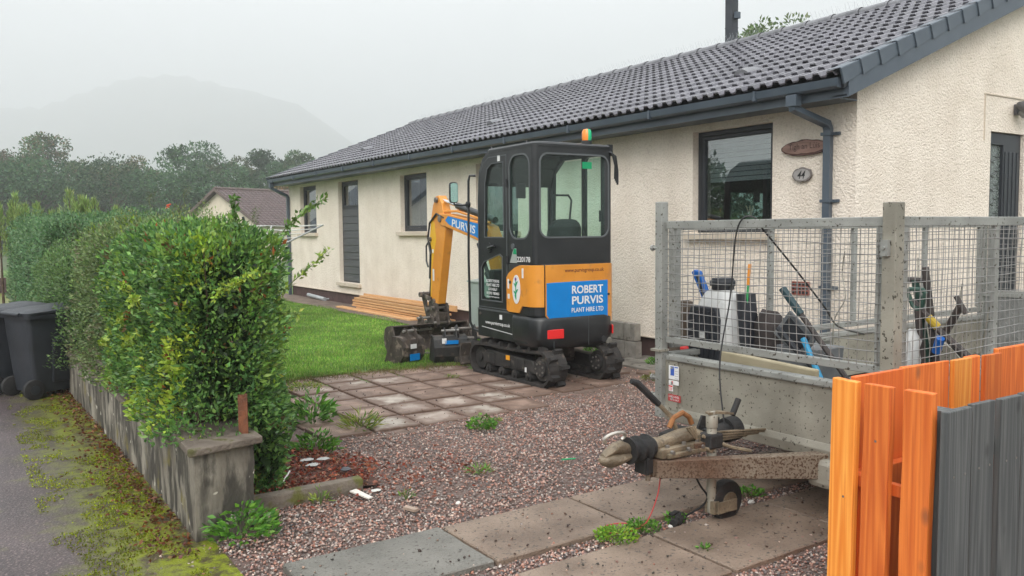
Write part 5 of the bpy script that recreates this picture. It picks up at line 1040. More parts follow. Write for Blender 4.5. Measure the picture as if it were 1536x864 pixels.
# --- body: skirt, engine hood, counterweight, all following the rounded rear
def plan(x0, x1, y0, y1, r, n=7): return rrect(x0, y0, x1, y1, [r, r, .03, .03], n)
P_('side_skirt', MB().loft([[(a, b, z) for a, b in plan(xl-.004, xr, yr+.08, yf+.03, .1)] for z in (.44, .735)]), M_blk2, bevel=.006)
P_('skirt_top_edge', MB().loft([[(a, b, z) for a, b in plan(xl-.008, xr+.0, yr+.1, yf+.034, .1)] for z in (.737, .749)]), M_gl2)
hood = MB(); hood.loft([[(a, b, z) for a, b in plan(xl-.012+q, xr+.012-q, yr-.03+q, -.1, .13)] for z, q in ((.74, 0), (1.2, 0), (1.25, .006), (1.262, .02))]); hood = hood.build('engine_hood', M_blk2, ex, True)
def skin(name, pts_z, m, par, off=.004, r=.13, side=-1, thick=.012):
    """curved panel following the hood outline; pts_z list of (s, z0, z1): s metres along the outline from the left side forward edge"""
    x0, x1, y0 = xl-.012-off, xr+.012+off, yr-.03-off; rr = r+off; path = []
    Ls = (-.1)-(y0+rr)
    def at(s):
        if s < Ls: return Vector((x0, -.1-s, 0)), Vector((-1, 0, 0))
        s2 = s-Ls; arc = rr*math.pi/2
        if s2 < arc: a = s2/rr; return Vector((x0+rr-rr*math.cos(a), y0+rr-rr*math.sin(a), 0)), Vector((-math.cos(a), -math.sin(a), 0))
        s3 = s2-arc; L3 = x1-x0-2*rr
        if s3 < L3: return Vector((x0+rr+s3, y0, 0)), Vector((0, -1, 0))
        a = min((s3-L3)/rr, math.pi/2); return Vector((x1-rr+rr*math.sin(a), y0+rr-rr*math.cos(a), 0)), Vector((math.sin(a), -math.cos(a), 0))
    mb = MB(); rings = []
    S = [];
    for (a, b) in zip(pts_z[:-1], pts_z[1:]):
        n = max(1, int((b[0]-a[0])/.03)); S += [tuple(a[i]+(b[i]-a[i])*k/n for i in range(3)) for k in range(n)]
    S.append(pts_z[-1])
    for s, z0, z1 in S:
        p, n_ = at(s); q = p+n_*thick; rings.append([(p.x, p.y, z0), (q.x, q.y, z0+.004), (q.x, q.y, z1-.004), (p.x, p.y, z1)])
    mb.loft(rings); return mb.build(name, m, par, True, smooth=True), at, Ls, rr
Ls = .40
_, at, Ls, rr = skin('side_hood', [(.0, .77, 1.12), (.04, .755, 1.165), (.16, .755, 1.225), (.24, .755, 1.248), (.3, .83, 1.252), (Ls+.18, .83, 1.255)], M_org, hood)
s0 = Ls+.195; S1 = Ls+rr*math.pi/2+(xr-xl+.03-2*rr)+.16
skin('rear_hood', [(s0, .74, 1.255), (s0+.1, .64, 1.255), (S1-.08, .64, 1.255), (S1, .66, 1.25)], M_org, hood)
skin('hood_crease_shade', [(s0+.01, 1.12, 1.13), (S1-.01, 1.12, 1.13)], mat('orange_shade', (.5, .17, .02), rough=.4), hood, off=.0125, thick=.003)  # shade of the crease painted as a strip of darker orange
sgn, at2, _, _ = skin('sign_plate', [(s0+.025, .75, 1.075), (s0+.1, .655, 1.078), (S1-.16, .655, 1.082), (S1-.13, .69, 1.082)], M_blue, hood, off=.014, thick=.005)
yrear = yr-.03-.014-.0055-.0025
for txt, z, wd, h, b in (('ROBERT', .995, .40, .085, .025), ('PURVIS', .885, .40, .085, .025), ('PLANT HIRE LTD', .785, .41, .048, .018)):
    lettering('sign_text', txt, M_wht, ex, frame((.125, yrear, z), (1, 0, 0), (0, 0, 1)), wd, h, bold=b)
lettering('web_address', 'www.purvisgroup.co.uk', M_prt, ex, frame((.09, yr-.03-.0175, 1.19), (1, 0, 0), (0, 0, 1)), .5, .052, bold=.012)
P_('hood_lock', MB().cyl((.4, yr-.03, .93), (.4, yr-.056, .93), .012, 10), M_blk2)
# counterweight
cw = MB(); rings = []
for z, q in ((.385, .09), (.42, .04), (.5, .0), (.69, .0), (.72, .012), (.74, .03)): rings.append([(a, b, z) for a, b in rrect(xl-.02+q, yr-.06+q, xr+.02-q, yr+.42, [.17, .17, .02, .02], 8)])
cw.loft(rings); P_('counterweight', cw, M_blk2, smooth=True)
P_('weight_joint', MB().box((.13, yr-.0605, .56), (.004, .004, .3)).box((-.3, yr-.05, .56), (.004, .004, .3)), M_gl2)
def refl(xc, yc, a):
    M = Matrix.Translation((xc, yc, .555)) @ Matrix.Rotation(a, 4, 'Z'); mb = MB(); mb.box((0, 0, 0), (.19, .014, .095), M=M); P_('reflector', mb, M_red, bevel=.006)
refl(-.29, yr-.063, R(-8)); refl(.49, yr+.02, R(62))
P_('towing_hole', MB().cyl((.33, yr-.065, .46), (.33, yr-.0, .46), .035, 14), M_seat)
# decals on the left side
xs_ = xl-.0295
th_ = P_('thistle_badge', MB().prism([(xs_, -(.0)-.30+a, 1.0+b) for a, b in ellipse(0, 0, .075, .15)], (-.004, 0, 0)), M_wht, hood)
tb = MB(); tb.tube([(xs_-.006, -.30, .9), (xs_-.006, -.295, 1.1)], .005, 4)
P_('thistle_stem', tb, M_grn, th_)
for a, z in ((.05, .95), (-.045, .97), (.045, 1.03), (-.04, 1.05), (.03, .91)):
    P_('thistle_leaf', MB().prism([(xs_-.005, -.298, z-.02), (xs_-.005, -.298+a, z+.035), (xs_-.005, -.298+a*.4, z+.03), (xs_-.005, -.298, z+.01)], (-.002, 0, 0)), M_grn, th_)
P_('thistle_flower', MB().prism([(xs_-.005, -.295+.016*math.cos(k*.785), 1.105+.018*math.sin(k*.785)) for k in range(8)], (-.003, 0, 0)), mat('thistle_purple', (.2, .05, .3), rough=.5), th_)
P_('maker_sticker', MB().box((xs_, -.14, 1.05), (.003, .03, .1)).box((xs_, -.145, .92), (.003, .035, .05)).box((xs_, -.42, 1.17), (.003, .03, .1)), M_wht, hood)
P_('filler_hole', MB().cyl((xs_+.002, -.175, 1.07), (xs_-.004, -.175, 1.07), .018, 12), M_seat, hood)
P_('warning_triangle', MB().prism([(xl-.002, -.03-.105, 1.27), (xl-.002, -.03-.245, 1.27), (xl-.002, -.03-.23, 1.42), (xl-.002, -.03-.18, 1.42)], (-.003, 0, 0)), mat('sticker_grey', (.35, .38, .36), rough=.4), ex)
P_('warning_band', MB().prism([(xl-.0055, -.2, 1.36), (xl-.0055, -.27, 1.36), (xl-.0055, -.26, 1.415), (xl-.0055, -.215, 1.415)], (-.001, 0, 0)), M_grn, ex)
LM = lambda y, z, x=xl-.003: frame((x, y, z), (0, -1, 0), (0, 0, 1))
lettering('fleet_number', '220178', M_wht, ex, LM(-.40, 1.31), .25, .055, bold=.02)
for txt, z, wd, h in (('ROBERT PURVIS', 1.06, .27, .032), ('PLANT HIRE LTD', 1.015, .27, .032), ('LOCHGELLY', .97, .19, .028), ('01546 000000', .925, .27, .032), ('www.purvisgroup.co.uk', .885, .28, .022)):
    if '000' in txt: continue
    lettering('door_text', txt, M_wht, ex, LM(.26, z, xl+.0155), wd, h, bold=.02)
lettering('door_text', '01592 780465', M_wht, ex, LM(.26, .925, xl+.0155), .27, .03, bold=.02)
lettering('skirt_text', 'www.purvisgroup.co.uk', M_wht, ex, LM(.13, .60, xl-.007), .52, .05, bold=.018)
P_('skirt_line', MB().prism([(xl-.006, .47, .545), (xl-.006, -.2, .515), (xl-.006, -.2, .521), (xl-.006, .47, .551)], (-.002, 0, 0)), M_wht)
P_('roof_sticker', MB().box((xl-.002, .08, 2.37), (.003, .05, .06)).box((xl-.006, .06, .68), (.003, .05, .05)), M_wht)
P_('glass_sticker', MB().box((.17, yr+.014, 2.27), (.12, .003, .07)), M_grn)
for y in (.5, -.25): P_('panel_bolt', MB().cyl((xl-.004, y, .69), (xl-.014, y, .69), .016, 8), M_steel)
# --- undercarriage (slewed a few degrees against the cab)
UC = Matrix.Rotation(R(4), 4, 'Z')
P_('slew_ring', MB().cyl((0, 0, .36), (0, 0, .45), .26, 28), M_mud)
P_('undercarriage_frame', MB().box((0, 0, .3), (.5, .5, .16), M=UC).box((0, 0, .22), (.62, .34, .1), M=UC), M_mud, bevel=.02)
def track(xc):
    wd = .23; zc, rr_ = .2, .185; y0, y1 = -.56, .58; pts = []
    n = 10
    for k in range(n+1): a = R(90+180*k/n); pts.append((y0+rr_*math.cos(a), zc+rr_*math.sin(a)))      # rear
    for k in range(1, 6): pts.append((y0+(y1-y0)*k/6, zc-rr_))
    for k in range(n+1): a = R(-90+180*k/n); pts.append((y1+.85*rr_*math.cos(a), zc-.02+(rr_-.02)*math.sin(a) if False else zc+rr_*math.sin(a)*.93-.013*(1 if math.sin(a) > -2 else 0)))
    for k in range(1, 6): pts.append((y1+(y0-y1)*k/6, zc+rr_*.96-.012*math.sin(k/6*math.pi)))
    tr = bpy.data.objects.new('x', None); bpy.data.objects.remove(tr)
    N_ = len(pts); rings = []
    c = Vector((0, zc))
    mb = MB(); V = []; Fq = []
    nor = []
    for i in range(N_):
        a, b = Vector(pts[i-1]), Vector(pts[(i+1) % N_]); d = (b-a).normalized(); nor.append(Vector((-d.y, d.x))*(-1))
    for i in range(N_):
        p = Vector(pts[i]); q = p-nor[i]*(.028)*(-1 if (p+nor[i]*.01-Vector((0, zc))).length < (p-Vector((0, zc))).length and False else 1)
        rings.append(((p.x, p.y), (q.x, q.y)))
    for i in range(N_):
        j = (i+1) % N_; b = len(V); (a0, a1), (b0, b1) = rings[i], rings[j]
        V += [(xc-wd/2, *a0), (xc+wd/2, *a0), (xc+wd/2, *b0), (xc-wd/2, *b0), (xc-wd/2, *a1), (xc+wd/2, *a1), (xc+wd/2, *b1), (xc-wd/2, *b1)]
        Fq += [(b, b+1, b+2, b+3), (b+4, b+7, b+6, b+5), (b, b+3, b+7, b+4), (b+1, b+5, b+6, b+2)]
    mb._add(V, Fq, UC); bmesh.ops.remove_doubles(mb.bm, verts=mb.bm.verts, dist=.0005); band = P_('rubber_track', mb, M_trk)
    # tread lugs all the way round
    P2 = [Vector(p) for p in pts]+[Vector(pts[0])]; tot = sum((P2[i+1]-P2[i]).length for i in range(N_)); nl = 38
    lug = bpy.data.meshes.new('tread_lug'); lb = MB(); lb.loft([[(a*s, b*t, z) for a, b in ((-.055, -.024), (.05, -.018), (.055, .02), (-.05, .026))] for z, s, t in ((-.012, 1.08, 1.2), (.042, .92, .7))]); bmesh.ops.recalc_face_normals(lb.bm, faces=lb.bm.faces); lb.bm.to_mesh(lug); lug.materials.append(M_trk)
    for k in range(nl):
        s = tot*k/nl; i = 0
        while s > (P2[i+1]-P2[i]).length: s -= (P2[i+1]-P2[i]).length; i += 1
        d = (P2[i+1]-P2[i]).normalized(); p = P2[i]+d*s; nn = Vector((p.x-(max(min(p.x, y1), y0)), p.y-zc)).normalized(); off = .058*(1 if k % 2 else -1)
        xax = Vector((1, 0, 0)); zax = Vector((0, nn.x, nn.y)); yax = zax.cross(xax)
        M = UC @ Matrix(((xax.x, yax.x, zax.x, xc+off), (xax.y, yax.y, zax.y, p.x), (xax.z, yax.z, zax.z, p.y), (0, 0, 0, 1)))
        o = bpy.data.objects.new('tread_lug', lug); col.objects.link(o); o.parent = band; o.matrix_local = M
    s = -1 if xc < 0 else 1
    fr = P_('track_frame', MB().prism([(xc-.07, y, z) for y, z in ((-.45, .13), (-.4, .26), (.42, .3), (.52, .25), (.5, .13))], (.14, 0, 0), UC), M_tf, bevel=.01)
    for z_, y_, a_ in ((.0, .38, .2), (0, .06, .14), (0, -.2, .14)):
        P_('frame_cover', MB().box((xc+s*.078, y_, .21), (.012, a_, .11), M=UC), M_tf, fr, bevel=.008)
    for y in np.linspace(-.33, .4, 4): P_('track_roller', MB().cyl(UC @ Vector((xc-.08, y, .085)), UC @ Vector((xc+.085*s if s > 0 else xc+.08, y, .085)), .05, 14).cyl(UC @ Vector((xc-.1, y, .085)), UC @ Vector((xc+.1, y, .085)), .022, 10), M_tf, fr)
    spk = P_('drive_sprocket', MB().cyl(UC @ Vector((xc-.075, y0, zc)), UC @ Vector((xc+.075, y0, zc)), .125, 22).cyl(UC @ Vector((xc-.105, y0, zc)), UC @ Vector((xc+.105, y0, zc)), .085, 18), M_tf, smooth=True)
    for k in range(7): a = k*.9; P_('hub_bolt', MB().cyl(UC @ Vector((xc-.115, y0+.06*math.cos(a), zc+.06*math.sin(a))), UC @ Vector((xc+.115, y0+.06*math.cos(a), zc+.06*math.sin(a))), .01, 6), M_steel, spk)
    P_('idler_wheel', MB().cyl(UC @ Vector((xc-.06, y1-.01, zc-.01)), UC @ Vector((xc+.06, y1-.01, zc-.01)), .12, 22).cyl(UC @ Vector((xc-.08, y1, zc)), UC @ Vector((xc+.08, y1, zc)), .05, 14), M_tf, smooth=True)
    if s < 0:
        P_('track_sticker', MB().box((xc-.087, .02, .25), (.003, .07, .05), M=UC), mat('sticker_amber', (.8, .35, .02), rough=.4), fr); P_('grease_tag', MB().box((xc-.087, -.3, .16), (.003, .03, .05), M=UC), M_wht, fr)
track(-.375); track(.375)
# --- swing post, boom, arm (local y, z) ---
P_('swing_post', MB().prism([(-.13, .5, .42), (-.13, .8, .42), (-.13, .86, .62), (-.13, .8, .86), (-.13, .66, .9), (-.13, .5, .7)], (.26, 0, 0)).cyl((0, .74, .36), (0, .74, .9), .07, 16), M_blk2, bevel=.015)
def strip(name, pts, wd, m, x=0, par=None, bev=.01):
    return P_(name, MB().prism([(x-wd/2, y, z) for y, z in pts], (wd, 0, 0)), m, par, bevel=bev)
boom = strip('boom', [(.70, .70), (.86, .70), (1.0, 1.12), (1.12, 1.40), (1.32, 1.49), (2.12, 1.655), (2.30, 1.68), (2.41, 1.76), (2.36, 1.84), (2.1, 1.83), (1.3, 1.72), (1.05, 1.66), (.86, 1.4), (.72, 1.1)], .15, M_org)
strip('boom_decal', [(2.05, 1.69), (2.16, 1.745), (2.08, 1.80), (1.3, 1.695), (1.05, 1.63), (1.1, 1.44), (1.33, 1.53)], .154, M_blue, par=boom, bev=0)
d_ = Vector((0, -.985, -.155)); lettering('boom_text', 'PURVIS', M_wht, ex, frame((-.0785, 1.66, 1.665), d_, (0, -.155, .985)), .62, .10, bold=.02)
P_('boom_hose', MB().tube([(-.04, 2.3, 1.86), (-.04, 1.9, 1.86), (-.04, 1.4, 1.77), (-.04, 1.05, 1.7)], .014, 6).tube([(.03, 2.3, 1.87), (.03, 1.9, 1.87), (.03, 1.4, 1.79), (.03, 1.05, 1.72)], .014, 6), M_org, boom)
P_('boom_ram', MB().tube([(0, .86, .72), (0, 1.2, 1.1)], .045, 12).tube([(0, 1.2, 1.1), (0, 1.42, 1.45)], .025, 10), M_blk2)
arm = strip('dipper_arm', [(2.47, 2.07), (2.38, 2.08), (2.29, 1.98), (2.19, 1.68), (2.19, 1.62), (2.44, .63), (2.66, .62), (2.62, 1.1), (2.6, 1.35), (2.66, 1.5), (2.62, 1.75), (2.55, 1.95)], .12, M_org)
strip('arm_side', [(2.5, 1.72), (2.46, 1.5), (2.6, 1.1), (2.63, .7), (2.66, .7), (2.63, 1.1), (2.6, 1.35), (2.66, 1.5), (2.6, 1.78)], .126, mat('guard_yellow', (.75, .42, .02), rough=.4), par=arm)
for y, z, q in ((2.42, 2.02, .035), (2.31, 1.77, .045), (2.55, .66, .04), (2.62, 1.5, .03)): P_('pivot_pin', MB().cyl((-.09, y, z), (.09, y, z), q, 14), M_steel, arm, smooth=True)
P_('arm_ram', MB().tube([(0, 1.0, 1.73), (0, 1.1, 1.755), (0, 1.95, 1.93)], .042, 14), M_blk2, smooth=True); P_('ram_rod', MB().cyl((0, 1.9, 1.92), (0, 2.42, 2.03), .023, 12), M_chr, smooth=True)
P_('bucket_ram', MB().cyl((0, 2.70, 1.46), (0, 2.745, .96), .036, 12), M_blk2, smooth=True); P_('ram_rod', MB().cyl((0, 2.745, .98), (0, 2.79, .72), .02, 10), M_chr, smooth=True)
P_('arm_hose', MB().tube([(-.07, 2.2, 1.78), (-.075, 2.42, 1.84), (-.075, 2.62, 1.72), (-.075, 2.68, 1.52), (-.07, 2.62, 1.3)], .013, 6).tube([(-.05, 2.74, 1.45), (-.05, 2.79, 1.4), (-.05, 2.79, 1.2), (-.05, 2.74, 1.12)], .012, 6), M_blk2, arm, smooth=True)
P_('arm_sticker', MB().box((-.0645, 2.55, 1.02), (.003, .045, .16)).box((-.0645, 2.56, 1.34), (.003, .04, .05)), M_wht, arm)
# linkage and quick hitch
qh = P_('quick_hitch', MB().prism([(-.09, y, z) for y, z in ((2.42, .64), (2.66, .66), (2.74, .42), (2.7, .33), (2.5, .3), (2.36, .36))], (.03, 0, 0)).prism([(.06, y, z) for y, z in ((2.42, .64), (2.66, .66), (2.74, .42), (2.7, .33), (2.5, .3), (2.36, .36))], (.03, 0, 0)).box((0, 2.52, .46), (.1, .2, .12)), M_mud, bevel=.008)
for y, z in ((2.44, .38), (2.7, .38), (2.5, .58), (2.66, .55)): P_('hitch_pin', MB().cyl((-.13, y, z), (.13, y, z), .024, 12), M_steel, qh)
for s in (-1, 1):
    P_('tipping_link', MB().prism([(s*.075-.012, y, z) for y, z in ((2.84, .78), (2.9, .72), (2.72, .36), (2.66, .38), (2.76, .68))], (.024, 0, 0)), M_mud, qh, bevel=.006); P_('guide_link', MB().prism([(s*.105-.01, y, z) for y, z in ((2.86, .77), (2.88, .71), (2.56, .66), (2.54, .72))], (.02, 0, 0)), M_mud, qh, bevel=.006)
P_('link_pin', MB().cyl((-.15, 2.82, .74), (.15, 2.82, .74), .035, 14), M_mud, qh, smooth=True)
# dozer blade at the front
P_('dozer_blade', MB().prism([(-.5, y, z) for y, z in ((.95, .06), (1.0, .04), (1.03, .14), (1.0, .3), (.97, .3), (.99, .15))], (1.0, 0, 0)).box((-.2, .75, .17), (.06, .45, .07)).box((.2, .75, .17), (.06, .45, .07)), M_mud, bevel=.006)

# --- buckets: each lies on the ground, not fixed to anything
M_pin = mat('bright_pin', (.3, .29, .27), (.42, .41, .39), rough=.35, metal=.5)
def bucket(name, label, x, y, rz, wd, sc_=1., m=M_mud, stick=None, teeth=True, ears=True, tilt=0., group=None, h=.4):
    t = thing(name, label, 'bucket', (x, y, 0), rz, group); M = Matrix.Scale(sc_, 4) @ Matrix.Rotation(tilt, 4, 'X')
    prof = [(.19, .0), (.02, -.0), (-.1, .03), (-.17, .12), (-.185, .24), (-.15, .34), (-.08, .38), (.03, .385)]     # mouth faces +y
    inn = [(p[0]*.93+.008, p[1]*.93+.013) for p in prof]; hw_ = wd/2/sc_
    mb = MB()
    for k in range(len(prof)-1): mb.prism([(-hw_, *prof[k]), (-hw_, *prof[k+1]), (-hw_, *inn[k+1]), (-hw_, *inn[k])], (2*hw_, 0, 0), M)
    mb.build('shell', m, t, True)
    for s in (-1, 1):
        mb = MB(); mb.prism([(s*hw_-.008, p[0], p[1]) for p in prof], (.016, 0, 0), M); mb.build('cheek_plate', m, t, True, bevel=.003)
        MB().prism([(s*hw_-.012, .19, .0), (s*hw_-.012, .225, .02), (s*hw_-.012, .06, .39), (s*hw_-.012, .02, .385)], (.024, 0, 0), M).build('cutting_side', m, t, True)
    MB().prism([(-hw_, .15, -.005), (-hw_, .25, .0), (-hw_, .25, .015), (-hw_, .15, .02)], (2*hw_, 0, 0), M).build('cutting_edge', M_steel, t, True)
    if teeth:
        for k in range(3): MB().prism([(hw_*(k-1)*.85-.02, .22, -.004), (hw_*(k-1)*.85-.02, .33, .004), (hw_*(k-1)*.85-.02, .22, .03)], (.04, 0, 0), M).build('tooth', M_steel, t, True)
    if ears:
        for s in (-1, 1):
            MB().prism([(s*.075-.008, y_, z_) for y_, z_ in ((-.17, .2), (-.19, .34), (-.13, .47), (-.07, .5), (.0, .44), (.03, .38), (-.1, .36))], (.016, 0, 0), M).build('ear', m, t, True, bevel=.003)
        for y_, z_ in ((-.09, .455), (-.14, .30)): MB().cyl((-.12, y_, z_), (.12, y_, z_), .018, 10, M=M).build('pin', M_pin, t, True)
    if stick:
        for (a, b, q, w_, mm) in stick: MB().box((a, -.192, b), (q, .01, w_), M=M).build('decal', mm, t, True)
    return t
M_bb = mat('bucket_black', (.016, .017, .018), (.035, .034, .032), scale=8, rough=.5, bump=.2, bscale=80, c3=(.09, .07, .055), s3=12, t3=(.6, .75))
bucket('digging_bucket', 'small muddy toothed bucket with a blue sticker on the lawn edge', -2.64, 4.33, R(14), .33, .88, M_mud, [(.0, .1, .17, .09, M_blue), (-.02, .25, .1, .06, M_wht)])
bucket('digging_bucket', 'narrow black bucket with blue strip between track and grading bucket', -2.23, 3.98, R(-18), .40, .9, M_bb, [(.0, .31, .18, .05, M_blue), (-.1, .33, .06, .07, M_wht)])
bucket('grading_bucket', 'wide muddy grading bucket under the arm', -1.96, 4.98, R(181), 1.14, 1.0, M_mud, None, False, True, R(4))
pv = thing('flattened_black_bucket', 'black bucket bracket tucked beside the front of the near track', 'bucket', (-2.05, 3.92, 0), R(-20))
MB().prism([(-.1, -.1, .2), (-.1, .1, .26), (-.1, .16, .42), (-.1, 0, .47), (-.1, -.12, .38)], (.02, 0, 0)).prism([(.12, -.1, .2), (.12, .1, .26), (.12, .16, .42), (.12, 0, .47), (.12, -.12, .38)], (.02, 0, 0)).box((0, 0, .14), (.3, .3, .28)).build('bracket_body', M_bb, pv, True, bevel=.01)
for z_ in (.3, .42): MB().cyl((-.16, 0, z_), (.2, 0, z_), .018, 10).build('pin', M_steel, pv, True)
# ================================================================ TRAILER
def galv(name, c1, c2, **k): return mat(name, c1, c2, scale=4, rough=.5, rvar=.14, metal=.25, bump=.15, bscale=90, c3=(.07, .06, .045), s3=48, t3=(.62, .67), det=8, **k)
M_gv = galv('galvanised', (.24, .245, .23), (.36, .365, .345)); M_gvd = galv('galvanised_dirty', (.25, .235, .195), (.37, .35, .295)); M_wire = mat('wire_galv', (.2, .2, .19), (.34, .33, .32), rough=.4, metal=.4)
M_rst = mat('rusty_beam', (.11, .058, .034), (.25, .215, .165), scale=1.7, rough=.65, bump=.5, bscale=90, c3=(.075, .04, .022), s3=85, t3=(.5, .6), det=9, ramp=(.34, .54))
M_gri = mat('greasy_cast', (.105, .08, .052), (.27, .215, .145), scale=10, rough=.5, bump=.7, bscale=60, c3=(.12, .095, .065), s3=40, t3=(.5, .7))
M_chk = mat('chequer_plate', (.2, .205, .2), (.28, .285, .28), scale=6, rough=.45, metal=.3, rvar=.1)
trl = thing('caged_trailer', 'galvanised trailer with mesh cage sides parked beside the gable', 'trailer', (-1.3, -1.64, 0))
XF, XB, YL, YR_, ZF, ZB, ZT = -3.3, .72, -.84, -2.44, .39, .79, 1.64
def T_(name, mb, m, par=None, **k): return mb.build(name, m, par or trl, **k)
# front panel: folded sheet with top roll
T_('front_panel', MB().lohi((XF, YR_, .43), (XF+.025, YL, .75)).prism([(XF-.012, YR_, .40), (XF-.0, YR_, .44), (XF+.02, YR_, .44), (XF+.02, YR_, .36), (XF+.1, YR_, .33), (XF+.09, YR_, .315), (XF-.0, YR_, .345)], (0, YL-YR_, 0)), M_gvd, bevel=.004)
T_('panel_cap', MB().lohi((XF-.02, YR_+.03, .745), (XF+.05, YL-.03, .785)), M_gv, bevel=.008)
T_('panel_flange', MB().lohi((XF-.012, YL-.13, .42), (XF-.002, YL-.045, .745)), M_gvd); 
for z in (.5, .6, .7): T_('bolt', MB().cyl((XF-.018, YL-.085, z), (XF-.01, YL-.085, z), .01, 6), M_gv)
for y in (YL, YR_):
    T_('side_panel', MB().lohi((XF+.03, y-.015, .43), (XB, y+.015, .75)), M_gvd, bevel=.004); T_('side_cap', MB().lohi((XF+.05, y-.03, .752), (XB, y+.03, .79)), M_gv, bevel=.006)
T_('bed', MB().lohi((XF+.03, YR_+.02, .38), (XB, YL-.02, .42)), M_gvd)
rb = bpy.data.meshes.new('deck_tread'); rbm = MB(); rbm.box((0, 0, 0), (.05, .008, .006)); rbm.bm.to_mesh(rb); rb.materials.append(M_chk)
# corner posts
def post(x, y, z0, z1, s, m=M_gv, name='corner_post'): return T_(name, MB().lohi((x-s/2, y-s/2, z0), (x+s/2, y+s/2, z1)), m, bevel=.004)
post(XF-.01, YL+.02, .36, 1.78, .06); p = post(XF-.015, YR_-.01, .3, 1.725, .074, M_gvd)
for z in (.85, 1.5): T_('latch', MB().lohi((XF-.075, YR_-.02, z-.04), (XF-.05, YR_+.02, z+.04)).cyl((XF-.085, YR_, z), (XF-.05, YR_, z), .008, 8), M_gv, p)
post(XB, YL, .4, 1.66, .05); post(XB, YR_, .4, 1.66, .05)
for y, z in ((YL+.03, 1.48), (YL+.03, .62), (YL+.03, .5)): T_('side_pin', MB().cyl((XF-.03, y, z), (XF-.03, y+.05, z), .012, 8).cyl((XF-.03, y+.045, z), (XF-.03, y+.06, z), .02, 8), M_gv)
T_('catch_plate', MB().lohi((XF-.06, YL-.02, .80), (XF+.02, YL+.07, .815)), M_gvd)
def cage(a, b, z0, z1, name, ups, rail=.034, bow=.012, rz=0):
    """mesh panel between two plan points: rails, uprights, welded wires"""
    a, b = Vector((*a, 0)), Vector((*b, 0)); L = (b-a).length; d = (b-a).normalized(); n = Vector((-d.y, d.x, 0)); ang = math.atan2(d.y, d.x)
    f = T_(name, MB().box(((a+b)/2)[:2]+((z1-rail/2),), (L, rail, rail), rz=ang) if False else MB().box((((a+b)/2).x, ((a+b)/2).y, z1-.025), (L, .036, .05), rz=ang).box((((a+b)/2).x, ((a+b)/2).y, z0+.02), (L, .036, .042), rz=ang), M_gv, bevel=.004)
    for u_ in ups:
        q = a+d*u_; T_('upright', MB().box((q.x, q.y, (z0+z1)/2), (.045, .03, z1-z0-.09), rz=ang), M_gv, f, bevel=.003)
    mb = MB(); k = 0; s = .03
    while s < L-.02:
        j = random.gauss(0, .004); o = n*(.02 if bow else 0); pts = []
        for t in (0, .25, .5, .75, 1): q = a+d*(s+j+random.gauss(0, .0035))+o+n*bow*math.sin(t*3.14)*math.sin(s*1.7); pts.append((q.x, q.y, z0+.035+(z1-z0-.08)*t))
        mb.tube(pts, .0022, 4, caps=False); s += .052
    z = z0+.06
    while z < z1-.05:
        m_ = max(6, int(L/.3)); pts = []
        for t in range(m_+1): q = a+d*(L*t/m_)+n*(.024+bow*math.sin((z-z0)/(z1-z0)*3.14)*math.sin(L*t/m_*1.7)); pts.append((q.x, q.y, z+random.gauss(0, .0028)+.006*math.sin(t*.8+z*20)))
        mb.tube(pts, .0022, 4, caps=False); z += .05
    mb.build('wire_mesh', M_wire, f, kind='stuff'); return f
cage((XF, YR_+.04), (XF, YL-.03), .86, 1.655, 'front_mesh_frame', [.02, 1.49])
cage((XB-.03, YR_), (XF+.05, YR_), .82, 1.655, 'side_mesh_frame', [.02, 1.0, 2.0, 3.0, 3.9])
cage((XF+.05, YL), (XB-.03, YL), .82, 1.645, 'side_mesh_frame', [.06, 1.0, 2.0, 3.0, 3.9])
cage((XB, YR_+.03), (XB, YL-.03), .98, 1.66, 'rear_mesh_frame', [.5, 1.05, 1.5])
# ramp tailgate of chequer plate
rt = T_('ramp_tailgate', MB().lohi((XB-.02, YR_+.04, .42), (XB+.01, YL-.04, .97)), M_chk); T_('ramp_rail', MB().lohi((XB-.035, YR_+.03, .965), (XB+.02, YL-.03, 1.0)), M_gv, rt)
pos = []
for i in range(30):
    for j in range(17): pos.append((XB-.022, YR_+.07+.05*i, .45+.031*j, R(45) if (i+j) % 2 else R(-45)))
mb = MB()
for x, y, z, a in pos: mb.box((x, y, z), (.006, .034, .008), rx=a)
mb.build('tread_pattern', M_chk, rt, kind='stuff')
# drawbar, coupling, jockey wheel
for y1, y2 in ((-2.06, -1.68), (-1.22, -1.60)):
    T_('drawbar_arm', MB()._add([(XF, y1-.04, .245), (XF, y1+.04, .245), (XF, y1+.04, .385), (XF, y1-.04, .385), (-4.19, y2-.03, .31), (-4.19, y2+.03, .31), (-4.19, y2+.03, .40), (-4.19, y2-.03, .40)], [(0, 1, 2, 3), (7, 6, 5, 4), (0, 4, 5, 1), (1, 5, 6, 2), (2, 6, 7, 3), (3, 7, 4, 0)]), M_rst, bevel=.005)
T_('drawbar_gusset', MB().lohi((XF-.06, -2.16, .2), (XF+.3, -2.0, .36)), M_gvd, bevel=.03)
T_('chassis_rail', MB().lohi((XF, -2.1, .26), (XB, -2.02, .37)).lohi((XF, -1.26, .26), (XB, -1.18, .37)), M_gvd)
ax_ = T_('axle', MB().lohi((-1.9, -2.35, .22), (-1.8, -.93, .3)).lohi((-1.1, -2.35, .22), (-1.0, -.93, .3)), M_gvd)
for x in (-1.85, -1.05):
    for s, y in ((-1, YR_-.02), (1, YL+.02)):
        wl = T_('wheel', MB().cyl((x, y-s*.0, .27), (x, y+s*.17, .27), .27, 28), M_rub, bevel=.03, smooth=True); T_('rim', MB().cyl((x, y+s*.165, .27), (x, y+s*.176, .27), .15, 20), M_gv, wl)
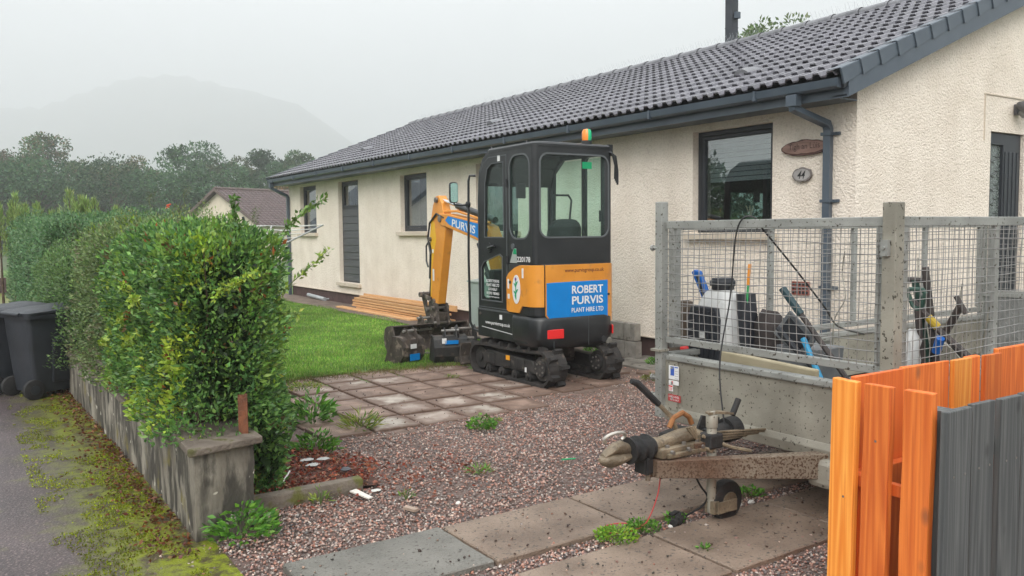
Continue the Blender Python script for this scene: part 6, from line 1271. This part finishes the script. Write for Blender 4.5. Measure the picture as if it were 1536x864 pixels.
for s, y in ((-1, YR_-.01), (1, YL+.01)):
    T_('mudguard', MB().loft([[(-1.45+q*1.0*math.cos(R(a)), y, .27+r_*math.sin(R(a))) , (-1.45+q*math.cos(R(a)), y+s*.2, .27+r_*math.sin(R(a))), (-1.45+(q-.01)*math.cos(R(a)), y+s*.2, .26+r_*math.sin(R(a))), (-1.45+(q-.01)*math.cos(R(a)), y, .26+r_*math.sin(R(a)))] for a in range(10, 171, 16) for q, r_ in ((.76, .34),)]), M_gvd)
cpl = T_('coupling_body', MB().loft([[(x, -1.64+w_*math.cos(R(a)), z+h_*math.sin(R(a))) for a in range(0, 360, 30)] for x, z, w_, h_ in ((-4.17, .464, .036, .038), (-4.155, .464, .045, .045), (-4.14, .464, .045, .045), (-4.13, .466, .034, .036), (-4.05, .472, .038, .042), (-3.96, .482, .044, .046), (-3.9, .488, .05, .038), (-3.84, .486, .055, .028), (-3.76, .46, .045, .018))]).lohi((-4.16, -1.715, .405), (-3.82, -1.565, .455)).lohi((-4.13, -1.735, .405), (-3.84, -1.71, .43)), M_gri, bevel=.006, smooth=True)
for bx in (-4.1, -3.98, -3.88): T_('coupling_bolt', MB().cyl((bx, -1.74, .437), (bx, -1.72, .437), .011, 6).cyl((bx, -1.69, .455), (bx, -1.69, .468), .012, 6), M_steel, cpl)
T_('coupling_lug', MB().cyl((-3.84, -1.76, .425), (-3.84, -1.7, .425), .022, 12), M_gri, cpl)
T_('spring', MB().box((-3.88, -1.72, .44), (.1, .02, .03)), M_rst, cpl)
g = MB(); rings = []
for k in range(12): q = (.071, .068, .045, .048)[k % 4]; x = -4.33+.0150*k; rings.append([(x, -1.64+q*math.cos(R(a)), .463+q*math.sin(R(a))) for a in range(0, 360, 20)])
g.loft(rings); T_('rubber_gaiter', g, M_rub, smooth=True)
hd = T_('coupling_head', MB().loft([[(x, -1.64+w_*math.cos(R(a)), z+h_*math.sin(R(a))) for a in range(0, 360, 30)] for x, z, w_, h_ in ((-4.33, .472, .026, .03), (-4.38, .488, .03, .038), (-4.42, .490, .03, .030), (-4.47, .474, .03, .02), (-4.5, .458, .018, .014))]).loft([[(x, -1.64+w_*math.cos(R(a)), z+h_*math.sin(R(a))) for a in range(0, 360, 30)] for x, z, w_, h_ in ((-4.33, .437, .034, .022), (-4.40, .43, .04, .032), (-4.46, .43, .042, .036), (-4.5, .438, .03, .026), (-4.52, .442, .012, .01))]), M_gri, smooth=True)
T_('hitch_handle', MB().tube([(-4.42+.07*math.cos(R(a)), -1.64-.015*math.sin(R(a)), .545+.028*math.sin(R(a))) for a in range(-40, 225, 22)], .009, 8), mat('worn_chrome', (.5, .47, .42), (.65, .62, .56), rough=.3, metal=.7), hd, smooth=True)
T_('head_bracket', MB().lohi((-4.25, -1.68, .33), (-4.19, -1.6, .41)).lohi((-4.24, -1.69, .33), (-4.225, -1.59, .42)), M_rub, bevel=.004)
T_('under_bracket', MB().tube([(-4.22, -1.66, .33), (-4.2, -1.66, .315), (-4.13, -1.66, .31), (-4.11, -1.66, .29)], .012, 6).cyl((-4.21, -1.66, .29), (-4.21, -1.66, .33), .014, 8), M_rst)
T_('handbrake_lever', MB().tube([(-3.94, -1.6, .5), (-3.97, -1.59, .58), (-4.06, -1.57, .67)], .013, 8), M_gri, smooth=True); T_('lever_grip', MB().tube([(-4.05, -1.572, .66), (-4.18, -1.545, .785), (-4.22, -1.54, .80)], [.017, .02, .014], 10), M_rub, smooth=True)
T_('rusty_loop', MB().tube([(-4.0, -1.6, .53), (-3.97, -1.6, .58), (-3.9, -1.6, .6), (-3.85, -1.6, .57), (-3.83, -1.6, .53)], .015, 8), mat('rust_orange', (.22, .09, .03), (.32, .14, .05), scale=20, rough=.8), smooth=True)
jk = T_('jockey_tube', MB().cyl((-3.81, -1.73, .14), (-3.81, -1.73, .545), .027, 16).cyl((-3.81, -1.73, .53), (-3.81, -1.73, .60), .032, 16).cyl((-3.81, -1.73, .60), (-3.81, -1.73, .62), .02, 12).cyl((-3.81, -1.73, .06), (-3.81, -1.73, .16), .023, 14), M_gvd, bevel=.003, smooth=True)
T_('crank_arm', MB().prism([(-3.85, -1.745, .605), (-3.79, -1.75, .605), (-3.66, -1.75, .585), (-3.65, -1.735, .58), (-3.66, -1.715, .585), (-3.79, -1.715, .61), (-3.85, -1.72, .61)], (0, 0, .012)), M_gri, jk); T_('crank_grip', MB().cyl((-3.655, -1.735, .58), (-3.60, -1.73, .66), .017, 12), M_rub, jk, smooth=True)
T_('fork', MB().lohi((-3.82, -1.79, .065), (-3.67, -1.782, .13)).lohi((-3.83, -1.77, .06), (-3.79, -1.7, .13)).lohi((-3.8, -1.70, .075), (-3.66, -1.693, .15)), M_gri, jk, bevel=.003)
wh = T_('jockey_wheel', MB().cyl((-3.705, -1.765, .115), (-3.705, -1.703, .115), .112, 26), M_rub, bevel=.018, smooth=True); T_('wheel_hub', MB().cyl((-3.705, -1.775, .115), (-3.705, -1.70, .115), .05, 16), M_gri, wh)
T_('clamp', MB().lohi((-3.86, -1.77, .42), (-3.76, -1.67, .50)), M_rub, bevel=.01)
T_('brake_tube', MB().tube([(-3.75, -1.62, .44), (-3.55, -1.62, .46)], .05, 14).cyl((-3.58, -1.62, .46), (-3.5, -1.62, .465), .07, 18), M_rub, smooth=True)
T_('brake_bracket', MB().prism([(-3.78, -1.56, .4), (-3.6, -1.56, .4), (-3.56, -1.56, .52), (-3.7, -1.56, .55)], (0, .015, 0)), M_rub)
cb = MB()
for k in range(4): cb.tube([(-3.95+.02*k, -1.68, .54), (-3.88, -1.69, .46+.01*k), (-3.7, -1.7, .44+.015*k), (-3.45+.1*k, -1.66, .42)], .007, 6)
cb.tube([(-3.87, -1.72, .49), (-3.72, -1.78, .42), (-3.62, -1.84, .395)], .01, 6); T_('brake_cables', cb, M_gri, smooth=True)
# labels on the front panel
xd = XF-.016
def lab(z0, z1, y0, y1, m, name='label'): return T_(name, MB().lohi((xd+.0035-.003, -y1, z0), (xd+.0035, -y0, z1)), m)
l1 = lab(.625, .715, .895, .985, M_wht, 'instruction_label'); T_('print_block', MB().lohi((xd-.001, -.945, .65), (xd+.0, -.912, .70)).lohi((xd-.001, -.945, .703), (xd, -.912, .71)).lohi((xd-.001, -.98, .703), (xd, -.95, .71)), mat('print_blue', (.05, .12, .45), rough=.4), l1)
for k in range(4): T_('print_line', MB().lohi((xd-.001, -.98, .632+.016*k), (xd, -.952, .634+.016*k)), mat('print_grey', (.25, .26, .3), rough=.5), l1)
l2 = lab(.59, .617, .895, .985, M_wht, 'small_label'); T_('print_block', MB().lohi((xd-.001, -.935, .594), (xd, -.92, .612)), M_red, l2)
l3 = lab(.545, .586, .895, .932, M_wht, 'square_label'); T_('print_block', MB().lohi((xd-.001, -.93, .574), (xd, -.897, .582)), M_red, l3)
lettering('print_text', 'STOP', M_red, trl, frame((xd-.0008, -.913, .559), (0, -1, 0), (0, 0, 1)), .03, .02, local=False)
M_rl = mat('label_red', (.42, .05, .05), rough=.45); l4 = lab(.48, .525, .89, 1.0, M_rl, 'warning_label')
lettering('print_text', 'CHECK WHEEL', M_wht, trl, frame((xd-.0008, -.945, .511), (0, -1, 0), (0, 0, 1)), .096, .014, local=False); lettering('print_text', 'NUTS DAILY', M_wht, trl, frame((xd-.0008, -.95, .492), (0, -1, 0), (0, 0, 1)), .08, .012, local=False)

# loose cable over the cage, plug lead, breakaway cable
M_cab = mat('black_cable', (.012, .012, .013), rough=.5)
def rope(pts, r, name, label, m, n=8):
    P = [Vector(p) for p in pts]; out = []
    for i in range(len(P)-1):
        p0, p1, p2, p3 = P[max(i-1, 0)], P[i], P[i+1], P[min(i+2, len(P)-1)]
        for k in range(n): t = k/n; out.append(.5*((2*p1)+(-p0+p2)*t+(2*p0-5*p1+4*p2-p3)*t*t+(-p0+3*p1-3*p2+p3)*t**3))
    out.append(P[-1]); return tag(MB().tube(out, r, 6).build(name, m, smooth=True), label, 'cable')
rope([(-3.62, -1.66, .44), (-3.5, -1.5, .8), (-3.37, -1.46, 1.2), (-3.34, -1.47, 1.55), (-3.33, -1.52, 1.665), (-3.28, -1.57, 1.66), (-3.26, -1.6, 1.6)], .0048, 'hanging_cable', 'thin black cable hanging over the front cage rail down to the hitch', M_cab)
rope([(-3.26, -1.6, 1.6), (-3.0, -1.63, 1.36), (-2.6, -1.55, 1.1), (-2.1, -1.3, .92), (-1.5, -1.1, .8)], .006, 'trailing_cable', 'black cable slanting down inside the cage', M_cab)
rope([(-3.9, -1.66, .33), (-3.87, -1.7, .22), (-3.83, -1.72, .15), (-3.84, -1.69, .09), (-3.92, -1.64, .035)], .006, 'plug_lead', 'black lead from the drawbar to the plug on the ground', M_cab)
pg = thing('trailer_plug', 'black trailer plug lying in the gravel gap by the jockey wheel', 'plug', (-3.98, -1.63, .03))
MB().cyl((-3.93, -1.63, .035), (-4.0, -1.66, .03), .028, 16).cyl((-4.0, -1.66, .03), (-4.04, -1.675, .03), .022, 14).box((-3.98, -1.62, .06), (.07, .03, .012), rz=.3).build('plug_body', M_rub, pg, bevel=.003, smooth=True)
rope([(-4.12, -1.66, .31), (-4.13, -1.65, .2), (-4.17, -1.63, .08), (-4.2, -1.6, .03), (-4.26, -1.52, .032), (-4.36, -1.5, .033), (-4.42, -1.56, .033), (-4.36, -1.62, .03), (-4.24, -1.62, .028), (-4.16, -1.6, .03)], .0035, 'red_breakaway_cable', 'thin red breakaway cable dangling from the drawbar into a loop', mat('red_wire', (.5, .06, .06), rough=.45))

# ---------------------------------------------------------------- load in the trailer
M_navy = mat('navy_plastic', (.012, .014, .02), (.022, .025, .032), rough=.5); M_whp = mat('dirty_white_plastic', (.42, .43, .43), (.6, .6, .59), scale=5, rough=.4, c3=(.3, .28, .25), s3=14, t3=(.64, .72))
M_bag = mat('brown_canvas', (.05, .035, .025), (.12, .09, .065), scale=11, rough=.9, bump=.7, bscale=22); M_bl = mat('tool_blue', (.0, .09, .38), (.0, .12, .46), rough=.35); M_bll = mat('tool_light_blue', (.02, .25, .45), rough=.4)
kn = thing('backpack_blower', 'white and black backpack machine with ribbed cover standing in the trailer', 'backpack machine', (-2.85, -.93, .42))
MB().loft([[(-2.86+a*.9, -.93+b, z) for a, b in rrect(-q, -w_, q, w_, .05, 4)] for z, q, w_ in ((.70, .13, .17), (.85, .14, .17), (1.02, .13, .165), (1.1, .11, .14), (1.17, .09, .1), (1.2, .06, .07))]).build('tank', M_whp, kn, smooth=True)
MB().cyl((-2.86, -.94, 1.19), (-2.86, -.94, 1.27), .075, 20).cyl((-2.86, -.94, 1.215), (-2.86, -.94, 1.255), .085, 20).build('filler_cap', M_navy, kn, bevel=.006, smooth=True)
gr_ = MB().loft([[(-3.0+xo, -.89+b, z) for xo, b, z in ((0, -.14+q, z0), (0, .14-q, z0), (.07, .15-q, z0), (.07, -.15+q, z0))] for z0, q in ((.72, .0), (1.0, .0), (1.08, .03))]).build('front_cover', M_navy, kn, bevel=.01)
for k in range(5): MB().lohi((-3.008, -1.0+.048*k, .74), (-3.0, -.985+.048*k, 1.05)).build('cover_rib', M_navy, gr_)
MB().lohi((-3.012, -.92, .87), (-3.008, -.87, .91)).build('badge', M_whp, gr_)
MB().loft([[(-2.82+a, -1.1+b+(1.2-z)*-.12, z) for a, b in rrect(-.07, -.035, .07, .035, .02, 3)] for z in (.75, .9, 1.05, 1.17)]).build('harness', M_navy, kn, smooth=True)
MB().lohi((-3.0, -1.1, .62), (-2.7, -.76, .71)).build('engine_base', M_navy, kn, bevel=.02); MB().lohi((-3.01, -.77, .66), (-2.86, -.68, .8)).build('fuel_cap_block', M_red, kn, bevel=.02)
def sack(name, label, cx, cy, z0, z1, rx_, ry_, m, seed):
    rr = random.Random(seed); rings = []
    for k in range(7):
        f = k/6; s = (1-.25*abs(f-.35))*(1 if k < 6 else .5); rings.append([(cx+(rx_*s*math.cos(a)+rr.gauss(0, .008)), cy+ry_*s*math.sin(a)+rr.gauss(0, .008), z0+(z1-z0)*f+rr.gauss(0, .006)) for a in [2*math.pi*j/14 for j in range(14)]])
    return tag(MB().loft(rings).build(name, m, smooth=True), label, 'bag')
sack('canvas_bag', 'brown camouflage canvas bag at the left front corner of the trailer', -2.9, -.62, .62, 1.09, .08, .11, M_bag, 1)
sack('dark_jacket', 'dark brown jacket draped beside the backpack machine', -2.75, -1.24, .6, 1.06, .1, .12, mat('dark_cloth', (.02, .016, .016), (.05, .04, .038), scale=8, rough=.9, bump=.6, bscale=25), 2)
sack('dark_jacket', 'lower dark fold of cloth sloping toward the grey tub', -2.7, -1.42, .55, .88, .1, .1, mat('dark_cloth', (.02, .016, .016)), 3)
tag(MB().loft([[(-2.7+a, -1.52+b, z) for a, b in rrect(-q, -q*1.1, q, q*1.1, .03, 3)] for z, q in ((.45, .11), (.6, .13), (.86, .145))]).build('grey_tub', mat('tub_grey', (.13, .14, .15), (.19, .2, .21), rough=.5), rz_ if False else None, bevel=.004), 'dark grey plastic tub in the middle of the trailer', 'tub')
ti = thing('storage_tub_cover', 'tilted grey plastic lid leaning in the trailer behind the crossed handles', 'lid', (-2.8, -1.5, .8)); MB().box((-2.82, -1.50, .93), (.02, .26, .2), rx=R(38)).build('lid_panel', mat('tub_grey', (.13, .14, .15)), ti, bevel=.008); MB().box((-2.84, -1.50, .93), (.01, .19, .14), rx=R(38)).build('lid_inset', M_navy, ti)
tag(MB().box((-3.02, -1.45, .755), (.05, .72, .075), rx=R(2.5)).build('cream_batten', mat('cream_board', (.36, .31, .2), (.46, .4, .28), scale=4, rough=.7), bevel=.01), 'cream coloured board along the front of the trailer load', 'board')
tag(MB().box((-2.2, -1.0, .62), (1.0, .03, .4), rz=.05).box((-2.2, -1.015, .78), (.9, .02, .03)).build('steel_panel', M_gv, bevel=.004), 'grey steel panel leaning inside the trailer along the far side', 'panel')
tag(MB().loft([[(-1.9, -1.86+.28*math.cos(R(a)), .45+.42*math.sin(R(a))) for a in range(0, 181, 15)], [(-1.86, -1.86+.28*math.cos(R(a)), .45+.42*math.sin(R(a))) for a in range(0, 181, 15)]]).build('barrow_tray', M_gvd), 'round topped grey steel tray standing in the trailer', 'tray')
def tool(name, label, a, b, r, m, cat='tool', top=None, tm=None, d=None, topm=None):
    t = thing(name, label, cat, a); a, b = Vector(a), Vector(b); MB().cyl(a, b, r, 8).build('shaft', m, t, smooth=True)
    if top == 'D':
        u_ = (b-a).normalized(); s = Vector(d or (0, 1, 0)); s = (s-u_*s.dot(u_)).normalized(); MB().tube([b, b+u_*.03+s*.03, b+u_*.11+s*.055, b+u_*.13+s*.04, b+u_*.13-s*.04, b+u_*.11-s*.055, b+u_*.03-s*.03, b], .014, 8).build('d_handle', topm or m, t, smooth=True)
    if top == 'T': u_ = (b-a).normalized(); s = Vector(d or (0, 1, 0)); MB().tube([b-s*.06, b+s*.06], .016, 8).build('t_handle', topm or m, t, smooth=True)
    if top == 'grip': MB().cyl(b-(b-a)*.28, b+(b-a)*.02, r*1.35, 10).build('grip', topm or m, t, smooth=True)
    return t
st = thing('blue_strap_handle', 'bright blue looped handle at the left of the cage', 'handle', (-2.85, -.75, .9))
MB().prism([(-2.88, -.86, 1.08), (-2.88, -.80, 1.06), (-2.88, -.69, 1.26), (-2.88, -.665, 1.3), (-2.88, -.69, 1.32), (-2.88, -.74, 1.31)], (.035, 0, 0)).build('loop', M_bl, st, bevel=.008); MB().prism([(-2.883, -.8, 1.13), (-2.883, -.775, 1.14), (-2.883, -.715, 1.27), (-2.883, -.735, 1.285)], (.003, 0, 0)).build('loop_slot', M_navy, st)
tool('marker_cane', 'thin green stick with orange top beside the backpack machine', (-2.85, -1.12, .9), (-2.85, -1.16, 1.36), .008, mat('cane_green', (.05, .35, .12), rough=.5), 'stick', 'grip', topm=mat('cane_orange', (.8, .3, .03), rough=.4))
M_hd = mat('dark_handle', (.035, .03, .03), (.07, .055, .05), scale=12, rough=.6)
tool('long_handled_tool', 'dark handled tool with teal grip leaning left in the middle of the trailer', (-2.8, -1.86, .7), (-2.9, -1.47, 1.22), .018, M_hd, top='grip', topm=mat('teal_grip', (.012, .045, .055), rough=.5))
tool('pick_handle', 'black handle crossing in front of the grey tub', (-2.85, -1.76, .66), (-2.9, -1.43, .98), .016, M_navy)
tool('blue_tool', 'light blue shafted tool lying lowest under the crossed handles', (-2.95, -1.80, .68), (-2.9, -1.62, .93), .018, M_bll)
tool('spade', 'grey spade with brown D handle just left of the thick corner post', (-2.3, -1.84, .5), (-2.3, -1.80, 1.17), .018, mat('spade_grey', (.14, .14, .15), rough=.5), 'spade', 'D', topm=M_hd)
tool('shovel', 'dark green shaft with T handle just right of the thick corner post', (-2.2, -2.06, .5), (-2.3, -1.97, 1.28), .022, mat('dark_green', (.02, .06, .045), rough=.5), 'shovel', 'T', topm=M_hd)
tool('fork_handle', 'upright brown round ended shaft, tallest in the tool cluster', (-2.2, -2.1, .5), (-2.3, -2.03, 1.36), .022, M_hd)
tool('garden_spade', 'spade with dark D handle right of the green shaft', (-2.25, -2.02, .55), (-2.35, -2.02, 1.1), .02, M_hd, 'spade', 'D', topm=mat('green_black', (.03, .08, .06), rough=.5))
tool('yellow_banded_tool', 'slanting dark tool with a yellow band in the cluster', (-2.2, -2.28, .78), (-2.35, -1.98, 1.16), .02, M_hd, top=None)
tag(MB().cyl((-2.285, -2.11, 1.0), (-2.31, -2.06, 1.06), .024, 10).build('yellow_band', mat('band_yellow', (.5, .34, .03), rough=.4)), 'yellow grip tape around the slanting tool', 'tape')
tool('crutch_handled_tool', 'dark crosshead tool leaning right in the cluster', (-2.2, -2.0, .75), (-2.35, -2.28, 1.15), .022, M_hd, top='T', d=(0, .5, .8))
tool('trailing_tool', 'dark tool lying lowest right in the cluster with a yellow tip', (-2.3, -2.34, .82), (-2.35, -2.14, 1.0), .02, M_hd)
tool('bright_blue_tool', 'short bright blue grip among the dark tools', (-2.35, -2.14, .86), (-2.38, -2.18, .95), .026, M_bl)
sack('white_sack', 'crumpled white plastic sack among the tool shafts', -2.35, -1.99, .6, .98, .06, .05, M_whp, 9)
for k in range(3): tool('thin_stick', ['thin grey stick, leftmost behind the cluster', 'thin brown stick rising behind the cluster', 'thin twig reaching up to the right of the cluster'][k], (-2.1+.1*k, -1.9-.12*k, .6), ((-1.9, -1.75, 1.4), (-2.0, -2.1, 1.25), (-2.0, -2.3, 1.35))[k], .006, M_gvd, 'stick')
rope([(-2.4, -1.55, 1.45), (-2.35, -1.5, 1.3), (-2.4, -1.56, 1.15), (-2.35, -1.45, 1.0), (-2.3, -1.4, .8)], .004, 'loose_wire', 'thin bent wire hanging inside the cage right of the drainpipe', M_gvd)
# hand brake safety: ground items
tag(MB().box((-2.9, -.55, .08), (.3, .14, .16), rz=.3).build('black_block', M_rub, bevel=.02), 'black rubber block on the ground behind the trailer corner post', 'block')

# ================================================================ FENCES
M_fo = woodmat('new_orange_board', (.62, .13, .018), (.80, .215, .035), (.47, .08, .012), rough=.68, scale=1.0, ck=(.3, .09, .03))
M_fy = woodmat('pale_end_board', (.78, .24, .03), (.92, .38, .07), (.68, .17, .02), rough=.5, scale=1.0, ck=(.35, .12, .04))
M_fr_ = woodmat('red_stained_board', (.66, .12, .018), (.76, .17, .03), (.55, .085, .014), rough=.5, scale=.9, ck=(.25, .07, .03))
M_fd = woodmat('grey_painted_board', (.075, .079, .08), (.135, .138, .135), (.048, .052, .055), rough=.7, scale=1.2, ck=(.02, .02, .02))
M_nail = mat('nail_head', (.3, .28, .26), rough=.4, metal=.8)
f1_ = thing('orange_slat_fence', 'new bright orange wooden fence end at the driveway entrance', 'fence', (-4.49, -3.15, 0))
def board(par, cx, cy, wd, th, z0, z1, rz, m, nails=(), tilt=0., wob=.0012):
    n = 6; rings = []
    for k in range(n+1):
        z = z0+(z1-z0)*k/n; e = random.gauss(0, wob) if 0 < k < n else 0
        rings.append([(a+e, b, z+(random.gauss(0, .0015) if k == n else 0)) for a, b in ((-wd/2, -th/2), (wd/2, -th/2), (wd/2, th/2), (-wd/2, th/2))])
    mb = MB(); mb.loft(rings); M = Matrix.Translation((cx, cy, 0)) @ Matrix.Rotation(rz, 4, 'Z') @ Matrix.Rotation(tilt, 4, 'Y')
    bmesh.ops.transform(mb.bm, matrix=M, verts=mb.bm.verts); o = mb.build('board', m, par, bevel=.0025, seg=1); o['_M'] = 0; del o['_M']
    for a, z in nails: MB().cyl(M @ Vector((a, -th/2-.001, z)), M @ Vector((a, -th/2+.01, z)), .0045, 8).build('nail', M_nail, o)
    return o
# end boards face the street (normal -x): board width runs along y; rz=-90 puts local -y toward -x
fx = -4.49
board(f1_, fx, -2.993, .098, .034, .02, 1.05, R(-90), M_fy, [(.012, .62)], R(.9))
board(f1_, fx, -3.128, .100, .034, .02, 1.048, R(-90), M_fo, [(.0, .85)], R(.7))
board(f1_, fx-.01, -3.282, .100, .034, .02, 1.052, R(-90), M_fo, [], R(.7))
MB().lohi((fx+.02, -3.33, .66), (fx+.05, -2.96, .70)).build('rail', M_fr_, f1_); MB().lohi((fx+.02, -3.33, .2), (fx+.05, -2.96, .27)).build('rail', M_fr_, f1_)
MB().lohi((fx+.05, -3.06, 0), (fx+.12, -2.99, .7)).build('fence_post', M_fr_, f1_)
# back row along the drive
x = -4.42; segs = [(.32, M_fr_, 1.05, 0), (.335, M_fo, 1.05, .004), (.145, M_fy, 1.05, -.014), (.11, M_fo, 1.048, .008), (.145, M_fo, 1.046, -.012), (.33, M_fo, 1.06, .01), (.145, M_fo, 1.05, -.01), (.145, M_fy, 1.05, .01)]
for wd, m, z, dy in segs: board(f1_, x+wd/2, -2.985+dy, wd-.008, .022, .02, z, R(0), m, [(-.03, .8)] if wd < .2 else []); x += wd
MB().lohi((-4.42, -3.04, .62), (-2.75, -3.0, .70)).build('rail', M_fr_, f1_)
f2_ = thing('grey_slat_fence', 'dark grey painted board fence nearest the camera', 'fence', (-3.9, -3.37, 0))
x = -4.535
for k in range(9):
    wd = .165 if k else .175; board(f2_, x+wd/2, -3.385+(.004 if k % 2 else -.004), wd-.022, .024, .02, 1.0+random.uniform(-.004, .004)+(.004 if k == 0 else 0), R(0), M_fd, [(-.03, .78), (.04, .78)]); x += wd+.004
MB().lohi((-4.39, -3.372, .8), (-3.0, -3.31, .87)).build('rail', M_fd, f2_); MB().lohi((-4.39, -3.372, .2), (-3.0, -3.31, .27)).build('rail', M_fd, f2_)
MB().lohi((-4.47, -3.36, 0), (-4.40, -3.29, .99)).build('fence_post', M_fd, f2_)
